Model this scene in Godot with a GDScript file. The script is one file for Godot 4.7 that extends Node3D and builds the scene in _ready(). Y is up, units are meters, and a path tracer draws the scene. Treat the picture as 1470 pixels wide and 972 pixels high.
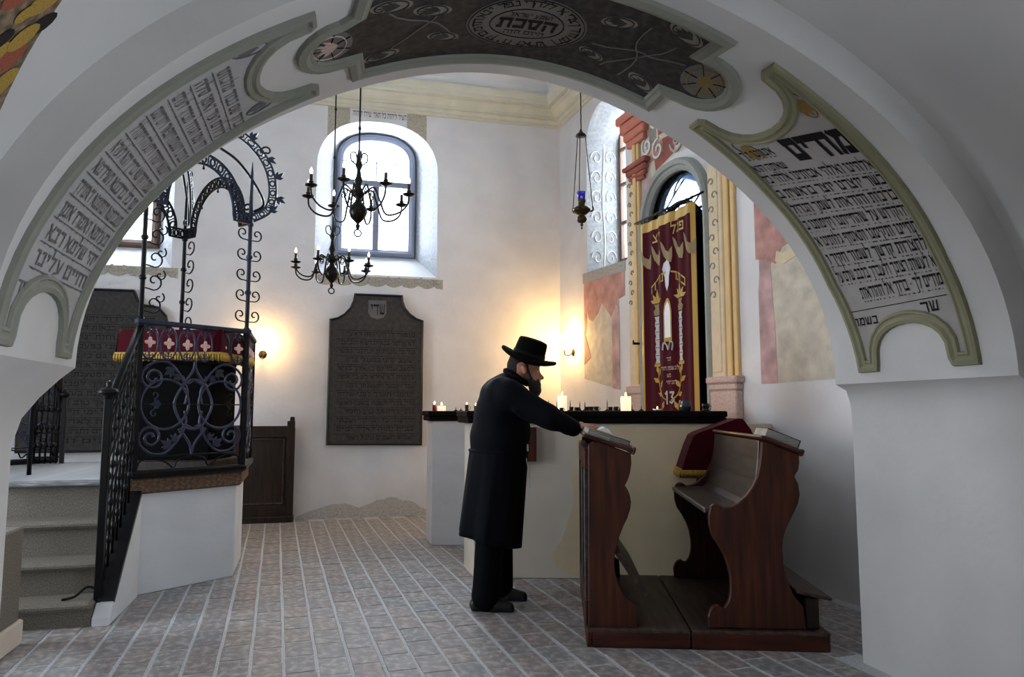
extends Node3D
# Interior of a small old prayer hall seen through a painted arch. Units are metres, y is up.
# The hall's back wall lies at z = -9.43, the arch between z = -3.42 and -2.45, the camera stands in the vaulted bay before it.

const UP := Vector3.UP
const ZB := -9.43
const ZF := -3.42
var M := {}
var used := {}
var rng := RandomNumberGenerator.new()
var tex_cache := {}

# frames: right wall (x along the wall towards the arch, z into the hall) and pew (x along its side, z towards the arch)
var RW := Transform3D(Basis(Vector3(0.08947, 0, 0.99599), Vector3.UP, Vector3(-0.99599, 0, 0.08947)), Vector3(3.12, 0, -9.43))
var BW := Transform3D(Basis.IDENTITY, Vector3(0, 0, -9.43))
var PW := Transform3D(Basis(Vector3(0.9494, 0, 0.314), Vector3.UP, Vector3(-0.314, 0, 0.9494)), Vector3(1.47, 0, -4.01))

# ---------------------------------------------------------------- nodes
func numbered(n: String) -> String:
	if not used.has(n):
		used[n] = 0
		return n
	used[n] += 1
	return "%s_%03d" % [n, used[n]]

func tag(o: Node, label := "", category := "", group := "", kind := "") -> Node:
	if label: o.set_meta("label", label)
	if category: o.set_meta("category", category)
	if group: o.set_meta("group", group)
	if kind: o.set_meta("kind", kind)
	return o

func thing(called: String, label: String, category: String, t := Transform3D(), group := "") -> Node3D:
	var o := Node3D.new()
	o.name = numbered(called)
	add_child(o)
	o.transform = t
	tag(o, label, category, group)
	return o

func obj(called: String, s: SurfaceTool, m: Material, parent: Node = self) -> MeshInstance3D:
	s.generate_normals()
	var o := MeshInstance3D.new()
	var me := s.commit()
	o.mesh = me
	me.surface_set_material(0, m)
	if parent == self:
		o.name = numbered(called)
		add_child(o)
	else:
		o.name = called
		parent.add_child(o, true)
	return o

func inst(called: String, me: Mesh, m: Material, parent: Node, t := Transform3D()) -> MeshInstance3D:
	var o := MeshInstance3D.new()
	o.mesh = me
	o.material_override = m
	o.transform = t
	if parent == self:
		o.name = numbered(called)
		add_child(o)
	else:
		o.name = called
		parent.add_child(o, true)
	return o

func struct(called: String, s: SurfaceTool, m: Material, parent: Node = self) -> MeshInstance3D:
	var o := obj(called, s, m, parent)
	if parent == self:
		o.set_meta("kind", "structure")
	return o

func copy(o: Node3D, t: Transform3D, label := "", group := "") -> Node3D:
	var c: Node3D = o.duplicate()
	var stem: String = o.name
	stem = stem.get_slice("_0", 0)
	c.name = numbered(stem)
	add_child(c)
	c.transform = t
	if label: c.set_meta("label", label)
	if group: c.set_meta("group", group)
	return c

# ---------------------------------------------------------------- shapes
func mk(smooth := false) -> SurfaceTool:
	var s := SurfaceTool.new()
	s.begin(Mesh.PRIMITIVE_TRIANGLES)
	s.set_smooth_group(0 if smooth else -1)
	return s

func tri(s: SurfaceTool, a: Vector3, b: Vector3, c: Vector3) -> void:
	# a, b, c run counter-clockwise seen from outside; Godot wants clockwise
	s.add_vertex(a); s.add_vertex(c); s.add_vertex(b)

func quad(s: SurfaceTool, a: Vector3, b: Vector3, c: Vector3, d: Vector3) -> void:
	tri(s, a, b, c)
	tri(s, a, c, d)

func oquad(s: SurfaceTool, a: Vector3, b: Vector3, c: Vector3, d: Vector3, mid: Vector3) -> void:
	if (b - a).cross(c - a).dot((a + b + c + d) * 0.25 - mid) >= 0.0: quad(s, a, b, c, d)
	else: quad(s, d, c, b, a)

func otri(s: SurfaceTool, a: Vector3, b: Vector3, c: Vector3, mid: Vector3) -> void:
	if (b - a).cross(c - a).dot((a + b + c) / 3.0 - mid) >= 0.0: tri(s, a, b, c)
	else: tri(s, c, b, a)

func tf(x: float, y: float, z: float, yaw := 0.0, pitch := 0.0, roll := 0.0) -> Transform3D:
	return Transform3D(Basis.from_euler(Vector3(pitch, yaw, roll)), Vector3(x, y, z))

func box(s: SurfaceTool, t: Transform3D, size: Vector3, b := 0.0) -> void:
	# bevelled box, centred on t
	s.set_smooth_group(-1)
	var h := size * 0.5
	b = minf(b, minf(h.x, minf(h.y, h.z)) * 0.9)
	var v := func(sx: int, sy: int, sz: int, ax: int) -> Vector3:
		var p := Vector3(sx * (h.x - (0.0 if ax == 0 else b)), sy * (h.y - (0.0 if ax == 1 else b)), sz * (h.z - (0.0 if ax == 2 else b)))
		return t * p
	var mid := t.origin
	for g in [-1, 1]:
		oquad(s, v.call(g, -1, -1, 0), v.call(g, 1, -1, 0), v.call(g, 1, 1, 0), v.call(g, -1, 1, 0), mid)
		oquad(s, v.call(-1, g, -1, 1), v.call(1, g, -1, 1), v.call(1, g, 1, 1), v.call(-1, g, 1, 1), mid)
		oquad(s, v.call(-1, -1, g, 2), v.call(1, -1, g, 2), v.call(1, 1, g, 2), v.call(-1, 1, g, 2), mid)
	if b > 0.0:
		for i in [-1, 1]:
			for j in [-1, 1]:
				oquad(s, v.call(i, j, -1, 0), v.call(i, j, 1, 0), v.call(i, j, 1, 1), v.call(i, j, -1, 1), mid)
				oquad(s, v.call(i, -1, j, 0), v.call(i, 1, j, 0), v.call(i, 1, j, 2), v.call(i, -1, j, 2), mid)
				oquad(s, v.call(-1, i, j, 1), v.call(1, i, j, 1), v.call(1, i, j, 2), v.call(-1, i, j, 2), mid)
				for k in [-1, 1]:
					otri(s, v.call(i, j, k, 0), v.call(i, j, k, 1), v.call(i, j, k, 2), mid)

func bx(s: SurfaceTool, a: Vector3, c: Vector3, b := 0.0, t := Transform3D()) -> void:
	# box between two corners in the frame t
	var m := (a + c) * 0.5
	box(s, t * Transform3D(Basis.IDENTITY, m), (c - a).abs(), b)

func tube(s: SurfaceTool, pts: Array, rad, n := 6, closed := false, wide := 1.0, ref := Vector3.ZERO) -> void:
	# swept along pts; rad is a number or one per point; wide stretches the section along ref
	var k := pts.size()
	if k < 2: return
	s.set_smooth_group(0 if n > 4 else -1)
	var rings := []
	var last := Vector3.ZERO
	for i in k:
		var a: Vector3 = pts[(i - 1 + k) % k] if (closed or i > 0) else pts[i]
		var b: Vector3 = pts[(i + 1) % k] if (closed or i < k - 1) else pts[i]
		var d := (b - a).normalized()
		var side: Vector3
		if ref != Vector3.ZERO:
			side = (ref - d * ref.dot(d)).normalized()
		elif last == Vector3.ZERO:
			var r := Vector3.UP if absf(d.y) < 0.9 else Vector3.RIGHT
			side = d.cross(r).normalized()
		else:
			side = (last - d * last.dot(d)).normalized()
		last = side
		var other := d.cross(side).normalized()
		var r: float = rad[i] if rad is Array else rad
		var ring := []
		for j in n:
			var q := TAU * (j + 0.5) / n
			ring.append(pts[i] + side * cos(q) * r * wide + other * sin(q) * r)
		rings.append(ring)
	for i in (k if closed else k - 1):
		var p: Array = rings[i]
		var q: Array = rings[(i + 1) % k]
		for j in n:
			quad(s, p[j], p[(j + 1) % n], q[(j + 1) % n], q[j])
	if not closed:
		for e in [0, k - 1]:
			var ring: Array = rings[e]
			for j in range(1, n - 1):
				if e == 0: tri(s, ring[0], ring[j + 1], ring[j])
				else: tri(s, ring[0], ring[j], ring[j + 1])

func lathe(s: SurfaceTool, t: Transform3D, prof: Array, n := 14, smooth := true) -> void:
	# prof: [radius, height] from bottom to top
	s.set_smooth_group(0 if smooth else -1)
	for i in prof.size() - 1:
		for j in n:
			var a := TAU * j / n
			var b := TAU * (j + 1) / n
			var p0: float = prof[i][0]
			var p1: float = prof[i + 1][0]
			var A := t * Vector3(p0 * cos(a), prof[i][1], -p0 * sin(a))
			var B := t * Vector3(p0 * cos(b), prof[i][1], -p0 * sin(b))
			var C := t * Vector3(p1 * cos(b), prof[i + 1][1], -p1 * sin(b))
			var D := t * Vector3(p1 * cos(a), prof[i + 1][1], -p1 * sin(a))
			if p0 < 1e-5: tri(s, A, C, D)
			elif p1 < 1e-5: tri(s, A, B, D)
			else: quad(s, A, B, C, D)

func pv(a: Array) -> PackedVector2Array:
	var o := PackedVector2Array()
	for p in a: o.append(p if p is Vector2 else Vector2(p[0], p[1]))
	return o

func inset(poly: PackedVector2Array, d: float) -> PackedVector2Array:
	# mitred inward offset of a counter-clockwise polygon
	var o := PackedVector2Array()
	var n := poly.size()
	for i in n:
		var a := (poly[i] - poly[(i - 1 + n) % n]).normalized()
		var b := (poly[(i + 1) % n] - poly[i]).normalized()
		var na := Vector2(-a.y, a.x)
		var nb := Vector2(-b.y, b.x)
		var m := (na + nb)
		if m.length() < 1e-4: m = na
		m = m.normalized()
		o.append(poly[i] + m * d / maxf(0.45, m.dot(na)))
	return o

func extr(s: SurfaceTool, t: Transform3D, pts: Array, z0: float, z1: float, b := 0.0) -> void:
	# polygon in the frame's xy plane, thick from z0 to z1, edges chamfered by b
	s.set_smooth_group(-1)
	var poly := pv(pts)
	if Geometry2D.is_polygon_clockwise(poly): poly.reverse()
	var inner := inset(poly, b) if b > 0.0 else poly
	var idx := Geometry2D.triangulate_polygon(inner)
	if idx.is_empty():
		inner = poly
		idx = Geometry2D.triangulate_polygon(poly)
	for i in range(0, idx.size(), 3):
		var a := inner[idx[i]]
		var c := inner[idx[i + 1]]
		var d := inner[idx[i + 2]]
		if (c - a).cross(d - a) < 0.0:
			var w := c
			c = d
			d = w
		tri(s, t * Vector3(a.x, a.y, z1), t * Vector3(c.x, c.y, z1), t * Vector3(d.x, d.y, z1))
		tri(s, t * Vector3(a.x, a.y, z0), t * Vector3(d.x, d.y, z0), t * Vector3(c.x, c.y, z0))
	var n := poly.size()
	for i in n:
		var p := poly[i]
		var q := poly[(i + 1) % n]
		var pi := inner[i]
		var qi := inner[(i + 1) % n]
		quad(s, t * Vector3(p.x, p.y, z0 + b), t * Vector3(q.x, q.y, z0 + b), t * Vector3(q.x, q.y, z1 - b), t * Vector3(p.x, p.y, z1 - b))
		if b > 0.0:
			quad(s, t * Vector3(p.x, p.y, z1 - b), t * Vector3(q.x, q.y, z1 - b), t * Vector3(qi.x, qi.y, z1), t * Vector3(pi.x, pi.y, z1))
			quad(s, t * Vector3(pi.x, pi.y, z0), t * Vector3(qi.x, qi.y, z0), t * Vector3(q.x, q.y, z0 + b), t * Vector3(p.x, p.y, z0 + b))

func arcpts(c: Vector2, r: float, a0: float, a1: float, n: int, ry := -1.0) -> Array:
	var o := []
	if ry < 0.0: ry = r
	for i in n + 1:
		var a := deg_to_rad(lerpf(a0, a1, float(i) / n))
		o.append(c + Vector2(cos(a) * r, sin(a) * ry))
	return o

func spiral(c: Vector2, r0: float, r1: float, a0: float, a1: float, n: int) -> Array:
	var o := []
	for i in n + 1:
		var f := float(i) / n
		var a := deg_to_rad(lerpf(a0, a1, f))
		var r := lerpf(r0, r1, f)
		o.append(c + Vector2(cos(a), sin(a)) * r)
	return o

func curve(pts: Array, n := 6) -> Array:
	# Catmull-Rom through 2-D or 3-D points
	var o := []
	var k := pts.size()
	for i in k - 1:
		var p0 = pts[maxi(i - 1, 0)]
		var p1 = pts[i]
		var p2 = pts[i + 1]
		var p3 = pts[mini(i + 2, k - 1)]
		for j in n:
			o.append(p1.cubic_interpolate(p2, p0, p3, float(j) / n))
	o.append(pts[k - 1])
	return o

func lift(pts: Array, t: Transform3D, z := 0.0) -> Array:
	var o := []
	for p in pts: o.append(t * Vector3(p.x, p.y, z))
	return o

func mirrored(pts: Array, x: float) -> Array:
	var o := []
	for p in pts: o.append(Vector2(2.0 * x - p.x, p.y))
	return o

# ---------------------------------------------------------------- lettering: square Hebrew letters as strokes
# each letter: width, then strokes x0, y0, x1, y1, half-thickness
const GL := {
	"a": [0.9, [0.08, 0.95, 0.86, 0.03, 0.1], [0.84, 0.98, 0.6, 0.45, 0.06], [0.1, 0.03, 0.3, 0.62, 0.06]],
	"b": [0.85, [0.08, 0.88, 0.7, 0.88, 0.1], [0.68, 0.9, 0.68, 0.1, 0.07], [0.0, 0.1, 0.84, 0.1, 0.1]],
	"g": [0.6, [0.15, 0.88, 0.5, 0.88, 0.1], [0.48, 0.9, 0.52, 0.02, 0.07], [0.5, 0.32, 0.08, 0.02, 0.07]],
	"d": [0.85, [0.0, 0.88, 0.85, 0.88, 0.1], [0.68, 0.9, 0.68, 0.0, 0.07]],
	"h": [0.88, [0.04, 0.88, 0.84, 0.88, 0.1], [0.78, 0.9, 0.78, 0.0, 0.07], [0.14, 0.55, 0.14, 0.0, 0.07]],
	"v": [0.42, [0.05, 0.88, 0.36, 0.88, 0.1], [0.32, 0.9, 0.32, 0.0, 0.07]],
	"z": [0.48, [0.02, 0.88, 0.46, 0.88, 0.1], [0.24, 0.9, 0.3, 0.0, 0.07]],
	"x": [0.88, [0.04, 0.88, 0.84, 0.88, 0.1], [0.78, 0.9, 0.78, 0.0, 0.07], [0.14, 0.9, 0.14, 0.0, 0.07]],
	"T": [0.9, [0.1, 0.95, 0.1, 0.1, 0.07], [0.1, 0.1, 0.84, 0.1, 0.1], [0.8, 0.1, 0.8, 0.9, 0.07], [0.8, 0.88, 0.5, 0.8, 0.08]],
	"y": [0.4, [0.06, 0.88, 0.34, 0.88, 0.1], [0.3, 0.9, 0.24, 0.52, 0.07]],
	"k": [0.8, [0.08, 0.88, 0.7, 0.88, 0.1], [0.68, 0.9, 0.68, 0.1, 0.07], [0.08, 0.1, 0.7, 0.1, 0.1]],
	"K": [0.8, [0.04, 0.88, 0.74, 0.88, 0.1], [0.68, 0.9, 0.68, -0.3, 0.07]],
	"l": [0.8, [0.12, 1.4, 0.12, 0.84, 0.06], [0.1, 0.86, 0.74, 0.86, 0.1], [0.7, 0.86, 0.36, 0.0, 0.07]],
	"m": [0.92, [0.1, 0.96, 0.34, 0.66, 0.07], [0.32, 0.74, 0.06, 0.0, 0.07], [0.34, 0.86, 0.8, 0.88, 0.1], [0.82, 0.88, 0.82, 0.1, 0.07], [0.4, 0.1, 0.84, 0.1, 0.1]],
	"M": [0.86, [0.04, 0.88, 0.8, 0.88, 0.1], [0.76, 0.9, 0.76, 0.1, 0.07], [0.12, 0.9, 0.12, 0.1, 0.07], [0.12, 0.1, 0.78, 0.1, 0.1]],
	"n": [0.6, [0.2, 0.88, 0.52, 0.88, 0.1], [0.5, 0.9, 0.5, 0.1, 0.07], [0.02, 0.1, 0.52, 0.1, 0.1]],
	"N": [0.42, [0.05, 0.88, 0.36, 0.88, 0.1], [0.32, 0.9, 0.32, -0.3, 0.07]],
	"s": [0.9, [0.0, 0.88, 0.84, 0.88, 0.1], [0.1, 0.9, 0.28, 0.12, 0.07], [0.8, 0.9, 0.66, 0.12, 0.07], [0.26, 0.1, 0.68, 0.1, 0.1]],
	"e": [0.84, [0.12, 0.96, 0.46, 0.18, 0.07], [0.78, 0.96, 0.58, 0.12, 0.07], [0.06, 0.0, 0.62, 0.16, 0.09]],
	"p": [0.84, [0.1, 0.88, 0.74, 0.88, 0.1], [0.72, 0.9, 0.72, 0.1, 0.07], [0.06, 0.1, 0.74, 0.1, 0.1], [0.16, 0.88, 0.16, 0.52, 0.07], [0.14, 0.52, 0.42, 0.52, 0.08]],
	"P": [0.8, [0.1, 0.88, 0.72, 0.88, 0.1], [0.7, 0.9, 0.7, -0.3, 0.07], [0.14, 0.88, 0.14, 0.52, 0.07], [0.14, 0.52, 0.4, 0.52, 0.08]],
	"c": [0.84, [0.1, 0.96, 0.74, 0.12, 0.08], [0.78, 0.96, 0.5, 0.48, 0.07], [0.02, 0.1, 0.8, 0.1, 0.1]],
	"q": [0.86, [0.04, 0.88, 0.82, 0.88, 0.1], [0.78, 0.9, 0.56, 0.2, 0.07], [0.16, 0.6, 0.16, -0.32, 0.07]],
	"r": [0.8, [0.02, 0.88, 0.74, 0.88, 0.1], [0.7, 0.9, 0.7, 0.0, 0.07]],
	"w": [0.98, [0.08, 0.96, 0.18, 0.1, 0.07], [0.5, 0.96, 0.36, 0.14, 0.06], [0.9, 0.96, 0.78, 0.1, 0.07], [0.14, 0.1, 0.82, 0.1, 0.1]],
	"t": [0.92, [0.1, 0.88, 0.86, 0.88, 0.1], [0.82, 0.9, 0.82, 0.0, 0.07], [0.24, 0.9, 0.22, 0.08, 0.07], [0.02, 0.06, 0.26, 0.06, 0.09]],
	"1": [0.5, [0.3, 0.0, 0.3, 1.0, 0.09], [0.3, 0.98, 0.1, 0.8, 0.08]],
	"3": [0.7, [0.1, 0.92, 0.6, 0.92, 0.09], [0.6, 0.92, 0.34, 0.54, 0.08], [0.34, 0.56, 0.62, 0.3, 0.08], [0.62, 0.3, 0.34, 0.06, 0.08], [0.34, 0.06, 0.06, 0.16, 0.08]],
	".": [0.3, [0.1, 0.5, 0.2, 0.5, 0.07]],
}

func glyphs(text: String, size: float, fit := 0.0, bold := 1.0, points := false) -> Array:
	# quads as arrays of four Vector2; the line starts at x = 0 and runs to the left; the foot of the letters is y = 0
	var gap := 0.16
	var total := 0.0
	for ch in text: total += (GL[ch][0] + gap) if GL.has(ch) else 0.45
	var sx := size
	if fit > 0.0: sx = fit / total
	var out := []
	var x := 0.0
	for ch in text:
		if not GL.has(ch):
			x -= 0.45
			continue
		var g: Array = GL[ch]
		x -= g[0]
		if points:
			# vowel points under the letter
			var kind := rng.randi() % 3
			for d in 1 + kind:
				var cx: float = x + g[0] * 0.5 + (d - kind * 0.5) * 0.2
				var q := []
				for o in [[-0.06, 0.06], [-0.06, -0.06], [0.06, -0.06], [0.06, 0.06]]: q.append(Vector2((cx + o[0]) * sx, (o[1] - 0.3) * size))
				out.append(q)
		for i in range(1, g.size()):
			var k: Array = g[i]
			var a := Vector2(x + k[0], k[1])
			var b := Vector2(x + k[2], k[3])
			var th: float = k[4] * bold
			var d: Vector2 = (b - a).normalized() * th * 0.6
			var n: Vector2 = Vector2(-d.y, d.x).normalized() * th
			a -= d
			b += d
			var q := []
			for p in [a + n, a - n, b - n, b + n]: q.append(Vector2(p.x * sx, p.y * size))
			out.append(q)
		x -= gap
	return out

func text_width(text: String, size: float) -> float:
	var total := 0.0
	for ch in text: total += (GL[ch][0] + 0.16) if GL.has(ch) else 0.45
	return total * size

func write(s: SurfaceTool, quads: Array, place: Callable) -> void:
	s.set_smooth_group(-1)
	for q in quads:
		quad(s, place.call(q[0]), place.call(q[1]), place.call(q[2]), place.call(q[3]))

# ---------------------------------------------------------------- materials
func noise_tex(key: String, freq: float, lo: float, hi: float, octaves := 4, kind := FastNoiseLite.TYPE_SIMPLEX_SMOOTH, size := 512, mid := -1.0) -> NoiseTexture2D:
	if tex_cache.has(key): return tex_cache[key]
	var n := FastNoiseLite.new()
	n.seed = 7 + tex_cache.size()
	n.noise_type = kind
	n.frequency = freq
	n.fractal_octaves = octaves
	var t := NoiseTexture2D.new()
	t.width = size
	t.height = size
	t.seamless = true
	t.noise = n
	var r := Gradient.new()
	r.set_color(0, Color(lo, lo, lo))
	r.set_color(1, Color(hi, hi, hi))
	if mid >= 0.0: r.add_point(0.5, Color(mid, mid, mid))
	t.color_ramp = r
	tex_cache[key] = t
	return t

func mat(key: String, c: Color, rough := 0.8, tex: Texture2D = null, scale := Vector3.ONE, metal := 0.0, bump: Texture2D = null, depth := 0.0, world := true) -> StandardMaterial3D:
	var m := StandardMaterial3D.new()
	m.resource_name = key
	m.albedo_color = c
	m.roughness = rough
	m.metallic = metal
	m.uv1_triplanar = true
	m.uv1_world_triplanar = world
	m.uv1_scale = scale
	if tex: m.albedo_texture = tex
	if bump:
		m.heightmap_enabled = true
		m.heightmap_texture = bump
		m.heightmap_scale = depth
	M[key] = m
	return m

func glow(key: String, c: Color, e: float) -> StandardMaterial3D:
	var m := StandardMaterial3D.new()
	m.resource_name = key
	m.albedo_color = c
	m.emission_enabled = true
	m.emission = c
	m.emission_energy_multiplier = e
	M[key] = m
	return m

func materials() -> void:
	var mottle := noise_tex("mottle", 0.006, 0.93, 1.0, 5)
	var lime := noise_tex("lime", 0.011, 0.62, 1.0, 6, FastNoiseLite.TYPE_SIMPLEX_SMOOTH, 512, 0.74)
	var speck := noise_tex("speck", 0.05, 0.62, 1.0, 4)
	var grain := noise_tex("grain", 0.012, 0.45, 1.0, 5)
	var cloth := noise_tex("cloth", 0.08, 0.75, 1.0, 3)
	var blot := noise_tex("blot", 0.014, 0.35, 1.0, 5)
	var fine := noise_tex("fine", 0.06, 0.0, 1.0, 3)
	var soft := noise_tex("soft", 0.012, 0.8, 1.0, 5)
	var worn := noise_tex("worn", 0.008, 0.7, 1.0, 6)
	mat("plaster", Color(0.875, 0.875, 0.88), 0.9, mottle, Vector3(0.45, 0.45, 0.45), 0, fine, 0.12)
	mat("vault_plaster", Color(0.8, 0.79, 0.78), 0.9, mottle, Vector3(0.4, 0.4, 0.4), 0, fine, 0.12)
	mat("white_wash", Color(0.88, 0.89, 0.9), 0.9, mottle, Vector3(0.7, 0.7, 0.7), 0, fine, 0.1)
	mat("cream_wash", Color(0.84, 0.8, 0.74), 0.9, mottle, Vector3(0.6, 0.6, 0.6), 0, fine, 0.1)
	mat("ochre_tone", Color(0.84, 0.77, 0.64), 0.9, mottle, Vector3(0.9, 0.9, 0.9))
	mat("cornice", Color(0.83, 0.825, 0.755), 0.85, mottle, Vector3(1, 1, 1))
	mat("moulding", Color(0.52, 0.52, 0.48), 0.8, mottle, Vector3(2, 2, 2))
	mat("moulding_olive", Color(0.52, 0.51, 0.4), 0.8, mottle, Vector3(2, 2, 2))
	mat("field", Color(0.62, 0.6, 0.585), 0.85, mottle, Vector3(2, 2, 2))
	mat("field_cool", Color(0.66, 0.655, 0.655), 0.85, mottle, Vector3(2, 2, 2))
	mat("field_dark", Color(0.26, 0.25, 0.245), 0.8, blot, Vector3(2.5, 2.5, 2.5))
	mat("ink", Color(0.16, 0.15, 0.155), 0.8, speck, Vector3(6, 6, 6))
	mat("faded_ink", Color(0.47, 0.46, 0.47), 0.85, speck, Vector3(6, 6, 6))
	mat("leaf_grey", Color(0.5, 0.48, 0.46), 0.85, speck, Vector3(8, 8, 8))
	mat("shell_paint", Color(0.62, 0.59, 0.55), 0.85, speck, Vector3(8, 8, 8))
	mat("leaf_gold", Color(0.62, 0.5, 0.26), 0.8, speck, Vector3(8, 8, 8))
	mat("mortar", Color(0.93, 0.95, 0.96), 0.6, speck, Vector3(3, 3, 3))
	var bricks := [Color(0.7, 0.66, 0.64), Color(0.68, 0.65, 0.63), Color(0.65, 0.64, 0.64), Color(0.71, 0.65, 0.62), Color(0.64, 0.63, 0.63), Color(0.73, 0.7, 0.68), Color(0.67, 0.6, 0.58)]
	for i in bricks.size(): mat("brick%d" % i, bricks[i].lerp(Color(0.95, 0.95, 0.96), 0.3), 0.45, lime, Vector3(2.1 + i * 0.2, 2.1, 2.1), 0, fine, 0.12)
	mat("far_brick", Color(0.76, 0.735, 0.72), 0.5, lime, Vector3(2.2, 2.2, 2.2))
	mat("iron", Color(0.055, 0.06, 0.075), 0.38, speck, Vector3(5, 5, 5), 0.55)
	mat("iron_blue", Color(0.19, 0.24, 0.33), 0.42, speck, Vector3(5, 5, 5), 0.45)
	mat("iron_scroll", Color(0.28, 0.3, 0.4), 0.42, speck, Vector3(6, 6, 6), 0.4)
	mat("petal", Color(0.9, 0.74, 0.7), 0.6)
	mat("brass_dark", Color(0.33, 0.28, 0.2), 0.35, speck, Vector3(8, 8, 8), 0.8)
	mat("brass_aged", Color(0.19, 0.175, 0.16), 0.3, speck, Vector3(8, 8, 8), 0.85)
	mat("red_wood", Color(0.36, 0.17, 0.09), 0.5, grain, Vector3(2.6, 0.22, 2.6), 0, null, 0, false)
	mat("red_wood_flat", Color(0.36, 0.16, 0.09), 0.5, grain, Vector3(0.25, 2.6, 2.6), 0, null, 0, false)
	mat("dark_wood", Color(0.22, 0.155, 0.11), 0.55, grain, Vector3(2.6, 0.25, 2.6), 0, null, 0, false)
	mat("seat_wood", Color(0.33, 0.28, 0.27), 0.33, grain, Vector3(2.5, 2.5, 0.3), 0, null, 0, false)
	mat("board_wood", Color(0.36, 0.29, 0.25), 0.5, grain, Vector3(2.5, 2.5, 0.25), 0, null, 0, false)
	mat("black_wood", Color(0.1, 0.08, 0.07), 0.75, grain, Vector3(0.4, 3, 3), 0, null, 0, false)
	mat("rust_wood", Color(0.58, 0.45, 0.34), 0.8, blot, Vector3(5, 5, 5))
	mat("step_stone", Color(0.56, 0.53, 0.48), 0.75, speck, Vector3(3, 3, 3), 0, fine, 0.3)
	mat("deck_wood", Color(0.74, 0.75, 0.76), 0.5, grain, Vector3(0.8, 6, 8))
	mat("tablet", Color(0.29, 0.28, 0.27), 0.65, soft, Vector3(2.2, 2.2, 2.2))
	mat("tablet_line", Color(0.15, 0.15, 0.155), 0.7)
	mat("tablet_frame", Color(0.1, 0.105, 0.12), 0.4)
	mat("velvet", Color(0.3, 0.045, 0.1), 0.85, cloth, Vector3(6, 6, 6))
	M.velvet.rim_enabled = true
	M.velvet.rim = 0.6
	mat("gold", Color(0.78, 0.63, 0.26), 0.55, cloth, Vector3(20, 20, 20), 0.25)
	mat("gold_dull", Color(0.6, 0.52, 0.33), 0.7, cloth, Vector3(20, 20, 20))
	mat("silver_thread", Color(0.8, 0.8, 0.82), 0.5, cloth, Vector3(20, 20, 20), 0.2)
	mat("black_cloth", Color(0.03, 0.03, 0.032), 0.9, cloth, Vector3(8, 8, 8))
	mat("coat", Color(0.055, 0.06, 0.088), 0.75, cloth, Vector3(14, 14, 14))
	M.coat.rim_enabled = true
	M.coat.rim = 0.08
	mat("trouser", Color(0.03, 0.03, 0.045), 0.75, cloth, Vector3(14, 14, 14))
	mat("felt", Color(0.03, 0.029, 0.028), 0.85, cloth, Vector3(20, 20, 20))
	mat("skin", Color(0.78, 0.54, 0.44), 0.55)
	M.skin.subsurf_scatter_enabled = true
	M.skin.subsurf_scatter_strength = 0.15
	mat("beard", Color(0.34, 0.32, 0.32), 0.8, grain, Vector3(30, 8, 30))
	mat("hair", Color(0.31, 0.27, 0.25), 0.8, grain, Vector3(30, 8, 30))
	mat("shoe", Color(0.03, 0.03, 0.032), 0.4)
	mat("ribbon", Color(0.035, 0.034, 0.034), 0.6)
	M.ribbon.metallic_specular = 0.25
	mat("eye_white", Color(0.85, 0.82, 0.8), 0.3)
	mat("page", Color(0.86, 0.85, 0.82), 0.8, grain, Vector3(2, 60, 2))
	mat("book_cover", Color(0.12, 0.1, 0.1), 0.5)
	mat("book_grey", Color(0.5, 0.48, 0.46), 0.6)
	mat("tissue", Color(0.93, 0.93, 0.94), 0.8)
	mat("wax", Color(0.95, 0.9, 0.82), 0.5)
	M.wax.subsurf_scatter_enabled = true
	M.wax.subsurf_scatter_strength = 0.6
	mat("red_wax", Color(0.5, 0.12, 0.1), 0.4)
	mat("tin", Color(0.75, 0.75, 0.76), 0.3, null, Vector3.ONE, 0.9)
	mat("window_frame", Color(0.5, 0.53, 0.6), 0.6)
	mat("window_frame_brown", Color(0.4, 0.32, 0.28), 0.6)
	mat("lead", Color(0.3, 0.31, 0.33), 0.5, null, Vector3.ONE, 0.4)
	var pat := noise_tex("pattern", 0.022, 0.8, 1.0, 2, FastNoiseLite.TYPE_CELLULAR, 512)
	mat("painted_reveal", Color(0.76, 0.78, 0.81), 0.9, pat, Vector3(1.8, 1.8, 1.8))
	mat("painted_reveal_grey", Color(0.7, 0.715, 0.73), 0.9, pat, Vector3(1.8, 1.8, 1.8))
	mat("ochre_paint", Color(0.74, 0.72, 0.65), 0.9, soft, Vector3(4, 4, 4))
	mat("grey_paint", Color(0.7, 0.69, 0.67), 0.9, soft, Vector3(4, 4, 4))
	mat("mural_red", Color(0.82, 0.62, 0.58), 0.9, worn, Vector3(0.9, 0.9, 0.9))
	mat("mural_capital", Color(0.76, 0.47, 0.4), 0.9, mottle, Vector3(3, 3, 3))
	mat("mural_brick", Color(0.66, 0.37, 0.32), 0.9, worn, Vector3(0.9, 0.9, 0.9))
	mat("mural_pink", Color(0.84, 0.7, 0.69), 0.9, worn, Vector3(0.9, 0.9, 0.9))
	mat("mural_beige", Color(0.84, 0.81, 0.74), 0.9, blot, Vector3(0.8, 0.8, 0.8))
	M.mural_beige.albedo_texture = soft
	mat("mural_grey", Color(0.6, 0.59, 0.55), 0.9, soft, Vector3(6, 6, 6))
	mat("mural_white", Color(0.86, 0.85, 0.82), 0.9, mottle, Vector3(3, 3, 3))
	mat("mural_cream", Color(0.86, 0.79, 0.66), 0.9, mottle, Vector3(2, 2, 2))
	mat("mural_orange", Color(0.88, 0.75, 0.53), 0.9, mottle, Vector3(2, 2, 2))
	mat("marble_pink", Color(0.82, 0.72, 0.68), 0.7, soft, Vector3(5, 5, 5))
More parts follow.
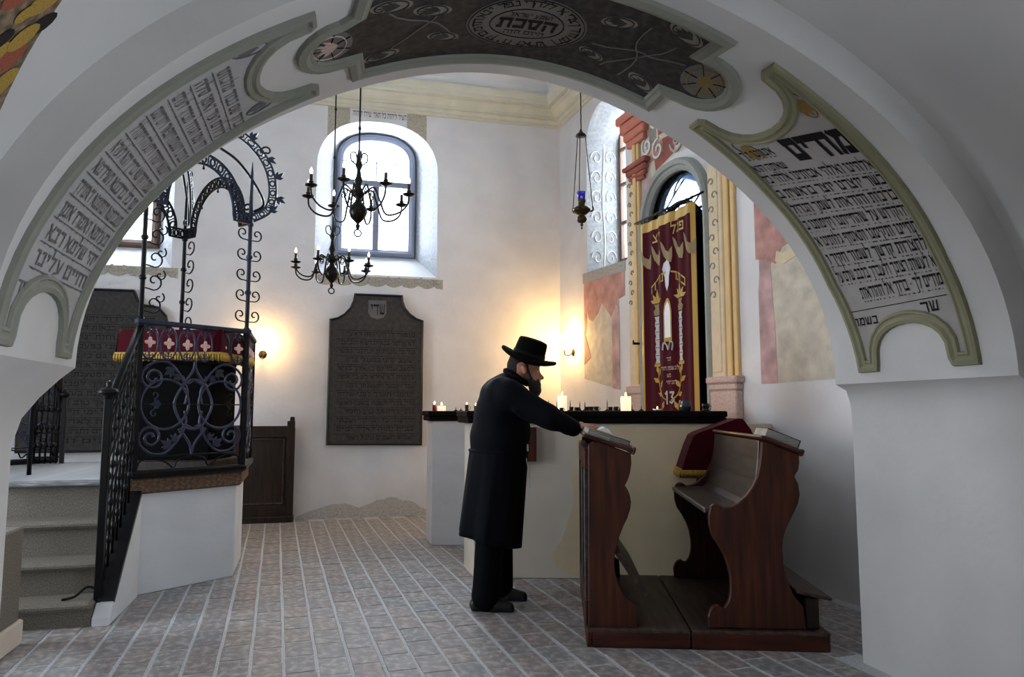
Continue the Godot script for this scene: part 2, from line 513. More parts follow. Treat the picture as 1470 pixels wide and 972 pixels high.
	mat("ark_grey", Color(0.62, 0.64, 0.62), 0.85, mottle, Vector3(3, 3, 3))
	mat("ark_dark", Color(0.03, 0.03, 0.035), 0.9)
	mat("damp", Color(0.8, 0.785, 0.76), 0.95, soft, Vector3(4, 4, 4))
	mat("bark", Color(0.12, 0.11, 0.1), 0.9)
	mat("ground", Color(0.4, 0.41, 0.38), 0.95)
	mat("fresco_sand", Color(0.66, 0.57, 0.45), 0.9, blot, Vector3(4, 4, 4))
	mat("fresco_red", Color(0.7, 0.37, 0.28), 0.9, speck, Vector3(6, 6, 6))
	mat("fresco_yellow", Color(0.78, 0.63, 0.28), 0.9, speck, Vector3(6, 6, 6))
	mat("fresco_black", Color(0.09, 0.075, 0.07), 0.9)
	var g := mat("glass", Color(0.9, 0.95, 1.0, 0.06), 0.02)
	g.transparency = BaseMaterial3D.TRANSPARENCY_ALPHA
	g.uv1_triplanar = false
	var y := mat("glass_yellow", Color(0.95, 0.82, 0.45, 0.35), 0.05)
	y.transparency = BaseMaterial3D.TRANSPARENCY_ALPHA
	y.uv1_triplanar = false
	var lg := mat("glass_mirror", Color(0.62, 0.72, 0.84), 0.04, null, Vector3.ONE, 0.95)
	lg.uv1_triplanar = false
	var bl := mat("glass_blue", Color(0.02, 0.1, 0.9, 0.7), 0.1)
	bl.transparency = BaseMaterial3D.TRANSPARENCY_ALPHA
	bl.uv1_triplanar = false
	for q in ["black_cloth", "coat", "trouser", "felt", "velvet", "tablet", "tablet_line", "black_wood", "ark_dark", "beard", "hair", "ink"]: M[q].metallic_specular = 0.2
	for q in ["dark_wood", "red_wood", "red_wood_flat", "board_wood"]: M[q].metallic_specular = 0.4
	glow("lamp_glow", Color(1.0, 0.84, 0.55), 9.0)
	glow("flame_glow", Color(1.0, 0.8, 0.45), 14.0)
	glow("candle_glow", Color(1.0, 0.9, 0.76), 0.9)
	glow("bulb_glow", Color(1.0, 0.96, 0.9), 1.6)

# ---------------------------------------------------------------- the scene
func _ready() -> void:
	rng.seed = 11
	var cam := Camera3D.new()
	cam.name = "camera"
	cam.position = Vector3(0, 1.32, 0)
	cam.rotation = Vector3(atan(104.0 / 1050.0), deg_to_rad(-14.5), 0)
	cam.fov = rad_to_deg(2.0 * atan(486.0 / 1050.0))
	cam.near = 0.05
	cam.far = 200.0
	add_child(cam)
	cam.current = true
	var we := WorldEnvironment.new()
	we.name = "sky"
	var env := Environment.new()
	var sky := Sky.new()
	var sm := ProceduralSkyMaterial.new()
	sm.sky_top_color = Color(0.86, 0.92, 1.0)
	sm.sky_horizon_color = Color(0.93, 0.96, 1.0)
	sm.ground_bottom_color = Color(0.5, 0.5, 0.5)
	sm.ground_horizon_color = Color(0.7, 0.72, 0.74)
	sky.sky_material = sm
	env.background_mode = Environment.BG_SKY
	env.sky = sky
	env.background_energy_multiplier = 6.0
	env.tonemap_mode = Environment.TONE_MAPPER_LINEAR
	env.tonemap_exposure = 1.08
	env.sdfgi_enabled = true
	env.ssao_enabled = true
	env.ssil_enabled = true
	we.environment = env
	add_child(we)
	# daylight that comes in through each window, as wide as its opening
	daylight("back_window_daylight", Transform3D(Basis(Vector3(-1, 0, 0), UP, Vector3(0, 0, -1)), Vector3(0.64, 4.25, -10.25)), Vector2(1.0, 1.6), 16.0)
	daylight("back_window_daylight_left", Transform3D(Basis(Vector3(-1, 0, 0), UP, Vector3(0, 0, -1)), Vector3(-2.6, 4.25, -10.25)), Vector2(1.0, 1.6), 16.0)
	daylight("right_window_daylight", RW * Transform3D(Basis(Vector3(-1, 0, 0), UP, Vector3(0, 0, -1)), Vector3(1.4, 4.2, -0.75)), Vector2(0.8, 1.7), 10.0)
	daylight("side_window_daylight", Transform3D(Basis(Vector3(0, 0, 1), UP, Vector3(-1, 0, 0)), Vector3(-6.15, 2.0, -4.9)), Vector2(1.2, 2.2), 20.0)
	daylight("bay_window_daylight", Transform3D(Basis(Vector3(0, 0, -1), UP, Vector3(1, 0, 0)), Vector3(3.62, 1.45, -0.55)), Vector2(2.2, 1.4), 9.0)
	materials()
	setup_arch()
	hall()
	floor_bricks()
	arch()
	cartouches()
	windows()
	ark()
	murals()
	low_walls()
	bimah()
	pew()
	tablets()
	wall_cabinet()
	chandeliers()
	eternal_lamp()
	sconces()
	shelf_candles()
	person()

func daylight(called: String, t: Transform3D, size: Vector2, e: float) -> void:
	var l := AreaLight3D.new()
	l.name = called
	l.transform = t.orthonormalized()
	l.area_size = size
	l.light_color = Color(0.92, 0.96, 1.0)
	l.light_energy = e
	l.area_range = 30.0
	l.area_attenuation = 2.0
	l.shadow_enabled = true
	add_child(l)

# ---------------------------------------------------------------- arch profile: radius by angle round (AX, AY), laid out by length
const AX := 0.856
const AY := 1.5
var arc_phi := PackedFloat32Array()
var arc_len := PackedFloat32Array()

func arc_r(p: float) -> float:
	return 1.6396 + 0.17698 * cos(2.0 * p) - 0.00545 * cos(p) + 0.03797 * cos(4.0 * p)

func arc_at(p: float, off := 0.0) -> Vector2:
	var r := arc_r(p) + off
	return Vector2(AX + r * cos(p), AY + r * sin(p))

func setup_arch() -> void:
	var l := 0.0
	var last := arc_at(-0.05)
	var n := 1600
	var top := 0.0
	for i in n + 1:
		var p := lerpf(-0.05, PI + 0.05, float(i) / n)
		var q := arc_at(p)
		l += q.distance_to(last)
		last = q
		arc_phi.append(p)
		arc_len.append(l)
	top = arc_len[n / 2]
	for i in n + 1: arc_len[i] -= top

func phi_of(s: float) -> float:
	var i := arc_len.bsearch(s)
	i = clampi(i, 1, arc_len.size() - 1)
	var f := inverse_lerp(arc_len[i - 1], arc_len[i], s)
	return lerpf(arc_phi[i - 1], arc_phi[i], f)

func sof(s: float, z: float, h := 0.0) -> Vector3:
	# point on the soffit at length s left of the crown, h proud of the plaster
	var p := phi_of(s)
	var a := arc_at(p - 0.01)
	var b := arc_at(p + 0.01)
	var t := (b - a).normalized()
	var q := arc_at(p) + Vector2(-t.y, t.x) * h
	return Vector3(q.x, q.y, z)

func z_near(s: float) -> float:
	return -2.45 - 0.045 * clampf(s, -2.6, 2.6)

# ---------------------------------------------------------------- walls
func arch_outline(x0: float, x1: float, y0: float, ys: float, yt: float, n := 20) -> PackedVector2Array:
	# opening with a rounded head, counter-clockwise from the lower right
	var o := PackedVector2Array()
	o.append(Vector2(x1, y0))
	for i in n + 1:
		var a := PI * i / n
		var c := cos(a)
		o.append(Vector2((x0 + x1) * 0.5 + (x1 - x0) * 0.5 * signf(c) * pow(absf(c), 0.85), ys + (yt - ys) * pow(sin(a), 0.85)))
	o.append(Vector2(x0, y0))
	return o

func wall_slab(s: SurfaceTool, t: Transform3D, x0: float, x1: float, y0: float, y1: float, inner: Array, outer: Array, depth: float) -> void:
	# wall face at z = 0 with the openings of inner, outer face at z = -depth with those of outer
	s.set_smooth_group(-1)
	var cuts := [x0]
	for o in inner:
		var lo := 1e9
		var hi := -1e9
		for p in o:
			lo = minf(lo, p.x)
			hi = maxf(hi, p.x)
		cuts.append((lo + hi) * 0.5)
	cuts.append(x1)
	cuts.sort()
	for side in 2:
		for c in cuts.size() - 1:
			var pieces := [PackedVector2Array([Vector2(cuts[c], y0), Vector2(cuts[c + 1], y0), Vector2(cuts[c + 1], y1), Vector2(cuts[c], y1)])]
			for o in (inner if side == 0 else outer):
				var next := []
				for p in pieces: next.append_array(Geometry2D.clip_polygons(p, o))
				pieces = next
			for p in pieces:
				var idx := Geometry2D.triangulate_polygon(p)
				for i in range(0, idx.size(), 3):
					var z := 0.0 if side == 0 else -depth
					var a := t * Vector3(p[idx[i]].x, p[idx[i]].y, z)
					var b := t * Vector3(p[idx[i + 1]].x, p[idx[i + 1]].y, z)
					var d := t * Vector3(p[idx[i + 2]].x, p[idx[i + 2]].y, z)
					otri(s, a, b, d, (a + b + d) / 3.0 - t.basis.z * (1.0 if side == 0 else -1.0))
	for e in [[x0, x1, y1, y1], [x0, x1, y0, y0]]:
		oquad(s, t * Vector3(e[0], e[2], 0), t * Vector3(e[1], e[2], 0), t * Vector3(e[1], e[2], -depth), t * Vector3(e[0], e[2], -depth), t * Vector3((x0 + x1) * 0.5, (y0 + y1) * 0.5, -depth * 0.5))

func reveal(s: SurfaceTool, t: Transform3D, a: PackedVector2Array, b: PackedVector2Array, z0: float, z1: float, from := 0, to := -1) -> void:
	s.set_smooth_group(-1)
	if to < 0: to = a.size() - 1
	for i in range(from, to):
		quad(s, t * Vector3(a[i].x, a[i].y, z0), t * Vector3(a[i + 1].x, a[i + 1].y, z0), t * Vector3(b[i + 1].x, b[i + 1].y, z1), t * Vector3(b[i].x, b[i].y, z1))

var win_in: PackedVector2Array
var win_out: PackedVector2Array
var win2_in: PackedVector2Array
var win2_out: PackedVector2Array
var rwin_in: PackedVector2Array
var rwin_out: PackedVector2Array
var ark_in: PackedVector2Array

func hall() -> void:
	win_in = arch_outline(-0.14, 1.42, 3.06, 4.42, 5.1)
	win_out = arch_outline(0.1, 1.19, 3.4, 4.72, 5.12)
	win2_in = arch_outline(-3.36, -1.8, 3.03, 4.42, 5.1)
	win2_out = arch_outline(-3.14, -2.04, 3.36, 4.72, 5.12)
	rwin_in = arch_outline(0.87, 1.9, 3.02, 4.62, 5.12)
	rwin_out = arch_outline(0.94, 1.8, 3.2, 4.62, 5.12)
	ark_in = arch_outline(2.4, 3.42, 0.0, 3.1, 3.7)
	var s := mk()
	wall_slab(s, BW, -5.7, 3.6, -0.05, 6.0, [win_in, win2_in], [win_out, win2_out], 0.7)
	struct("wall_back", s, M.plaster)
	s = mk()
	wall_slab(s, RW, -0.1, 6.5, -0.05, 6.0, [rwin_in, ark_in], [rwin_out, ark_in], 0.46)
	struct("wall_right", s, M.plaster)
	s = mk()
	var lw := Transform3D(Basis(Vector3(0, 0, -1), UP, Vector3(1, 0, 0)), Vector3(-5.6, 0, -3.3))
	var side := PackedVector2Array([Vector2(2.2, 0.9), Vector2(2.2, 3.1), Vector2(1.0, 3.1), Vector2(1.0, 0.9)])
	wall_slab(s, lw, -0.2, 6.3, -0.05, 6.0, [side], [side], 0.45)
	side.append(side[0])
	reveal(s, lw, side, side, 0.0, -0.45)
	struct("wall_left", s, M.plaster)
	s = mk()
	bx(s, Vector3(-5.9, 5.86, -9.9), Vector3(4.6, 6.06, -3.3))
	struct("ceiling", s, M.plaster)
	# cornice: a moulded run along the back wall and the right wall
	s = mk()
	var prof := [Vector2(0.0, 5.25), Vector2(0.035, 5.25), Vector2(0.035, 5.285), Vector2(0.06, 5.29), Vector2(0.075, 5.32), Vector2(0.075, 5.335), Vector2(0.11, 5.335), Vector2(0.11, 5.375), Vector2(0.13, 5.4), Vector2(0.165, 5.42), Vector2(0.21, 5.43), Vector2(0.21, 5.455), Vector2(0.27, 5.455), Vector2(0.27, 5.51), Vector2(0.29, 5.53), Vector2(0.3, 5.57), Vector2(0.3, 5.6), Vector2(0.24, 5.62)]
	var cove := [Vector2(0.24, 5.62), Vector2(0.26, 5.7), Vector2(0.34, 5.78), Vector2(0.5, 5.84), Vector2(0.7, 5.865)]
	for which in 2:
		var cs := mk(true)
		cs.set_smooth_group(-1)
		var pr: Array = prof if which == 0 else cove
		for i in pr.size() - 1:
			var a: Vector2 = pr[i]
			var b: Vector2 = pr[i + 1]
			var L0 := Vector3(-5.6, a.y, ZB + a.x)
			var L1 := Vector3(-5.6, b.y, ZB + b.x)
			var C0 := corner_pt(a)
			var C1 := corner_pt(b)
			var R0 := RW * Vector3(6.2, a.y, a.x)
			var R1 := RW * Vector3(6.2, b.y, b.x)
			quad(cs, L0, C0, C1, L1)
			quad(cs, C0, R0, R1, C1)
		if which == 0: struct("trim_1", cs, M.cornice)
		else: struct("trim_2", cs, M.plaster)
	# damp patches in the plaster at the foot of the back wall
	var foot := thing("damp_stain", "grey damp stains in the plaster along the foot of the back wall", "stain", BW)
	for d in [[-0.28, 0.75, 0.16], [0.3, 1.4, 0.22]]:
		s = mk()
		var pts := []
		var n := 14
		for i in n + 1: pts.append(Vector2(lerpf(d[0], d[1], float(i) / n), 0.002))
		for i in range(n, -1, -1):
			var f := float(i) / n
			pts.append(Vector2(lerpf(d[0], d[1], f), 0.03 + d[2] * sin(PI * f) * rng.randf_range(0.8, 1.0)))
		extr(s, Transform3D(), pts, 0.0, 0.002 + 0.0006 * rng.randf())
		obj("stain_patch", s, M.damp, foot)

func corner_pt(p: Vector2) -> Vector3:
	# where the offset lines of the back wall and the right wall meet
	var o := RW * Vector3(0, p.y, p.x)
	var d := RW.basis.x
	var k := (ZB + p.x - o.z) / d.z
	return o + d * k

# ---------------------------------------------------------------- floor
func floor_bricks() -> void:
	var root := Node3D.new()
	root.name = "floor"
	add_child(root)
	tag(root, "worn brick paving with whitish mortar joints", "", "", "structure")
	var s := mk()
	bx(s, Vector3(-5.9, -0.2, -9.9), Vector3(4.6, -0.0035, 3.9))
	obj("mortar_bed", s, M.mortar, root)
	var dir := Vector3(-0.056, 0, -0.9984)
	var across := Vector3(0.9984, 0, -0.056)
	var bw := 0.166
	var bl := 0.262
	var org := Vector3(0.03, 0, 3.7)
	var yaw := atan2(-across.z, across.x)
	var shapes := []
	for v in 4:
		s = mk()
		box(s, tf(rng.randf_range(-0.001, 0.001), -0.012, 0), Vector3(bw - 0.017 - 0.003 * (v % 2), 0.024, bl - 0.011 - 0.004 * (v / 2)), 0.003)
		s.generate_normals()
		shapes.append(s.commit())
	var spots := []
	var eye := Vector3(0, 1.32, 0)
	for i in range(-36, 30):
		var shift := (0.5 if absi(i) % 2 else 0.0) + 0.12 * sin(i * 2.3)
		for j in range(0, 52):
			var p := org + across * (bw * i) + dir * (bl * (j + shift))
			if p.z < -9.38 or p.z > 3.1 or p.x < -5.5: continue
			if p.x > 3.12 + 0.0898 * (p.z + 9.43) - 0.08: continue
			if p.z > -3.5 and (p.x < -1.15 or p.x > 2.74): continue
			var lp := PW.affine_inverse() * p
			if lp.x > 0.1 and lp.x < 1.25 and lp.z < -0.1 and lp.z > -1.3: continue
			if Geometry2D.is_point_in_polygon(Vector2(p.x, p.z), pv([[-0.8, -6.45], [-1.4, -5.95], [-2.1, -5.95], [-2.8, -6.45], [-2.8, -7.1], [-2.2, -7.65], [-1.45, -7.65], [-0.8, -7.1]])): continue
			var v := p - eye
			var fx := Vector3(sin(deg_to_rad(14.5)), 0, -cos(deg_to_rad(14.5)))
			var rx := Vector3(cos(deg_to_rad(14.5)), 0, sin(deg_to_rad(14.5)))
			var depth := v.dot(fx)
			var seen := depth > 3.2 and absf(v.dot(rx) / maxf(depth, 0.01)) < 0.72
			if depth < 9.0 and v.dot(rx) / depth > 0.24 and p.z < -5.75: seen = false
			if p.x < -1.75: seen = false
			if lp.x > 0.0 and lp.z < -0.02 and lp.x < 1.4: seen = false
			if p.x > 2.1 and p.z < -5.5: seen = false
			spots.append([depth if seen else 100.0 + depth, p])
	spots.sort_custom(func(a, b): return a[0] < b[0])
	var rest := mk()
	for k in spots.size():
		var p: Vector3 = spots[k][1]
		var t := Transform3D(Basis(UP, yaw + rng.randf_range(-0.008, 0.008)), p + Vector3(rng.randf_range(-0.002, 0.002), rng.randf_range(-0.0015, 0.0015), 0))
		var b: int = rng.randi() % 7
		if k < 300 and spots[k][0] < 90.0:
			inst("brick", shapes[rng.randi() % 4], M["brick%d" % b], root, t)
		elif p.z < -2.6:
			box(rest, t * tf(0, -0.012, 0), Vector3(bw - 0.017, 0.024, bl - 0.009), 0.003)
	var o := obj("more_bricks", rest, M.far_brick, root)
	o.set_meta("kind", "stuff")
	s = mk()
	bx(s, Vector3(-1.2, -0.01, -2.6), Vector3(2.78, -0.002, 3.4))
	obj("bay_paving", s, M.far_brick, root)

# ---------------------------------------------------------------- the arch and the bay the camera stands in
func arch_profile(off: float) -> Array:
	var o := []
	o.append(Vector2(2.8 + off, -0.02))
	for p in [[2.8, 1.28], [2.793, 1.36], [2.77, 1.43]]: o.append(Vector2(p[0] + off, p[1]))
	for i in 73:
		var p := lerpf(-0.02, PI + 0.0, i / 72.0)
		o.append(arc_at(p, off))
	for p in [[-1.06, 1.45], [-1.13, 1.375], [-1.19, 1.29], [-1.22, 1.18]]: o.append(Vector2(p[0] - off, p[1]))
	o.append(Vector2(-1.22 - off, -0.02))
	return o

func arch() -> void:
	var root := Node3D.new()
	root.name = "wall_arch"
	add_child(root)
	tag(root, "thick plastered wall pierced by a wide round arch", "", "", "structure")
	var pr := arch_profile(0.0)
	var po := arch_profile(0.14)
	var n := pr.size()
	var s := mk(true)
	for i in n - 1:
		s.set_smooth_group(0 if (i >= 4 and i < n - 6) else 1)
		var sa := lerpf(-2.6, 2.6, clampf((i - 4.0) / 72.0, 0, 1))
		var sb := lerpf(-2.6, 2.6, clampf((i - 3.0) / 72.0, 0, 1))
		var a: Vector2 = pr[i]
		var b: Vector2 = pr[i + 1]
		var za := z_near(sa)
		var zb := z_near(sb)
		var parts := 4
		for k in parts:
			var f0 := float(k) / parts
			var f1 := float(k + 1) / parts
			quad(s, Vector3(a.x, a.y, lerpf(ZF, za, f0)), Vector3(a.x, a.y, lerpf(ZF, za, f1)), Vector3(b.x, b.y, lerpf(ZF, zb, f1)), Vector3(b.x, b.y, lerpf(ZF, zb, f0)))
		# vertical face of the near edge, then the vault of the bay
		var c: Vector2 = po[i]
		var d: Vector2 = po[i + 1]
		s.set_smooth_group(-1)
		quad(s, Vector3(a.x, a.y, za), Vector3(c.x, c.y, za), Vector3(d.x, d.y, zb), Vector3(b.x, b.y, zb))
	obj("intrados", s, M.vault_plaster, root)
	s = mk()
	var left := []
	var right := []
	for i in n:
		if pr[i].x >= AX: right.append(pr[i])
		if pr[i].x <= AX: left.append(pr[i])
	right.append_array([Vector2(AX, 6.0), Vector2(4.4, 6.0), Vector2(4.4, -0.02)])
	left.append_array([Vector2(-5.8, -0.02), Vector2(-5.8, 6.0), Vector2(AX, 6.0)])
	for poly in [left, right]:
		var p := pv(poly)
		var idx := Geometry2D.triangulate_polygon(p)
		for i in range(0, idx.size(), 3):
			var a := Vector3(p[idx[i]].x, p[idx[i]].y, ZF)
			var b := Vector3(p[idx[i + 1]].x, p[idx[i + 1]].y, ZF)
			var c := Vector3(p[idx[i + 2]].x, p[idx[i + 2]].y, ZF)
			otri(s, a, b, c, (a + b + c) / 3.0 + Vector3(0, 0, 1))
	obj("hall_face", s, M.plaster, root)
	var bay := Node3D.new()
	bay.name = "wall_bay"
	add_child(bay)
	tag(bay, "vaulted bay before the arch", "", "", "structure")
	po.insert(1, Vector2(po[0].x, 0.7))
	n += 1
	var top_y := 0.0
	var top_x := 9.0
	s = mk(true)
	for i in n - 1:
		s.set_smooth_group(0 if (i >= 5 and i < n - 6) else 1)
		var a: Vector2 = po[i]
		var b: Vector2 = po[i + 1]
		var sa := lerpf(-2.6, 2.6, clampf((i - 5.0) / 72.0, 0, 1))
		var sb := lerpf(-2.6, 2.6, clampf((i - 4.0) / 72.0, 0, 1))
		if a.x > AX and a.y > 0.69 and b.y < 2.26:
			quad(s, Vector3(a.x, a.y, z_near(sa)), Vector3(a.x, a.y, -1.7), Vector3(b.x, b.y, -1.7), Vector3(b.x, b.y, z_near(sb)))
			quad(s, Vector3(a.x, a.y, 0.6), Vector3(a.x, a.y, 3.4), Vector3(b.x, b.y, 3.4), Vector3(b.x, b.y, 0.6))
			top_y = maxf(top_y, b.y)
			top_x = minf(top_x, b.x)
		else:
			quad(s, Vector3(a.x, a.y, z_near(sa)), Vector3(a.x, a.y, 3.4), Vector3(b.x, b.y, 3.4), Vector3(b.x, b.y, z_near(sb)))
	# window niche in the right flank of the bay
	s.set_smooth_group(-1)
	quad(s, Vector3(2.9, 0.7, -1.7), Vector3(2.9, 0.7, 0.6), Vector3(3.55, 0.7, 0.6), Vector3(3.55, 0.7, -1.7))
	quad(s, Vector3(top_x, top_y, 0.6), Vector3(top_x, top_y, -1.7), Vector3(3.55, top_y, -1.7), Vector3(3.55, top_y, 0.6))
	for z in [-1.7, 0.6]: quad(s, Vector3(top_x, 0.7, z), Vector3(3.55, 0.7, z), Vector3(3.55, top_y, z), Vector3(top_x, top_y, z))
	obj("vault", s, M.vault_plaster, bay)
	s = mk()
	var ends := Transform3D(Basis(Vector3(-1, 0, 0), UP, Vector3(0, 0, -1)), Vector3(0, 0, 3.4))
	wall_slab(s, ends, -3.3, 1.7, -0.05, 3.6, [], [], 0.3)
	obj("end_wall", s, M.vault_plaster, bay)
	s = mk()
	bx(s, Vector3(2.96, -0.05, -3.3), Vector3(3.5, 3.7, -1.72))
	bx(s, Vector3(2.96, -0.05, 0.62), Vector3(3.5, 3.7, 3.75))
	bx(s, Vector3(2.96, -0.05, -1.72), Vector3(3.5, 0.68, 0.62))
	bx(s, Vector3(2.96, 2.28, -1.72), Vector3(3.5, 3.7, 0.62))
	bx(s, Vector3(-2.0, -0.05, -3.3), Vector3(-1.38, 3.7, 3.75))
	bx(s, Vector3(-2.0, 3.35, -3.38), Vector3(3.5, 3.7, 3.75))
	obj("outer_masonry", s, M.plaster, bay)

func strip_field(s: SurfaceTool, poly: Array, h: float) -> void:
	# polygon given as (s, z) laid on the curved soffit
	var P := pv(poly)
	if Geometry2D.is_polygon_clockwise(P): P.reverse()
	var lo := 1e9
	var hi := -1e9
	for p in P:
		lo = minf(lo, p.x)
		hi = maxf(hi, p.x)
	var k := int(ceil((hi - lo) / 0.045))
	for i in k:
		var a := lerpf(lo, hi, float(i) / k)
		var b := lerpf(lo, hi, float(i + 1) / k)
		for piece in Geometry2D.intersect_polygons(P, PackedVector2Array([Vector2(a, -5), Vector2(b, -5), Vector2(b, 0), Vector2(a, 0)])):
			var idx := Geometry2D.triangulate_polygon(piece)
			for j in range(0, idx.size(), 3):
				var q := []
				for m in 3: q.append(sof(piece[idx[j + m]].x, piece[idx[j + m]].y, h))
				otri(s, q[0], q[1], q[2], Vector3(AX, 5.0, -2.9) + (q[0] - Vector3(AX, 1.5, q[0].z)) * 5.0)

func soffit_mould(s: SurfaceTool, poly: Array, prof: Array) -> void:
	# moulding along a closed outline on the soffit; prof: (distance inwards, height)
	var P := pv(poly)
	if Geometry2D.is_polygon_clockwise(P): P.reverse()
	var rings := []
	for q in prof: rings.append(inset(P, q[0]))
	var n := P.size()
	s.set_smooth_group(-1)
	for k in prof.size() - 1:
		for i in n:
			var a: Vector2 = rings[k][i]
			var b: Vector2 = rings[k][(i + 1) % n]
			var c: Vector2 = rings[k + 1][(i + 1) % n]
			var d: Vector2 = rings[k + 1][i]
			var qa := sof(a.x, a.y, prof[k][1])
			var qb := sof(b.x, b.y, prof[k][1])
			var qc := sof(c.x, c.y, prof[k + 1][1])
			var qd := sof(d.x, d.y, prof[k + 1][1])
			quad(s, qa, qd, qc, qb)

func densify(pts: Array, step: float) -> Array:
	var o := []
	for i in pts.size():
		var a: Vector2 = pts[i]
		var b: Vector2 = pts[(i + 1) % pts.size()]
		var k := maxi(1, int(a.distance_to(b) / step))
		for j in k: o.append(a.lerp(b, float(j) / k))
	return o

func side_outline(sgn: float, zc: float) -> Array:
	# long panel with a rounded bay cut into each end; near side z = zc + 0.37
	var o := []
	o.append(Vector2(sgn * 0.96, zc + 0.37))
	o.append(Vector2(sgn * 1.5, zc + 0.365))
	o.append(Vector2(sgn * 2.1, zc + 0.365))
	o.append(Vector2(sgn * 2.585, zc + 0.4))
	o.append(Vector2(sgn * 2.585, zc + 0.265))
	for i in 13:
		var a := PI * i / 12.0
		o.append(Vector2(sgn * (2.55 - 0.185 * pow(sin(a), 0.7)), zc + 0.03 + 0.215 * cos(a)))
	o.append(Vector2(sgn * 2.585, zc - 0.19))
	o.append(Vector2(sgn * 2.585, zc - 0.32))
	o.append(Vector2(sgn * 2.1, zc - 0.39))
	o.append(Vector2(sgn * 1.5, zc - 0.375))
	o.append(Vector2(sgn * 0.95, zc - 0.33))
	o.append(Vector2(sgn * 0.95, zc - 0.25))
	for i in 13:
		var a := PI * i / 12.0
		o.append(Vector2(sgn * (0.98 + 0.23 * pow(sin(a), 0.75)), zc + 0.02 - 0.24 * cos(a)))
	o.append(Vector2(sgn * 0.955, zc + 0.29))
	return densify(o, 0.08)

func cartouches() -> void:
	var moulding := [[-0.004, -0.002], [0.0, 0.018], [0.018, 0.022], [0.032, 0.012], [0.042, 0.012], [0.047, 0.017], [0.056, 0.016], [0.062, 0.005]]
	for side in 2:
		var sgn := -1.0 if side == 0 else 1.0
		var zc := -2.9 if side == 0 else -2.985
		var out := side_outline(sgn, zc)
		var t := thing("stucco_cartouche", "long stucco panel with crisp black Hebrew prayer text on the right flank of the arch" if side == 0 else "long stucco panel with faded grey Hebrew text on the left flank of the arch", "relief panel", Transform3D(), "painted panels on the arch")
		var s := mk()
		soffit_mould(s, out, moulding)
		obj("moulded_border", s, M.moulding_olive if side == 0 else M.moulding, t)
		s = mk()
		strip_field(s, out, 0.004)
		obj("painted_field", s, M.field if side == 0 else M.field_cool, t)
		var ink: Material = M.ink if side == 0 else M.faded_ink
		var text := mk()
		var place := func(s0: float, z0: float, lift_: float, tilt := 0.0) -> Callable:
			return func(p: Vector2) -> Vector3:
				if side == 0: return sof(s0 + p.y - tilt * p.x, z0 + p.x, lift_)
				return sof(s0 - p.y, z0 - p.x, lift_)
		var near := zc + 0.285
		if side == 0:
			write(text, glyphs("mvdyM", 0.135, 0.33, 1.7), place.call(-1.51, zc + 0.305, 0.007, 0.3))
			write(text, glyphs("anxnv lK", 0.05, 0.19, 1.0, true), place.call(-1.33, zc - 0.095, 0.007, 0.3))
			write(text, glyphs("wath hva", 0.05, 0.2, 1.0, true), place.call(-1.43, zc - 0.105, 0.007, 0.3))
			var rows := ["alhynv valhy abvtynv alhy kl", "bwr yvcrnv yvcr brawyt b", "brkvt vhvdavt lwmK hgdvl", "vhqdvw el whxyytnv vqymtnv k", "txyynv vtqymnv vtasvP glvtynv a", "lxcrvt qdwK lwmvr xqyK v", "a lewvt rcvnK vlebdK blbb wlM el", "mvdyM lK . brvK al hhvdavt"]
			for i in rows.size():
				var w := 0.615 if i < 7 else 0.5
				write(text, glyphs(rows[i], 0.058, w, 1.0, true), place.call(-1.62 - 0.0855 * i, zc + 0.302, 0.007, 0.27 * (1.0 - i / 7.5)))
			write(text, glyphs("wr", 0.05), place.call(-2.33, zc + 0.24, 0.007))
			write(text, glyphs("kwmv", 0.042), place.call(-2.345, zc - 0.14, 0.007))
			write(text, [[Vector2(0, 0), Vector2(0, -0.004), Vector2(-0.62, -0.004), Vector2(-0.62, 0)]], place.call(-2.265, zc + 0.3, 0.007))
			for k in 2:
				var f := mk()
				flourish(f, Vector2(-1.19 - 0.05 * k, -2.628 if k == 0 else -3.11), 0.085, 0.028, PI if k == 0 else PI - 0.5, 0.006)
				obj("painted_flourish", f, M.leaf_gold, t)
		else:
			var words := ["brvK wM kbvd mlkvtv", "lyvlM ved vamN slh", "yhy wmv hgdvl mbrK lelM", "yTbrk vywTbx vytpar vytrvmM", "vytnwa vythdr vytelh vythll", "wmh dqdwa bryK hva lela", "mN kl brkTa vwyrTa", "twbxTa vnxmTa damyrN", "belma vamrv amN", "yhy wlma rba", "vxyyM elynv", "amN slh", "vkN yhy", "rcvN"]
			for i in 11:
				write(text, glyphs(words[i], 0.055, 0.54, 0.95, true), place.call(1.36 + 0.0935 * i, zc - 0.29, 0.007))
				write(text, [[Vector2(0, 0), Vector2(0, -0.004), Vector2(-0.56, -0.004), Vector2(-0.56, 0)]], place.call(1.372 + 0.0935 * i, zc - 0.3, 0.0065))
			write(text, glyphs("bkl", 0.04), place.call(2.42, zc - 0.22, 0.007))
			write(text, glyphs("dvr", 0.04), place.call(2.4, zc + 0.2, 0.007))
			for k in 2:
				var f := mk()
				flourish(f, Vector2(1.22 + 0.0 * k, -2.7 if k == 0 else -3.2), 0.07, 0.028, 0.2 if k == 0 else -0.3, 0.006)
				obj("painted_flourish", f, M.faded_ink, t)
		obj("inscription", text, ink, t)
	# crown panel: dark ground, oval medallion, pale shells
	var c := thing("stucco_cartouche", "dark painted panel with an oval Hebrew medallion at the crown of the arch", "relief panel", Transform3D(), "painted panels on the arch")
	var zc := -2.91
	var o := []
	for p in [[0.79, -0.375], [-0.74, -0.375], [-0.74, -0.2]]: o.append(Vector2(p[0], zc + p[1]))
	for i in 13:
		var a := -PI * 0.5 + PI * i / 12.0
		o.append(Vector2(-0.8 - 0.19 * cos(a), zc + 0.02 + 0.205 * sin(a)))
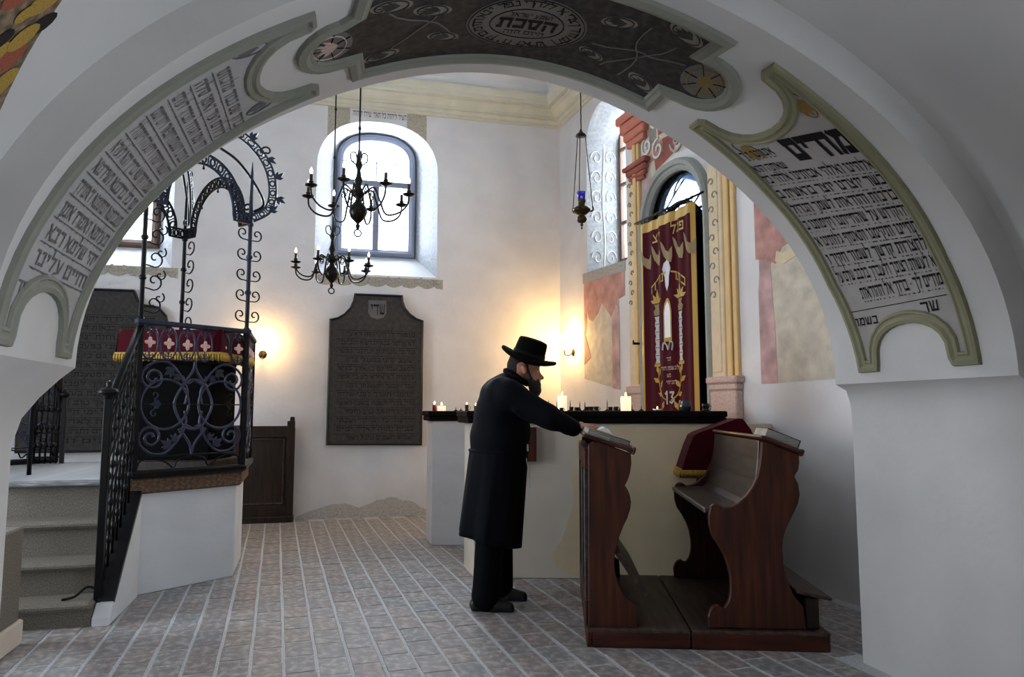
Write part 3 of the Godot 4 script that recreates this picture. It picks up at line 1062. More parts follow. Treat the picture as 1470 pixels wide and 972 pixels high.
	for p in [[-0.76, 0.22], [-0.78, 0.365], [0.79, 0.345], [0.81, 0.2]]: o.append(Vector2(p[0], zc + p[1]))
	for i in 13:
		var a := PI * 0.5 - PI * i / 12.0
		o.append(Vector2(0.86 + 0.18 * cos(a), zc - 0.02 + 0.19 * sin(a)))
	o.append(Vector2(0.81, zc - 0.21))
	o = densify(o, 0.09)
	var s := mk()
	soffit_mould(s, o, [[-0.004, -0.002], [0.0, 0.02], [0.03, 0.028], [0.05, 0.016], [0.06, 0.016], [0.07, 0.004]])
	obj("moulded_border", s, M.moulding, c)
	s = mk()
	strip_field(s, o, 0.004)
	obj("painted_field", s, M.field_dark, c)
	var med := Vector2(0.035, -2.915)
	var ring := []
	for i in 40: ring.append(med + Vector2(cos(TAU * i / 40.0) * 0.268, sin(TAU * i / 40.0) * 0.205))
	s = mk()
	strip_field(s, ring, 0.007)
	var medallion := obj("medallion", s, M.leaf_grey, c)
	for k in 2:
		s = mk()
		var rr := 0.165 if k == 0 else 0.258
		var ry := 0.118 if k == 0 else 0.196
		var loop := []
		for i in 40: loop.append(sof(med.x + cos(TAU * i / 40.0) * rr, med.y + sin(TAU * i / 40.0) * ry, 0.0085))
		tube(s, loop, 0.0022, 4, true)
		obj("ring_line", s, M.ink, medallion)
	s = mk()
	var pm := func(s0: float, z0: float) -> Callable:
		return func(p: Vector2) -> Vector3: return sof(s0 - p.x, z0 + p.y, 0.009)
	write(s, glyphs("hskt", 0.075, 0.27, 1.5), pm.call(med.x - 0.13, med.y - 0.035))
	write(s, glyphs("vwme ywral", 0.03, 0.19), pm.call(med.x - 0.095, med.y + 0.055))
	write(s, glyphs("hyvM hzh", 0.03, 0.19), pm.call(med.x - 0.095, med.y - 0.085))
	var round_text := "hll ayrcN dvd mlK ywral xyvqyM mvdh any lpnyK"
	var gi := 0
	for ch in round_text:
		var a := PI * 0.5 - TAU * gi / round_text.length()
		gi += 1
		var quads := glyphs(ch, 0.042)
		var dirv := Vector2(cos(a), sin(a))
		var nx := Vector2(sin(a), -cos(a))
		var pl := func(p: Vector2) -> Vector3:
			var q: Vector2 = Vector2(dirv.x * 0.2, dirv.y * 0.145) + nx * (p.x + 0.02) + dirv * p.y
			return sof(med.x - q.x, med.y + q.y, 0.009)
		write(s, quads, pl)
	obj("inscription", s, M.ink, medallion)
	for d in [[0.47, -2.8, 0.085, 0.2], [0.39, -3.03, 0.075, 0.25], [0.66, -3.12, 0.085, -0.2], [0.65, -2.72, 0.09, 0.1], [-0.33, -2.75, 0.08, -0.4], [-0.31, -3.04, 0.07, 0.4], [-0.6, -2.65, 0.09, 0.3], [-0.6, -3.11, 0.085, 0.5]]:
		var el := []
		for i in 20: el.append(Vector2(d[0], d[1]) + Vector2(cos(TAU * i / 20.0) * d[2], sin(TAU * i / 20.0) * d[2] * 0.5).rotated(d[3]))
		var f := mk()
		strip_field(f, el, 0.006)
		var shell := obj("painted_shell", f, M.shell_paint, c)
		f = mk()
		flourish(f, Vector2(d[0], d[1]), d[2] * 0.78, d[2] * 0.36, d[3], 0.0075)
		obj("shell_ribs", f, M.field_dark, shell)
	for d in [[-0.82, -2.87, 0.13], [0.9, -2.92, 0.12]]:
		var el := []
		for i in 20: el.append(Vector2(d[0], d[1]) + Vector2(cos(TAU * i / 20.0) * d[2] * 0.85, sin(TAU * i / 20.0) * d[2]))
		var f := mk()
		strip_field(f, el, 0.006)
		var rose := obj("painted_rosette", f, M.leaf_grey, c)
		f = mk()
		flourish(f, Vector2(d[0], d[1]), d[2] * 0.6, d[2] * 0.6, PI if d[0] < 0 else 0.0, 0.0075)
		obj("rosette_heart", f, M.leaf_gold if d[0] < 0 else M.marble_pink, rose)
		for k in 7:
			f = mk()
			var an := TAU * k / 7.0
			tube(f, [sof(d[0] + cos(an) * d[2] * 0.3, d[1] + sin(an) * d[2] * 0.35, 0.008), sof(d[0] + cos(an) * d[2] * 0.82, d[1] + sin(an) * d[2] * 0.95, 0.008)], 0.0025, 4)
			obj("web_line", f, M.ink, rose)
	for d in [[0.7, -2.72, 0.3, -3.05], [0.62, -3.1, 0.42, -2.8], [-0.46, -2.72, -0.5, -3.12], [-0.7, -2.85, -0.3, -2.95], [-0.38, -3.12, -0.62, -2.75]]:
		var a := Vector2(d[0], d[1])
		var b := Vector2(d[2], d[3])
		var pts := []
		s = mk()
		for i in 9:
			var p := a.lerp(b, i / 8.0) + Vector2(0.02 * sin(i * 0.9), 0.015 * cos(i * 1.3))
			pts.append(sof(p.x, p.y, 0.005))
		tube(s, pts, 0.004, 4)
		obj("painted_stem", s, M.leaf_grey, c)

func flourish(s: SurfaceTool, c: Vector2, rx: float, ry: float, turn: float, h: float) -> void:
	# a shell of curved lobes painted on the soffit
	for i in 5:
		var a := PI * (i - 2) / 5.5 + turn
		var d := Vector2(cos(a), sin(a))
		var tip := c + Vector2(d.x * rx, d.y * maxf(ry, rx * 0.55))
		var n := Vector2(-d.y, d.x) * rx * 0.16
		var root_ := c - Vector2(cos(turn), sin(turn)) * rx * 0.55
		var mid := root_.lerp(tip, 0.62)
		var pts := [root_, mid + n, tip, mid - n]
		strip_field(s, pts, h)
	var loop := []
	for i in 16:
		var q := Vector2(cos(TAU * i / 16.0) * rx * 1.02, sin(TAU * i / 16.0) * ry * 1.25).rotated(turn)
		loop.append(sof(c.x + q.x, c.y + q.y, h))
	tube(s, loop, 0.0035, 4, true)

# ---------------------------------------------------------------- windows
func hall_window(n: int, t: Transform3D, inn: PackedVector2Array, out: PackedVector2Array, depth: float, fm: Material, label: String) -> void:
	var root := Node3D.new()
	root.name = "window_%d" % n
	add_child(root)
	root.transform = t
	tag(root, label, "", "", "structure")
	var k := inn.size()
	var s := mk()
	reveal(s, Transform3D(), inn, out, 0.0, -depth)
	obj("painted_reveal", s, M.painted_reveal, root)
	s = mk()
	quad(s, Vector3(inn[k - 1].x, inn[k - 1].y, 0), Vector3(inn[0].x, inn[0].y, 0), Vector3(out[0].x, out[0].y, -depth), Vector3(out[k - 1].x, out[k - 1].y, -depth))
	obj("sill", s, M.white_wash, root)
	# wooden frame that follows the opening
	var rings := [out, inset(out, 0.025), inset(out, 0.055), inset(out, 0.1)]
	var zs := [-depth + 0.0, -depth + 0.05, -depth + 0.05, -depth + 0.02]
	s = mk()
	for r in 3:
		for i in k:
			var a: Vector2 = rings[r][i]
			var b: Vector2 = rings[r][(i + 1) % k]
			var c: Vector2 = rings[r + 1][(i + 1) % k]
			var d: Vector2 = rings[r + 1][i]
			quad(s, Vector3(a.x, a.y, zs[r]), Vector3(b.x, b.y, zs[r]), Vector3(c.x, c.y, zs[r + 1]), Vector3(d.x, d.y, zs[r + 1]))
	for i in k:
		var c: Vector2 = rings[3][i]
		var d: Vector2 = rings[3][(i + 1) % k]
		quad(s, Vector3(c.x, c.y, zs[3]), Vector3(d.x, d.y, zs[3]), Vector3(d.x, d.y, -depth - 0.04), Vector3(c.x, c.y, -depth - 0.04))
	obj("frame", s, fm, root)
	var g: PackedVector2Array = rings[3]
	var x0 := g[k - 1].x
	var x1 := g[0].x
	var y0 := g[0].y
	var top := 0.0
	for p in g: top = maxf(top, p.y)
	var xm := (x0 + x1) * 0.5
	var yt := lerpf(y0, top, 0.6)
	s = mk()
	bx(s, Vector3(x0 - 0.01, yt - 0.04, -depth - 0.03), Vector3(x1 + 0.01, yt + 0.04, -depth + 0.035), 0.008)
	obj("transom", s, fm, root)
	s = mk()
	bx(s, Vector3(xm - 0.04, y0 - 0.01, -depth - 0.03), Vector3(xm + 0.04, yt - 0.04, -depth + 0.03), 0.008)
	obj("mullion", s, fm, root)
	for q in [[xm - 0.006, yt, xm + 0.006, top]]:
		s = mk()
		bx(s, Vector3(q[0], q[1], -depth - 0.02), Vector3(q[2], q[3], -depth - 0.005))
		obj("glazing_bar", s, M.lead, root)
	for f in [0.36, 0.7]:
		s = mk()
		bx(s, Vector3(x0, lerpf(y0, yt, f) - 0.005, -depth - 0.02), Vector3(x1, lerpf(y0, yt, f) + 0.005, -depth - 0.005))
		obj("glazing_bar", s, M.lead, root)
	s = mk()
	bx(s, Vector3(x0, lerpf(yt, top, 0.5) - 0.005, -depth - 0.02), Vector3(x1, lerpf(yt, top, 0.5) + 0.005, -depth - 0.005))
	obj("glazing_bar", s, M.lead, root)
	# panes: the arched head and four below
	var half := g.duplicate()
	var heads := Geometry2D.clip_polygons(half, PackedVector2Array([Vector2(x0 - 1, y0 - 1), Vector2(x1 + 1, y0 - 1), Vector2(x1 + 1, yt), Vector2(x0 - 1, yt)]))
	for hp in heads:
		s = mk()
		var idx := Geometry2D.triangulate_polygon(hp)
		for i in range(0, idx.size(), 3):
			tri(s, Vector3(hp[idx[i]].x, hp[idx[i]].y, -depth - 0.022), Vector3(hp[idx[i + 1]].x, hp[idx[i + 1]].y, -depth - 0.022), Vector3(hp[idx[i + 2]].x, hp[idx[i + 2]].y, -depth - 0.022))
		obj("pane", s, M.glass, root)
	for i in 2:
		for j in 3:
			var ya: float = lerpf(y0, yt, [0.0, 0.36, 0.7][j])
			var yb: float = lerpf(y0, yt, [0.36, 0.7, 1.0][j])
			s = mk()
			var xa := x0 if i == 0 else xm
			var xb := xm if i == 0 else x1
			quad(s, Vector3(xa, ya, -depth - 0.022), Vector3(xb, ya, -depth - 0.022), Vector3(xb, yb, -depth - 0.022), Vector3(xa, yb, -depth - 0.022))
			obj("pane", s, M.glass, root)

func windows() -> void:
	hall_window(1, BW, win_in, win_out, 0.5, M.window_frame, "arched back window with blue-grey frame above the dark tablet")
	hall_window(2, BW, win2_in, win2_out, 0.5, M.window_frame_brown, "arched back window behind the iron canopy, brown frame")
	# right wall: deep painted reveal, yellowish glass
	var root := Node3D.new()
	root.name = "window_3"
	add_child(root)
	root.transform = RW
	tag(root, "tall arched side window with grey painted reveal and yellow glass", "", "", "structure")
	var k := rwin_in.size()
	var s := mk()
	reveal(s, Transform3D(), rwin_in, rwin_out, 0.0, -0.44)
	obj("painted_reveal", s, M.painted_reveal_grey, root)
	s = mk()
	quad(s, Vector3(rwin_in[k - 1].x, rwin_in[k - 1].y, 0), Vector3(rwin_in[0].x, rwin_in[0].y, 0), Vector3(rwin_out[0].x, rwin_out[0].y, -0.44), Vector3(rwin_out[k - 1].x, rwin_out[k - 1].y, -0.44))
	obj("sill", s, M.mural_grey, root)
	# painted foliage up the far reveal
	s = mk()
	var base := func(f: float, y: float, h: float) -> Vector3: return Vector3(lerpf(0.87, 0.94, f) + h, y, -0.44 * f)
	for i in 7:
		var y := 3.25 + 0.26 * i
		for sd in [-1.0, 1.0]:
			var pts := []
			for q in spiral(Vector2(0.5 + sd * 0.2, y), 0.17, 0.04, 90.0 - sd * 90.0, 90.0 + sd * 330.0, 16):
				pts.append(base.call(clampf(q.x, 0.05, 0.95), y + (q.y - y) * 0.62, 0.002))
			tube(s, pts, 0.008, 4)
	var stem := []
	for i in 10: stem.append(base.call(0.5 + 0.03 * sin(i * 1.0), 3.15 + i * 0.19, 0.002))
	tube(s, stem, 0.008, 4)
	obj("painted_foliage", s, M.mural_white, root)
	s = mk()
	for q in [[0.94, 0.985], [1.755, 1.8], [1.34, 1.4]]: bx(s, Vector3(q[0], 3.2, -0.48), Vector3(q[1], 5.08, -0.42), 0.008)
	for y in [3.22, 3.7, 4.2, 4.66]: bx(s, Vector3(0.94, y - 0.02, -0.475), Vector3(1.8, y + 0.02, -0.43), 0.005)
	obj("frame", s, M.window_frame_brown, root)
	for i in 4:
		s = mk()
		var ya: float = [3.22, 3.7, 4.2, 4.66][i]
		var yb: float = [3.7, 4.2, 4.66, 5.1][i]
		quad(s, Vector3(0.95, ya, -0.46), Vector3(1.79, ya, -0.46), Vector3(1.79, yb, -0.46), Vector3(0.95, yb, -0.46))
		obj("pane", s, M.glass_yellow, root)
	# painted lettering over the back window and scrollwork under both sills
	var p := thing("wall_painting", "ochre painted label with Hebrew lettering above the arched back window", "mural", BW)
	for q in [[-0.02, 0.26], [1.0, 1.26]]:
		s = mk()
		var lab := PackedVector2Array([Vector2(q[0], 4.7), Vector2(q[1], 4.7), Vector2(q[1], 5.265), Vector2(q[0], 5.265)])
		for piece in Geometry2D.clip_polygons(lab, win_in): extr(s, Transform3D(), piece, 0.0, 0.002)
		obj("painted_patch", s, M.ochre_paint, p)
	s = mk()
	write(s, glyphs("hwyr lyhvh kl harC wyrv lyhvh", 0.07, 0.7), func(v: Vector2) -> Vector3: return Vector3(0.99 + v.x, 5.155 + v.y, 0.003))
	obj("inscription", s, M.faded_ink, p)
	for w in 2:
		var x0 := -0.1 if w == 0 else -3.36
		var x1 := 1.5 if w == 0 else -1.72
		var sc := thing("wall_painting", "grey painted scroll band under the sill of the back window above the tablet" if w == 0 else "grey painted scroll band under the sill of the window behind the canopy", "mural", BW)
		var n := 15
		var edge := [Vector2(x1, 3.035), Vector2(x0, 3.035)]
		for i in n * 6 + 1:
			var f := i / (n * 6.0)
			edge.append(Vector2(lerpf(x0, x1, f), 2.945 - 0.04 * absf(sin(f * PI * n * 0.5))))
		patch(sc, M.ochre_paint, edge, 0.0015)
		for i in n:
			var c := Vector2(lerpf(x0 + 0.06, x1 - 0.06, i / (n - 1.0)), 2.975 + 0.012 * sin(i * 1.7))
			s = mk()
			var sg := 1.0 if i % 2 == 0 else -1.0
			tube(s, lift(spiral(c, 0.06, 0.012, 90.0, 90.0 + sg * 520.0, 22), Transform3D(), 0.001), 0.008, 4)
			obj("painted_scroll", s, M.grey_paint, sc)

# ---------------------------------------------------------------- the ark on the right wall
func ark() -> void:
	var a := thing("torah_ark", "tall arched ark niche with grey moulded frame and dark open interior", "ark", RW)
	var k := ark_in.size()
	var s := mk()
	reveal(s, Transform3D(), ark_in, ark_in, 0.0, -0.45)
	quad(s, Vector3(2.4, 0.9, -0.45), Vector3(3.42, 0.9, -0.45), Vector3(3.42, 0.9, 0), Vector3(2.4, 0.9, 0))
	obj("niche_lining", s, M.ark_dark, a)
	# back of the niche: closed below, glazed lunette above
	s = mk()
	bx(s, Vector3(2.35, 0.0, -0.5), Vector3(3.47, 3.02, -0.44))
	bx(s, Vector3(2.4, 2.98, -0.46), Vector3(3.42, 3.03, -0.04))
	obj("niche_back", s, M.ark_dark, a)
	s = mk()
	var lun := ark_in.duplicate()
	for piece in Geometry2D.clip_polygons(lun, PackedVector2Array([Vector2(2, -1), Vector2(4, -1), Vector2(4, 3.02), Vector2(2, 3.02)])):
		var idx := Geometry2D.triangulate_polygon(piece)
		for i in range(0, idx.size(), 3):
			tri(s, Vector3(piece[idx[i]].x, piece[idx[i]].y, -0.05), Vector3(piece[idx[i + 1]].x, piece[idx[i + 1]].y, -0.05), Vector3(piece[idx[i + 2]].x, piece[idx[i + 2]].y, -0.05))
	obj("lunette_pane", s, M.glass_mirror, a)
	s = mk()
	tube(s, lift(arcpts(Vector2(2.91, 3.0), 0.4, 0, 180, 24), Transform3D(), -0.03), 0.02, 6)
	obj("inner_hoop", s, M.iron, a)
	s = mk()
	var rim := []
	for p in ark_in: rim.append(Vector3(p.x, p.y, -0.05))
	tube(s, rim, 0.016, 4)
	obj("rim_bar", s, M.ark_dark, a)
	# moulded grey frame round the opening
	var prof := [[0.0, -0.02], [0.0, 0.03], [0.025, 0.05], [0.05, 0.05], [0.06, 0.075], [0.1, 0.085], [0.12, 0.06], [0.13, 0.0]]
	var rings := []
	var flip := ark_in.duplicate()
	for q in prof: rings.append(inset(flip, -q[0]))
	s = mk()
	for r in prof.size() - 1:
		for i in k - 1:
			var A: Vector2 = rings[r][i]
			var B: Vector2 = rings[r][i + 1]
			var C: Vector2 = rings[r + 1][i + 1]
			var D: Vector2 = rings[r + 1][i]
			quad(s, Vector3(D.x, maxf(D.y, 0.9), prof[r + 1][1]), Vector3(C.x, maxf(C.y, 0.9), prof[r + 1][1]), Vector3(B.x, maxf(B.y, 0.9), prof[r][1]), Vector3(A.x, maxf(A.y, 0.9), prof[r][1]))
	obj("moulded_frame", s, M.ark_grey, a)
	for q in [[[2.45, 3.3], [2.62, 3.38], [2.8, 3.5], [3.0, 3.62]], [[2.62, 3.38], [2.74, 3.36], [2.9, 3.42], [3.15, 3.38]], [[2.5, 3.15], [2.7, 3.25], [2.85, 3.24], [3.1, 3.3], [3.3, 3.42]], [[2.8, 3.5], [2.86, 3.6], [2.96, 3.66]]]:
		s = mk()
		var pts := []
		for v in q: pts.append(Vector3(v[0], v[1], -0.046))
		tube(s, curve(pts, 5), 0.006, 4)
		obj("branch_reflection", s, M.lead, a)  # tree reflections painted on the pane as thin dark curves, no real leading
	s = mk()
	bx(s, Vector3(-40, -0.5, -45), Vector3(45, -0.25, 40))
	var yard := struct("ground", s, M.ground)
	# pilasters: right one whole, left one painted with foliage
	for side in 2:
		var p := thing("pilaster", "cream and orange painted pilaster with pink marbled base to the right of the ark curtain" if side == 0 else "cream painted pilaster with grey foliage and red capitals between window and ark", "pilaster", RW)
		if side == 0:
			s = mk()
			bx(s, Vector3(3.54, 1.6, 0.0), Vector3(3.745, 3.6, 0.06), 0.01)
			bx(s, Vector3(3.565, 1.66, 0.055), Vector3(3.695, 3.5, 0.066), 0.004)
			obj("shaft", s, M.mural_cream, p)
			s = mk()
			bx(s, Vector3(3.745, 1.6, 0.0), Vector3(3.82, 3.5, 0.05), 0.008)
			bx(s, Vector3(3.83, 1.6, 0.0), Vector3(3.885, 3.45, 0.035), 0.006)
			obj("side_strip", s, M.mural_orange, p)
			s = mk()
			var fl := mk()
			for i in 9:
				tube(fl, lift(spiral(Vector2(3.63 + 0.02 * (1 if i % 2 else -1), 2.35 + 0.13 * i), 0.045, 0.012, 0.0 if i % 2 else 180.0, 300.0 if i % 2 else -120.0, 10), Transform3D(), 0.067), 0.007, 4)
			obj("painted_foliage", fl, M.mural_grey, p)
			for q in [[3.49, 3.93, 1.56, 1.62, 0.1], [3.51, 3.91, 1.5, 1.56, 0.085]]: bx(s, Vector3(q[0], q[2], 0), Vector3(q[1], q[3], q[4]), 0.012)
			bx(s, Vector3(3.52, 0.9, 0), Vector3(3.9, 1.5, 0.075), 0.01)
			obj("base", s, M.marble_pink, p)
		else:
			s = mk()
			bx(s, Vector3(1.98, 1.58, 0.0), Vector3(2.13, 4.0, 0.03), 0.008)
			obj("shaft", s, M.mural_cream, p)
			s = mk()
			bx(s, Vector3(2.13, 1.58, 0.0), Vector3(2.2, 4.35, 0.05), 0.008)
			bx(s, Vector3(2.2, 1.58, 0.0), Vector3(2.25, 4.35, 0.035), 0.006)
			obj("side_strip", s, M.mural_orange, p)
			var fl := mk()
			for i in 13:
				tube(fl, lift(spiral(Vector2(2.05 + 0.016 * (1 if i % 2 else -1), 2.5 + 0.11 * i), 0.036, 0.01, 0.0 if i % 2 else 180.0, 300.0 if i % 2 else -120.0, 10), Transform3D(), 0.031), 0.009, 4)
			obj("painted_foliage", fl, M.mural_grey, p)
			for q in [[1.9, 2.5, 4.25, 4.64, 0.13, "mural_capital"], [1.96, 2.46, 3.82, 4.04, 0.09, "mural_brick"]]:
				s = mk()
				var x0: float = q[0]
				var x1: float = q[1]
				var y0: float = q[2]
				var y1: float = q[3]
				var d: float = q[4]
				bx(s, Vector3(x0, lerpf(y0, y1, 0.75), 0), Vector3(x1, y1, d), 0.015)
				bx(s, Vector3(x0 + 0.04, lerpf(y0, y1, 0.45), 0), Vector3(x1 - 0.03, lerpf(y0, y1, 0.75), d * 0.8), 0.02)
				bx(s, Vector3(x0 + 0.08, lerpf(y0, y1, 0.2), 0), Vector3(x1 - 0.06, lerpf(y0, y1, 0.45), d * 0.6), 0.015)
				bx(s, Vector3(x0 + 0.12, y0, 0), Vector3(x1 - 0.1, lerpf(y0, y1, 0.2), d * 0.45), 0.01)
				obj("capital", s, M[q[5]], p)
			s = mk()
			bx(s, Vector3(1.93, 1.5, 0), Vector3(2.27, 1.6, 0.06), 0.012)
			bx(s, Vector3(1.95, 0.9, 0), Vector3(2.25, 1.5, 0.05), 0.01)
			obj("base", s, M.marble_pink, p)
	curtain()
	var hk := thing("wall_hook", "short black iron hook in the wall left of the ark curtain", "hook", RW * tf(2.29, 2.03, 0))
	s = mk()
	bx(s, Vector3(-0.012, -0.012, 0.0), Vector3(0.012, 0.012, 0.16), 0.003)
	obj("rod", s, M.iron, hk)
	s = mk()
	bx(s, Vector3(-0.01, -0.012, 0.148), Vector3(0.01, 0.035, 0.16), 0.003)
	obj("tip", s, M.iron, hk)

func curtain() -> void:
	# velvet curtain on a rod, folded, with gold borders and embroidery
	var c := thing("ark_curtain", "burgundy velvet ark curtain embroidered in gold and silver, hung on an iron rod", "curtain", RW)
	var s := mk()
	tube(s, [Vector3(2.27, 3.33, 0.1), Vector3(3.51, 3.33, 0.08)], 0.012, 8)
	for x in [2.29, 3.49]: tube(s, [Vector3(x, 3.33, 0.09), Vector3(x, 3.33, 0.0)], 0.012, 6)
	obj("rod", s, M.iron, c)
	var x0 := 2.38
	var x1 := 3.37
	var top := 3.285
	var fold := func(x: float, y: float) -> float:
		var f := (x - x0) / (x1 - x0)
		return 0.085 + 0.009 * sin(f * 36.0) * (0.55 + 0.45 * (y - 1.0) / 2.2) + 0.01 * sin(f * 15.0 + 1.0)
	var at := func(x: float, y: float, h: float) -> Vector3: return Vector3(x, y, fold.call(x, y) + h)
	s = mk(true)
	var nx := 80
	var ny := 12
	for i in nx:
		for j in ny:
			var xa := lerpf(x0, x1, float(i) / nx)
			var xb := lerpf(x0, x1, float(i + 1) / nx)
			var ya := lerpf(0.95, top, float(j) / ny)
			var yb := lerpf(0.95, top, float(j + 1) / ny)
			quad(s, at.call(xa, ya, 0.0), at.call(xb, ya, 0.0), at.call(xb, yb, 0.0), at.call(xa, yb, 0.0))
	for i in nx:
		var xa := lerpf(x0, x1, float(i) / nx)
		var xb := lerpf(x0, x1, float(i + 1) / nx)
		quad(s, at.call(xb, 0.95, -0.006), at.call(xa, 0.95, -0.006), at.call(xa, top, -0.006), at.call(xb, top, -0.006))
	obj("velvet", s, M.velvet, c)
	# gold borders: heading, two sides
	s = mk(true)
	for i in nx:
		var xa := lerpf(x0, x1, float(i) / nx)
		var xb := lerpf(x0, x1, float(i + 1) / nx)
		quad(s, at.call(xa, top - 0.1, 0.003), at.call(xb, top - 0.1, 0.003), at.call(xb, top, 0.003), at.call(xa, top, 0.003))
	obj("heading", s, M.gold, c)
	for e in [[x0, x0 + 0.055], [x1 - 0.055, x1]]:
		s = mk(true)
		for i in 6:
			for j in 12:
				var xa := lerpf(e[0], e[1], i / 6.0)
				var xb := lerpf(e[0], e[1], (i + 1) / 6.0)
				var ya := lerpf(0.95, top - 0.1, j / 12.0)
				var yb := lerpf(0.95, top - 0.1, (j + 1) / 12.0)
				quad(s, at.call(xa, ya, 0.004), at.call(xb, ya, 0.004), at.call(xb, yb, 0.004), at.call(xa, yb, 0.004))
		obj("side_border", s, M.gold, c)
	# rings
	for i in 12:
		s = mk()
		var x := lerpf(x0 + 0.03, x1 - 0.03, i / 11.0)
		tube(s, lift(arcpts(Vector2(0.085, 3.318), 0.025, 0, 330, 10), Transform3D(Basis(Vector3(0, 0, 1), UP, Vector3(-1, 0, 0)), Vector3(x, 0, 0))), 0.004, 4)
		obj("ring", s, M.iron, c)
	# embroidered sham valance: five pointed festoons with fringe
	for i in 5:
		s = mk(true)
		var xc := lerpf(x0 + 0.0, x1 - 0.19, i / 4.0)
		embroider(s, [[0.0, 3.03], [0.015, 2.95], [0.05, 2.86], [0.11, 2.8], [0.18, 2.78], [0.195, 2.84], [0.195, 2.94], [0.14, 2.89], [0.08, 2.92], [0.03, 3.0]], xc, 0.0, 1.0, at, 0.006)
		obj("valance_festoon", s, M.gold_dull, c)
	var word := func(text: String, size: float, xr: float, y: float, arch_: float, m: Material, part: String) -> void:
		var q := mk()
		var gl := glyphs(text, size)
		var w := text_width(text, size)
		write(q, gl, func(v: Vector2) -> Vector3:
			var f := (v.x + w * 0.5) / maxf(w, 0.01) * 2.0
			return at.call(xr + v.x, y + v.y - arch_ * f * f, 0.008))
		obj(part, q, m, c)
	word.call("pnl", 0.09, 3.19, 3.06, 0.0, M.gold, "lettering")
	word.call("y c", 0.09, 2.78, 3.04, 0.0, M.gold, "lettering")
	word.call("ktr  tvrh", 0.085, 3.2, 2.62, 0.12, M.gold, "lettering")
	s = mk()
	embroider(s, [[-0.07, 2.73], [-0.05, 2.79], [0.0, 2.815], [0.05, 2.79], [0.075, 2.72], [0.05, 2.65], [0.04, 2.56], [0.0, 2.5], [-0.03, 2.56], [-0.04, 2.65]], 2.88, 0.0, 1.0, at, 0.009)
	obj("silver_shield", s, M.silver_thread, c)
	s = mk()
	embroider(s, [[-0.07, 2.0], [0.07, 2.0], [0.07, 2.3], [0.055, 2.38], [0.02, 2.43], [-0.02, 2.43], [-0.055, 2.38], [-0.07, 2.3]], 2.88, 0.0, 1.0, at, 0.007)
	obj("gold_tablet_border", s, M.gold, c)
	s = mk()
	embroider(s, [[-0.055, 2.04], [0.055, 2.04], [0.055, 2.29], [0.04, 2.36], [0.0, 2.4], [-0.04, 2.36], [-0.055, 2.29]], 2.88, 0.0, 1.0, at, 0.009)
	obj("white_tablet", s, M.tissue, c)
	for sd in [-1.0, 1.0]:
		var xc: float = 2.88 + sd * 0.215
		for j in 6:
			s = mk()
			var y := 1.8 + j * 0.08
			embroider(s, [[-0.045, y], [0.045, y], [0.03, y + 0.035], [0.045, y + 0.074], [-0.045, y + 0.074], [-0.03, y + 0.035]], xc, 0.0, 1.0, at, 0.008)
			obj("column_drum", s, M.silver_thread, c)
		s = mk()
		embroider(s, [[-0.06, 1.765], [0.06, 1.765], [0.06, 1.795], [-0.06, 1.795]], xc, 0.0, 1.0, at, 0.008)
		obj("column_band", s, M.gold, c)
		s = mk()
		embroider(s, [[-0.045, 2.285], [0.045, 2.285], [0.06, 2.33], [0.03, 2.36], [0.05, 2.4], [-0.05, 2.4], [-0.03, 2.36], [-0.06, 2.33]], xc, 0.0, 1.0, at, 0.008)
		obj("column_band", s, M.gold_dull, c)
		s = mk()
		for a in [-72.0, -36.0, 0.0, 36.0, 72.0]:
			var d := Vector2(sin(deg_to_rad(a)), cos(deg_to_rad(a)))
			var n := Vector2(d.y, -d.x) * 0.02
			var root_ := Vector2(0, 2.41)
			var tip := root_ + d * (0.12 if absf(a) > 1.0 else 0.15)
			var mid := root_.lerp(tip, 0.55)
			embroider(s, [[root_.x, root_.y], [mid.x + n.x, mid.y + n.y], [tip.x, tip.y], [mid.x - n.x, mid.y - n.y]], xc, 0.0, 1.0, at, 0.008)
		obj("palm_capital", s, M.gold, c)
		s = mk()
		var stem := []
		for q in curve([Vector2(sd * 0.04, 1.42), Vector2(sd * 0.13, 1.48), Vector2(sd * 0.2, 1.6), Vector2(sd * 0.21, 1.74)], 5): stem.append(at.call(2.88 + q.x, q.y, 0.008))
		tube(s, stem, 0.007, 4)
		for lf in [[0.08, 1.42, 150.0], [0.12, 1.47, 75.0], [0.17, 1.54, -40.0], [0.2, 1.6, 60.0], [0.205, 1.66, -25.0], [0.21, 1.68, 15.0]]:
			var d := Vector2(sd * sin(deg_to_rad(lf[2])), cos(deg_to_rad(lf[2])))
			var n := Vector2(d.y, -d.x) * 0.026
			var root_ := Vector2(sd * lf[0], lf[1])
			var tip := root_ + d * 0.11
			var mid := root_.lerp(tip, 0.5)
			embroider(s, [[root_.x, root_.y], [mid.x + n.x, mid.y + n.y], [tip.x, tip.y], [mid.x - n.x, mid.y - n.y]], 2.88, 0.0, 1.0, at, 0.008)
		obj("leaf_spray", s, M.gold, c)
	s = mk()
	var knot := []
	for v in curve([Vector2(-0.09, -0.03), Vector2(-0.07, 0.04), Vector2(-0.03, 0.02), Vector2(0.0, -0.03), Vector2(0.04, 0.04), Vector2(0.08, 0.03), Vector2(0.07, -0.04)], 4): knot.append(at.call(2.88 + v.x, 1.95 + v.y, 0.008))
	tube(s, knot, 0.009, 4)
	obj("silver_knot", s, M.silver_thread, c)
	word.call("zkr", 0.035, 2.93, 1.81, 0.0, M.marble_pink, "small_lettering")
	word.call("lnwmt hvry", 0.035, 3.03, 1.72, 0.0, M.marble_pink, "small_lettering")
	word.call("mw", 0.035, 2.92, 1.65, 0.0, M.marble_pink, "small_lettering")
	word.call("tnyvhy", 0.035, 2.99, 1.58, 0.0, M.marble_pink, "small_lettering")
	# the figures at the foot read from the left
	s = mk()
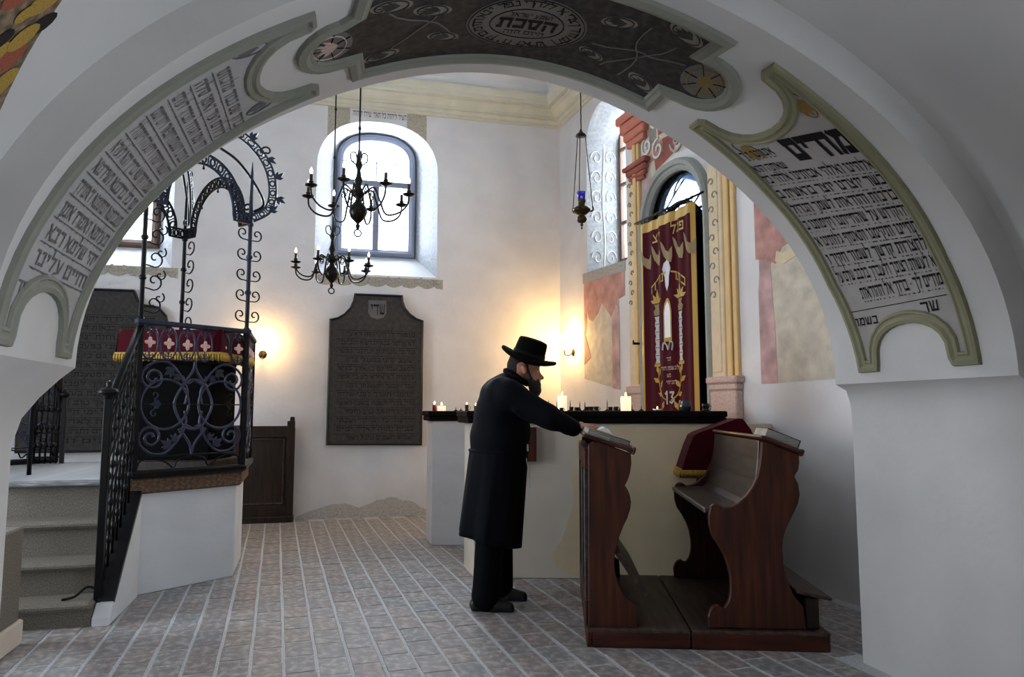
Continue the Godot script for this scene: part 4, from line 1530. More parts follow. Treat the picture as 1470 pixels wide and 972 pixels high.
	write(s, glyphs("31", 0.12), func(v: Vector2) -> Vector3: return at.call(2.97 + v.x, 1.39 + v.y, 0.009))
	obj("silver_figures", s, M.silver_thread, c)

func embroider(s: SurfaceTool, pts: Array, xc: float, yc: float, k: float, at: Callable, h: float) -> void:
	# flat stitched patch that follows the folds: cut in narrow upright strips
	var P := PackedVector2Array()
	for p in pts: P.append(Vector2(xc + p[0] * k, yc + p[1] * k))
	if Geometry2D.is_polygon_clockwise(P): P.reverse()
	var lo := 1e9
	var hi := -1e9
	for p in P:
		lo = minf(lo, p.x)
		hi = maxf(hi, p.x)
	var n := maxi(1, int(ceil((hi - lo) / 0.014)))
	for i in n:
		var a := lerpf(lo, hi, float(i) / n)
		var b := lerpf(lo, hi, float(i + 1) / n)
		for piece in Geometry2D.intersect_polygons(P, PackedVector2Array([Vector2(a, -9), Vector2(b, -9), Vector2(b, 9), Vector2(a, 9)])):
			var idx := Geometry2D.triangulate_polygon(piece)
			for j in range(0, idx.size(), 3):
				var q := []
				for m in 3: q.append(at.call(piece[idx[j + m]].x, piece[idx[j + m]].y, h))
				if (q[1] - q[0]).cross(q[2] - q[0]).z > 0.0: tri(s, q[0], q[1], q[2])
				else: tri(s, q[2], q[1], q[0])

# ---------------------------------------------------------------- wall paintings
func patch(root: Node3D, m: Material, pts: Array, z := 0.002, part := "painted_patch") -> void:
	var s := mk()
	extr(s, Transform3D(), pts, 0.0, z)
	obj(part, s, m, root)

func murals() -> void:
	# drapery below the right-hand window
	var a := thing("wall_painting", "faded mural of red drapery below the side window beside the ark", "mural", RW)
	patch(a, M.mural_beige, [[0.76, 1.72], [1.7, 1.56], [1.7, 2.6], [1.84, 2.62], [1.84, 2.95], [0.76, 3.0]], 0.002)
	patch(a, M.mural_red, [[0.76, 2.95], [1.84, 2.95], [1.84, 2.62], [1.66, 2.6], [1.56, 2.5], [1.5, 2.42], [1.38, 2.52], [1.26, 2.62], [1.16, 2.5], [1.0, 2.42], [0.9, 2.46], [0.86, 2.6], [0.82, 2.3], [0.77, 2.26]], 0.004)
	patch(a, M.mural_pink, [[1.52, 1.58], [1.7, 1.56], [1.7, 2.5], [1.62, 2.58], [1.52, 2.4]], 0.0055)
	patch(a, M.mural_red, [[0.76, 1.9], [0.95, 1.98], [0.84, 2.2], [0.76, 2.32]], 0.0055)
	patch(a, M.grey_paint, [[0.74, 2.93], [1.86, 2.9], [1.87, 3.02], [0.74, 3.06]], 0.007, "painted_border")
	# mural between the ark and the arch
	var b := thing("wall_painting", "faded mural with a red band and beige field right of the ark", "mural", RW)
	patch(b, M.mural_beige, [[4.3, 1.54], [5.0, 1.55], [5.02, 1.75], [5.2, 2.2], [5.15, 2.8], [4.7, 3.1], [4.3, 2.6]], 0.002)
	patch(b, M.mural_pink, [[4.14, 1.54], [4.34, 1.54], [4.33, 1.95], [4.3, 2.5], [4.36, 2.62], [4.16, 2.6], [4.16, 2.45], [4.14, 2.3]], 0.004)
	patch(b, M.mural_red, [[4.12, 2.58], [4.24, 2.56], [4.36, 2.5], [4.44, 2.62], [4.62, 2.66], [4.9, 2.9], [4.9, 3.3], [4.12, 3.3]], 0.0055)
	patch(b, M.mural_cream, [[4.36, 2.52], [4.46, 2.48], [4.6, 2.52], [4.66, 2.62], [4.58, 2.6], [4.46, 2.57], [4.38, 2.6]], 0.0065)
	# painted ornament over the ark
	var c := thing("wall_painting", "red and white painted scroll ornament above the ark arch", "mural", RW)
	patch(c, M.mural_beige, [[2.26, 3.2], [2.3, 3.5], [2.5, 3.74], [2.7, 3.85], [2.91, 3.9], [3.2, 3.88], [3.5, 3.7], [3.55, 4.9], [2.26, 4.9]], 0.002)
	patch(c, M.mural_pink, [[2.28, 3.3], [2.36, 3.56], [2.5, 3.72], [2.44, 3.86], [2.28, 3.8]], 0.004)
	patch(c, M.mural_brick, [[2.56, 3.84], [2.74, 3.88], [2.91, 3.92], [2.96, 4.12], [2.7, 4.14], [2.52, 4.02]], 0.004)
	patch(c, M.mural_red, [[2.42, 3.96], [2.72, 4.0], [2.7, 4.14], [2.42, 4.14]], 0.005)
	patch(c, M.mural_brick, [[2.62, 4.2], [2.8, 4.2], [2.86, 4.6], [2.6, 4.62]], 0.004)
	patch(c, M.mural_grey, [[2.44, 4.16], [2.58, 4.16], [2.56, 4.62], [2.46, 4.62]], 0.004)
	for d in [[2.4, 4.16, 0.11, 120.0], [2.62, 4.05, 0.12, 80.0], [2.82, 4.22, 0.11, 0.0], [2.98, 4.02, 0.12, 180.0], [2.58, 4.4, 0.1, 200.0], [2.88, 4.46, 0.11, 40.0], [3.1, 4.2, 0.12, 120.0], [3.2, 4.0, 0.09, 200.0], [2.74, 4.62, 0.1, 20.0]]:
		var s := mk()
		tube(s, lift(spiral(Vector2(d[0], d[1]), d[2], 0.02, d[3], d[3] + 480.0, 26), Transform3D(), 0.006), 0.018, 4)
		obj("painted_scroll", s, M.mural_white if int(d[3]) % 40 == 0 else M.grey_paint, c)
	patch(c, M.mural_white, [[2.3, 4.66], [2.34, 3.9], [2.3, 3.9]], 0.003)
	# mural edge on the near bay, upper left
	var f := thing("wall_painting", "painted frieze of red and yellow leaves on the vault at the upper left", "mural")
	var s := mk()
	vault_patch(s, [[-3.0, 0], [-3.0, 1]], 0.003, 1.0)
	obj("painted_ground", s, M.fresco_sand, f)
	var leafs := [[0.05, 1.66, -2.13], [0.035, 1.6, -2.1], [0.045, 1.76, -2.19], [0.04, 1.7, -2.2], [0.05, 1.82, -2.22], [0.03, 1.72, -2.12], [0.04, 1.58, -2.05], [0.05, 1.88, -2.28], [0.03, 1.8, -2.14], [0.05, 1.7, -2.05], [0.04, 1.84, -2.17], [0.03, 1.65, -2.06]]
	for i in leafs.size():
		s = mk()
		var l: Array = leafs[i]
		var pts := []
		for q in 12:
			var an := TAU * q / 12.0
			pts.append(vault_pt(l[1] + cos(an) * l[0] * 1.2, l[2] + sin(an) * l[0] * 0.6, 0.005 + 0.001 * (i % 3)))
		var mid := Vector3.ZERO
		for q in pts: mid += q / 12.0
		for q in 12: otri(s, mid, pts[q], pts[(q + 1) % 12], mid + (mid - Vector3(AX, 1.5, mid.z)))
		obj("painted_leaf", s, [M.fresco_yellow, M.fresco_red, M.fresco_yellow, M.fresco_black, M.fresco_red][i % 5], f)

func vault_pt(s_: float, z: float, h: float) -> Vector3:
	var p := phi_of(s_)
	var q := arc_at(p, 0.14 - h)
	return Vector3(q.x, q.y, z)

func vault_patch(s: SurfaceTool, _e: Array, h: float, _k: float) -> void:
	# painted band on the left of the bay vault, towards the camera
	s.set_smooth_group(-1)
	for i in 24:
		var a := 1.3 + 0.04 * i
		var b := a + 0.04
		var za := -2.17 - (a - 1.625) * 0.64
		var zb := -2.17 - (b - 1.625) * 0.64
		quad(s, vault_pt(a, za, h), vault_pt(a, -1.2, h), vault_pt(b, -1.2, h), vault_pt(b, zb, h))

const GT := Transform3D(Basis(Vector3(1, 0, 0), Vector3(0, 0, -1), Vector3(0, 1, 0)), Vector3.ZERO)

func ground_poly(s: SurfaceTool, pts: Array, y0: float, y1: float, b := 0.0) -> void:
	var o := []
	for p in pts: o.append(Vector2(p[0], -p[1]))
	extr(s, GT, o, y0, y1, b)

# ---------------------------------------------------------------- low walls before the ark
var LW := Transform3D(Basis(Vector3(0.9604, 0, 0.2785), Vector3.UP, Vector3(-0.2785, 0, 0.9604)), Vector3(1.2, 0, -5.85))
var LW1 := Transform3D(Basis(Vector3(0.9604, 0, 0.2785), Vector3.UP, Vector3(-0.2785, 0, 0.9604)), Vector3(1.08, 0, -7.35))

func low_walls() -> void:
	var w := thing("low_wall", "waist-high plastered wall behind the lectern, carrying a row of candles", "wall")
	var s := mk()
	ground_poly(s, [[1.2, -5.85], [3.49, -5.186], [3.46, -5.5], [1.2, -6.27]], 0.0, 1.22, 0.006)
	obj("plaster_body", s, M.cream_wash, w)
	s = mk()
	extr(s, LW, [[0.86, 0.002], [2.37, 0.002], [2.37, 1.2], [0.8, 1.2], [0.82, 1.0], [0.78, 0.8], [0.8, 0.6], [0.74, 0.42], [0.7, 0.3], [0.62, 0.2], [0.66, 0.08]], 0.0, 0.003)
	obj("ochre_patch", s, M.ochre_tone, w)  # yellower right part of the wall face, with an uneven left edge
	var sh := thing("candle_shelf", "long dark wooden shelf on the low wall behind the lectern", "shelf")
	for k in 2:
		s = mk()
		var e := 0.0 if k == 0 else 0.012
		ground_poly(s, [[1.13 + e, -5.82 - e], [3.13, -5.246 - e], [3.13, -5.69], [1.13 + e, -6.3]], 1.27 if k == 0 else 1.221, 1.32 if k == 0 else 1.27, 0.008)
		obj("shelf_board", s, M.black_wood, sh)
	w = thing("low_wall", "shorter plastered low wall farther back, left of the standing person", "wall")
	s = mk()
	ground_poly(s, [[1.08, -7.35], [3.34, -6.7], [3.3, -7.1], [1.08, -7.75]], 0.0, 1.22, 0.006)
	obj("plaster_body", s, M.white_wash, w)
	sh = thing("candle_shelf", "dark wooden shelf on the farther low wall left of the person", "shelf")
	for k in 2:
		s = mk()
		var e := 0.0 if k == 0 else 0.012
		ground_poly(s, [[1.03 + e, -7.32 - e], [2.3, -6.955 - e], [2.3, -7.4], [1.03 + e, -7.79]], 1.27 if k == 0 else 1.221, 1.32 if k == 0 else 1.27, 0.008)
		obj("shelf_board", s, M.black_wood, sh)
	var b := thing("wooden_box", "small reddish wooden box hanging on the low wall behind the person", "box", LW)
	s = mk()
	bx(s, Vector3(0.28, 0.92, 0.004), Vector3(0.5, 1.19, 0.07), 0.006)
	obj("body", s, M.red_wood, b)
	s = mk()
	bx(s, Vector3(0.3, 1.06, 0.068), Vector3(0.48, 1.065, 0.074))
	obj("lid_joint", s, M.dark_wood, b)

# ---------------------------------------------------------------- candles
func pillar_candle(label: String, at: Vector3, r: float, h: float, m: Material, lit: bool) -> void:
	var c := thing("pillar_candle", label, "candle", Transform3D(Basis.IDENTITY, at), "candles on the shelves")
	var s := mk(true)
	lathe(s, Transform3D(), [[0.0, 0.0], [r, 0.0], [r, h * 0.94], [r * 0.94, h], [r * 0.75, h * 0.97], [0.0, h * 0.95]], 16)
	obj("wax_body", s, m, c)
	s = mk()
	tube(s, [Vector3(0, h * 0.94, 0), Vector3(0.001, h * 0.94 + 0.012, 0)], 0.0015, 4)
	obj("wick", s, M.fresco_black, c)
	if lit: flame(c, h * 0.94 + 0.008, 0.035)

func flame(parent: Node3D, y: float, h: float) -> void:
	var s := mk(true)
	lathe(s, tf(0, y, 0), [[0.0, 0.0], [h * 0.18, h * 0.18], [h * 0.22, h * 0.36], [h * 0.14, h * 0.68], [0.0, h]], 8)
	obj("flame", s, M.flame_glow, parent)
	var l := OmniLight3D.new()
	l.name = "flame_light"
	l.light_color = Color(1.0, 0.72, 0.4)
	l.light_energy = 0.035
	l.light_size = 0.012
	l.omni_range = 20.0
	l.shadow_enabled = true
	l.position = Vector3(0, y + h * 0.4, 0)
	parent.add_child(l, true)

func cup(label: String, at: Vector3, r: float, h: float, wax: bool) -> void:
	var c := thing("candle_cup", label, "candle holder", Transform3D(Basis.IDENTITY, at), "iron candle cups on the shelves")
	var s := mk(true)
	lathe(s, Transform3D(), [[0.0, 0.0], [r * 1.1, 0.0], [r * 1.1, 0.006], [r * 0.8, 0.012], [r, h * 0.5], [r, h], [r * 0.86, h], [r * 0.82, h * 0.6], [0.0, h * 0.55]], 12)
	obj("cup_body", s, M.iron, c)
	s = mk()
	tube(s, lift(arcpts(Vector2(r * 1.1, h * 0.5), h * 0.28, -90, 90, 6), Transform3D()), 0.003, 4)
	obj("handle", s, M.iron, c)
	if wax:
		s = mk(true)
		lathe(s, Transform3D(), [[0.0, h * 0.56], [r * 0.8, h * 0.58], [r * 0.78, h * 0.9], [0.0, h * 0.9]], 10)
		obj("wax_stub", s, M.wax, c)
		flame(c, h * 0.95, 0.028)

func spike(label: String, at: Vector3, h: float) -> void:
	var c := thing("candle_spike", label, "candle holder", Transform3D(Basis.IDENTITY, at), "iron candle spikes on the shelves")
	var s := mk(true)
	lathe(s, Transform3D(), [[0.0, 0.0], [0.022, 0.0], [0.022, 0.005], [0.006, 0.012], [0.0035, 0.02]], 10)
	obj("foot", s, M.iron, c)
	s = mk()
	tube(s, [Vector3(0, 0.01, 0), Vector3(0.001, h * 0.7, 0), Vector3(0.001, h, 0)], [0.0045, 0.0035, 0.001], 5)
	obj("pin", s, M.iron, c)

func shelf_candles() -> void:
	var on := func(t: float, back: float) -> Vector3: return LW * Vector3(t, 1.3205, -back)
	pillar_candle("lit white pillar candle on the shelf just right of the person's chest", on.call(0.715, 0.1), 0.037, 0.125, M.candle_glow, true)
	pillar_candle("thick lit white pillar candle on the shelf above the lectern", on.call(1.235, 0.1), 0.043, 0.118, M.candle_glow, true)
	var ord := ["first", "second", "third", "fourth", "fifth", "sixth", "seventh", "eighth", "ninth", "tenth"]
	var k := 0
	for q in [[0.575, 0.05, 0.02, 0.038, true], [0.628, 0.16, 0.018, 0.032, true], [0.705, 0.03, 0.017, 0.026, false], [0.79, 0.14, 0.018, 0.034, false], [0.835, 0.1, 0.02, 0.03, false], [0.915, 0.1, 0.02, 0.034, false], [0.955, 0.18, 0.022, 0.036, false], [0.99, 0.08, 0.022, 0.036, false], [1.11, 0.12, 0.019, 0.034, false], [1.155, 0.1, 0.02, 0.036, false]]:
		cup("%s small black iron candle cup from the left on the near shelf" % ord[k], on.call(q[0], q[1]), q[2], q[3], q[4])
		k += 1
	k = 0
	for q in [[0.6, 0.12, 0.09], [0.67, 0.18, 0.08], [0.775, 0.04, 0.085], [0.86, 0.16, 0.08], [0.895, 0.05, 0.075], [1.08, 0.08, 0.095], [1.195, 0.12, 0.08], [1.29, 0.15, 0.05], [1.36, 0.1, 0.04]]:
		spike("%s thin iron candle spike from the left on the near shelf" % ord[k], on.call(q[0], q[1]), q[2])
		k += 1
	var t := thing("tea_light", "lit tea light in a tin cup on the shelf below the curtain", "candle", Transform3D(Basis.IDENTITY, on.call(1.49, 0.09)), "candles on the shelves")
	var s := mk(true)
	lathe(s, Transform3D(), [[0.0, 0.0], [0.036, 0.0], [0.038, 0.016], [0.035, 0.016], [0.034, 0.01], [0.0, 0.01]], 16)
	obj("tin_cup", s, M.tin, t)
	s = mk(true)
	lathe(s, Transform3D(), [[0.033, 0.009], [0.033, 0.013], [0.0, 0.013]], 14)
	obj("wax", s, M.candle_glow, t)
	flame(t, 0.013, 0.026)
	var j := thing("glass_jar", "dark teal glass candle jar on the shelf below the curtain", "jar", Transform3D(Basis.IDENTITY, on.call(1.72, 0.12)))
	s = mk(true)
	lathe(s, Transform3D(), [[0.0, 0.0], [0.04, 0.0], [0.052, 0.02], [0.054, 0.05], [0.045, 0.075], [0.047, 0.085], [0.041, 0.085], [0.04, 0.07], [0.046, 0.048], [0.0, 0.012]], 18)
	var teal := mat("teal_glass", Color(0.12, 0.2, 0.23), 0.15)
	obj("jar_body", s, teal, j)
	cup("black iron cup at the right end of the near shelf, by the pilaster", on.call(1.9, 0.16), 0.03, 0.06, false)
	# farther shelf
	var on1 := func(tt: float, back: float) -> Vector3: return LW1 * Vector3(tt, 1.3205, -back)
	pillar_candle("short lit red candle at the left end of the farther shelf", on1.call(0.0, 0.12), 0.021, 0.06, M.red_wax, true)
	pillar_candle("squat lit white candle on the farther shelf next to the red candle", on1.call(0.075, 0.1), 0.042, 0.05, M.candle_glow, true)
	cup("tall black cup with a small flame on the farther shelf", on1.call(0.33, 0.12), 0.02, 0.065, true)
	cup("tall black cup on the farther shelf right behind the person's back", on1.call(0.42, 0.14), 0.02, 0.055, true)
	spike("short iron candle spike on the farther shelf beside the squat candle", on1.call(0.22, 0.1), 0.04)
	spike("short iron candle spike on the farther shelf beside the tall cups", on1.call(0.27, 0.12), 0.035)

# ---------------------------------------------------------------- the reading platform and its ironwork
const BV := [[-0.62, -6.38], [-1.3, -5.82], [-2.2, -5.82], [-2.95, -6.4], [-2.95, -7.15], [-2.4, -7.75], [-1.5, -7.8], [-0.64, -7.2]]
const DECK := 0.84

func shrunk(k: float) -> Array:
	var o := []
	for p in BV: o.append([-1.78 + (p[0] + 1.78) * k, -6.8 + (p[1] + 6.8) * k])
	return o

func bimah() -> void:
	var b := thing("reading_platform", "white octagonal reading platform with worn stone steps", "platform")
	var s := mk()
	ground_poly(s, shrunk(0.965), 0.0, 0.73, 0.006)
	obj("white_base", s, M.white_wash, b)
	s = mk()
	ground_poly(s, shrunk(1.0), 0.72, 0.835, 0.014)
	obj("kerb", s, M.rust_wood, b)
	s = mk()
	ground_poly(s, shrunk(0.985), 0.836, DECK + 0.002)
	var deck := obj("deck", s, M.deck_wood, b)
	var hs := [0.0, 0.154, 0.36, 0.59, 0.834]
	var zs := [-5.13, -5.34, -5.55, -5.79]
	for i in 3:
		s = mk()
		bx(s, Vector3(-2.19, 0.0 if i == 0 else hs[i] - 0.02, -5.86), Vector3(-1.345, hs[i + 1] - 0.035, zs[i] - 0.03))
		bx(s, Vector3(-2.19, hs[i + 1] - 0.055, -5.86), Vector3(-1.34, hs[i + 1], zs[i] + 0.012), 0.02)
		obj("step", s, M.step_stone, b)
	s = mk()
	bx(s, Vector3(-2.19, 0.57, -5.87), Vector3(-1.345, 0.798, -5.8), 0.006)
	obj("step_riser", s, M.step_stone, b)
	s = mk()
	bx(s, Vector3(-2.19, 0.8, -5.9), Vector3(-1.345, DECK + 0.003, -5.735), 0.012)
	obj("deck_nosing", s, M.deck_wood, b)
	s = mk()
	var cheek := Transform3D(Basis(Vector3(0, 0, 1), UP, Vector3(-1, 0, 0)), Vector3(-1.24, 0, 0))
	extr(s, cheek, [[-5.86, 0.0], [-5.14, 0.0], [-5.14, 0.05], [-5.8, 0.69], [-5.86, 0.7]], 0.0, 0.1, 0.006)
	obj("stair_cheek", s, M.white_wash, b)
	var pier := thing("stone_pier", "low brownish stone pier with a skirting at the left edge before the steps", "pier")
	s = mk()
	bx(s, Vector3(-2.3, 0.0, -4.86), Vector3(-1.64, 0.66, -3.9), 0.01)
	obj("pier_body", s, M.step_stone, pier)
	s = mk()
	bx(s, Vector3(-2.32, 0.0, -4.88), Vector3(-1.62, 0.14, -3.88), 0.01)
	obj("skirting", s, M.cream_wash, pier)
	railing()
	canopy()
	# reading table with its velvet cover
	var T := Transform3D(Basis(UP, deg_to_rad(-16)), Vector3(-1.1, DECK + 0.002, -6.6))
	var t := thing("reading_table", "tall dark reading table on the platform under the velvet cover", "table", T)
	s = mk()
	bx(s, Vector3(-0.36, 0.09, -0.24), Vector3(0.32, 1.09, 0.24), 0.01)
	obj("body", s, M.black_cloth, t)
	s = mk()
	bx(s, Vector3(-0.42, 0.0, -0.28), Vector3(0.36, 0.09, 0.28), 0.012)
	obj("plinth", s, M.dark_wood, t)
	s = mk()
	bx(s, Vector3(-0.4, 1.09, -0.3), Vector3(0.4, 1.12, 0.3), 0.008)
	obj("top_board", s, M.dark_wood, t)
	var c := thing("velvet_cover", "dark red velvet cover with gold fringe on the reading table", "cloth", T)
	s = mk(true)
	drape(s, 0.41, 0.32, 1.123, 0.2)
	obj("velvet", s, M.velvet, c)
	s = mk()
	fringe(s, 0.413, 0.323, 0.935, 0.065)
	obj("fringe", s, M.gold, c)

func drape(s: SurfaceTool, hx: float, hz: float, y: float, drop: float) -> void:
	# cover: top and four gently waving sides
	s.set_smooth_group(-1)
	quad(s, Vector3(-hx, y, hz), Vector3(hx, y, hz), Vector3(hx, y, -hz), Vector3(-hx, y, -hz))
	s.set_smooth_group(1)
	var rim := []
	for q in [[-hx, hz, hx, hz], [hx, hz, hx, -hz], [hx, -hz, -hx, -hz], [-hx, -hz, -hx, hz]]:
		for i in 16: rim.append(Vector2(lerpf(q[0], q[2], i / 16.0), lerpf(q[1], q[3], i / 16.0)))
	var n := rim.size()
	for i in n:
		var a: Vector2 = rim[i]
		var b: Vector2 = rim[(i + 1) % n]
		for j in 4:
			var f0 := j / 4.0
			var f1 := (j + 1) / 4.0
			var w := func(p: Vector2, k: int, f: float) -> Vector3:
				var d := p.normalized() * (0.012 * sin(k * 1.1) * f + 0.012 * f)
				return Vector3(p.x + d.x, y - drop * f, p.y + d.y)
			quad(s, w.call(a, i, f1), w.call(b, i + 1, f1), w.call(b, i + 1, f0), w.call(a, i, f0))

func fringe(s: SurfaceTool, hx: float, hz: float, y: float, h: float) -> void:
	var rim := []
	for q in [[-hx, hz, hx, hz], [hx, hz, hx, -hz], [hx, -hz, -hx, -hz], [-hx, -hz, -hx, hz]]:
		for i in 40: rim.append(Vector2(lerpf(q[0], q[2], i / 40.0), lerpf(q[1], q[3], i / 40.0)))
	for i in rim.size():
		var p: Vector2 = rim[i] * 1.03
		tube(s, [Vector3(p.x, y, p.y), Vector3(p.x * 1.01, y - h * 0.5, p.y * 1.01), Vector3(p.x * 1.006, y - h * (0.9 + 0.1 * (i % 2)), p.y * 1.006)], [0.009, 0.011, 0.008], 5)
	var loop := []
	for p in rim: loop.append(Vector3(p.x * 1.03, y, p.y * 1.03))
	tube(s, loop, 0.01, 4, true)

func panel_frame(i: int, j: int) -> Transform3D:
	var a := Vector3(BV[i][0], DECK, BV[i][1])
	var b := Vector3(BV[j][0], DECK, BV[j][1])
	var x := (b - a).normalized()
	return Transform3D(Basis(x, UP, x.cross(UP)), a)

func leaf(s: SurfaceTool, c: Vector2, dirdeg: float, l: float, z: float, t := Transform3D()) -> void:
	# three-lobed iron leaf
	for k in 3:
		var a := deg_to_rad(dirdeg + (k - 1) * 32.0)
		var d := Vector2(cos(a), sin(a))
		var n := Vector2(-d.y, d.x) * l * 0.16
		var tip := c + d * l * (1.0 if k == 1 else 0.75)
		var mid := c.lerp(tip, 0.6)
		extr(s, t, [c, mid - n, tip, mid + n], z - 0.004, z + 0.006)

func railing() -> void:
	# one scrollwork panel, then its copies on two other sides of the octagon
	var W := 0.881
	var r := thing("iron_railing", "blue-black wrought-iron scroll railing panel facing the hall, with pale quatrefoils", "railing", panel_frame(1, 0), "wrought-iron railing panels")
	var s := mk()
	bx(s, Vector3(-0.03, 1.115, -0.03), Vector3(W + 0.03, 1.15, 0.03), 0.006)
	obj("top_rail", s, M.iron_blue, r)
	s = mk()
	bx(s, Vector3(-0.02, -0.006, -0.035), Vector3(W + 0.02, 0.05, 0.035), 0.015)
	obj("bottom_rail", s, M.iron, r)
	for y in [0.15, 0.53, 0.86]:
		s = mk()
		tube(s, [Vector3(0, y, 0), Vector3(W, y, 0)], 0.0055, 5)
		obj("cross_bar", s, M.iron, r)
	for x in [0.0, W]:
		s = mk()
		bx(s, Vector3(x - 0.02, 0.0, -0.02), Vector3(x + 0.02, 1.14, 0.02), 0.004)
		obj("post", s, M.iron, r)
	# oval links with quatrefoils under the top rail
	for i in 6:
		var c := Vector2(W * (i + 0.5) / 6.0, 0.985)
		s = mk()
		tube(s, lift(arcpts(c, 0.066, 0, 352, 22, 0.122), Transform3D()), 0.0075, 5, true)
		for sg in [-1.0, 1.0]:
			tube(s, lift(spiral(c + Vector2(sg * 0.018, -0.085), 0.02, 0.006, 90.0, 90.0 + sg * 330.0, 10), Transform3D()), 0.004, 4)
			tube(s, lift(spiral(c + Vector2(sg * 0.018, 0.085), 0.02, 0.006, -90.0, -90.0 - sg * 330.0, 10), Transform3D()), 0.004, 4)
		tube(s, lift([c + Vector2(0, -0.12), c + Vector2(0, 0.12)], Transform3D()), 0.005, 4)
		obj("oval_link", s, M.iron_scroll, r)
		s = mk()
		var pts := []
		for k in 24:
			var a := TAU * k / 24.0
			var rr := 0.021 + 0.021 * pow(absf(cos(2.0 * a)), 1.4)
			pts.append(c + Vector2(cos(a), sin(a)) * rr)
		extr(s, Transform3D(), pts, 0.004, 0.014, 0.003)
		obj("quatrefoil", s, M.petal, r)
	# scrolls, mirrored left to right
	var mid := W * 0.5
	for sg in 2:
		var put := func(pts: Array) -> Array:
			return lift(pts if sg == 0 else mirrored(pts, mid), Transform3D())
		s = mk()
		tube(s, put.call(arcpts(Vector2(0.215, 0.53), 0.185, 0, 352, 30)), 0.0105, 6, true)
		obj("ring", s, M.iron_scroll, r)
		s = mk()
		tube(s, put.call(curve([Vector2(mid + 0.1, 0.745), Vector2(mid + 0.06, 0.69), Vector2(mid - 0.02, 0.72), Vector2(mid - 0.1, 0.66), Vector2(mid - 0.155, 0.53), Vector2(mid - 0.1, 0.4), Vector2(mid - 0.02, 0.34), Vector2(mid + 0.06, 0.37), Vector2(mid + 0.1, 0.315)], 6)), 0.011, 6)
		obj("lens_scroll", s, M.iron_scroll, r)
		for ud in 2:
			var flip := func(pts: Array) -> Array:
				if ud == 0: return put.call(pts)
				var o := []
				for p in pts: o.append(Vector2(p.x, 1.01 - p.y))
				return put.call(o)
			s = mk()
			var sp := spiral(Vector2(0.115, 0.725), 0.02, 0.095, 360.0, -60.0 - 180.0, 22)
			var path := sp.duplicate()
			path.append_array(curve([sp[sp.size() - 1], Vector2(0.14, 0.845), Vector2(0.24, 0.835), Vector2(0.33, 0.74), Vector2(0.385, 0.63), Vector2(0.37, 0.53)], 5))
			tube(s, flip.call(path), 0.0105, 6)
			tube(s, flip.call(curve([Vector2(mid, 0.865), Vector2(mid - 0.015, 0.79), Vector2(mid - 0.07, 0.71), Vector2(mid - 0.11, 0.665)], 5)), 0.011, 6)
			obj("scroll", s, M.iron_scroll, r)
			s = mk()
			var lc := Vector2(0.27, 0.8 if ud == 0 else 0.21)
			var ld := 215.0 if ud == 0 else 145.0
			if sg == 1:
				lc = Vector2(2.0 * mid - lc.x, lc.y)
				ld = 180.0 - ld
			leaf(s, lc, ld, 0.1, 0.008)
			leaf(s, lc + Vector2(0.05 if sg == 0 else -0.05, -0.05 if ud == 0 else 0.05), ld, 0.075, 0.008)
			obj("leaf", s, M.iron_blue if ud == 0 else M.iron_scroll, r)
		s = mk()
		var fc := Vector2(0.13, 0.53) if sg == 0 else Vector2(2.0 * mid - 0.13, 0.53)
		leaf(s, fc + Vector2(0.05 if sg == 0 else -0.05, 0), 180.0 if sg == 0 else 0.0, 0.09, 0.01)
		for v in [-1.0, 1.0]: tube(s, lift(spiral(fc + Vector2(0, v * 0.07), 0.03, 0.008, -v * 90.0, -v * 90.0 + 300.0, 12), Transform3D(), 0.008), 0.005, 4)
		obj("flower", s, M.iron_blue if sg == 0 else M.iron, r)
		s = mk()
		tube(s, put.call(curve([Vector2(0.02, 0.06), Vector2(0.05, 0.12), Vector2(0.14, 0.135), Vector2(0.24, 0.1), Vector2(0.3, 0.06), Vector2(0.34, 0.12), Vector2(mid, 0.14)], 4)), 0.007, 5)
		obj("foot_scroll", s, M.iron, r)
	copy(r, panel_frame(0, 7), "wrought-iron railing panel on the right side of the platform, seen edge-on", "wrought-iron railing panels")
	copy(r, panel_frame(5, 4), "wrought-iron scroll panel on the far left side of the platform", "wrought-iron railing panels")
	# stair railing: newel, handrail, stringer, balusters
	var A := Vector3(-1.335, 0, -5.24)
	var B := Vector3(-1.3, DECK, -5.82)
	var st := thing("stair_railing", "black iron stair railing with a knobbed newel and thin balusters", "railing")
	s = mk()
	bx(s, Vector3(A.x - 0.022, 0, A.z - 0.022), Vector3(A.x + 0.022, 1.4, A.z + 0.022), 0.004)
	obj("newel", s, M.iron, st)
	s = mk(true)
	lathe(s, tf(A.x, 1.395, A.z), [[0.0, 0.0], [0.028, 0.0], [0.03, 0.02], [0.062, 0.035], [0.066, 0.05], [0.045, 0.068], [0.02, 0.075], [0.016, 0.085], [0.022, 0.1], [0.014, 0.115], [0.0, 0.12]], 16)
	obj("newel_cap", s, M.iron, st)
	s = mk()
	tube(s, [Vector3(A.x, 1.36, A.z), Vector3(B.x, 1.94, B.z)], 0.018, 6, false, 1.4, Vector3.RIGHT)
	obj("handrail", s, M.iron, st)
	s = mk()
	tube(s, [Vector3(A.x, 1.25, A.z), Vector3(B.x, 1.83, B.z)], 0.008, 6)
	obj("under_rail", s, M.iron, st)
	s = mk()
	tube(s, [Vector3(-1.285, 0.13, A.z + 0.02), Vector3(-1.285, 0.74, B.z - 0.01)], 0.022, 4, false, 3.2, Vector3.RIGHT)
	obj("stringer", s, M.iron, st)
	s = mk()
	tube(s, curve([Vector3(A.x, 0.2, A.z), Vector3(A.x - 0.06, 0.225, A.z + 0.02), Vector3(A.x - 0.12, 0.175, A.z + 0.04), Vector3(A.x - 0.19, 0.162, A.z + 0.05)], 4), 0.008, 5)
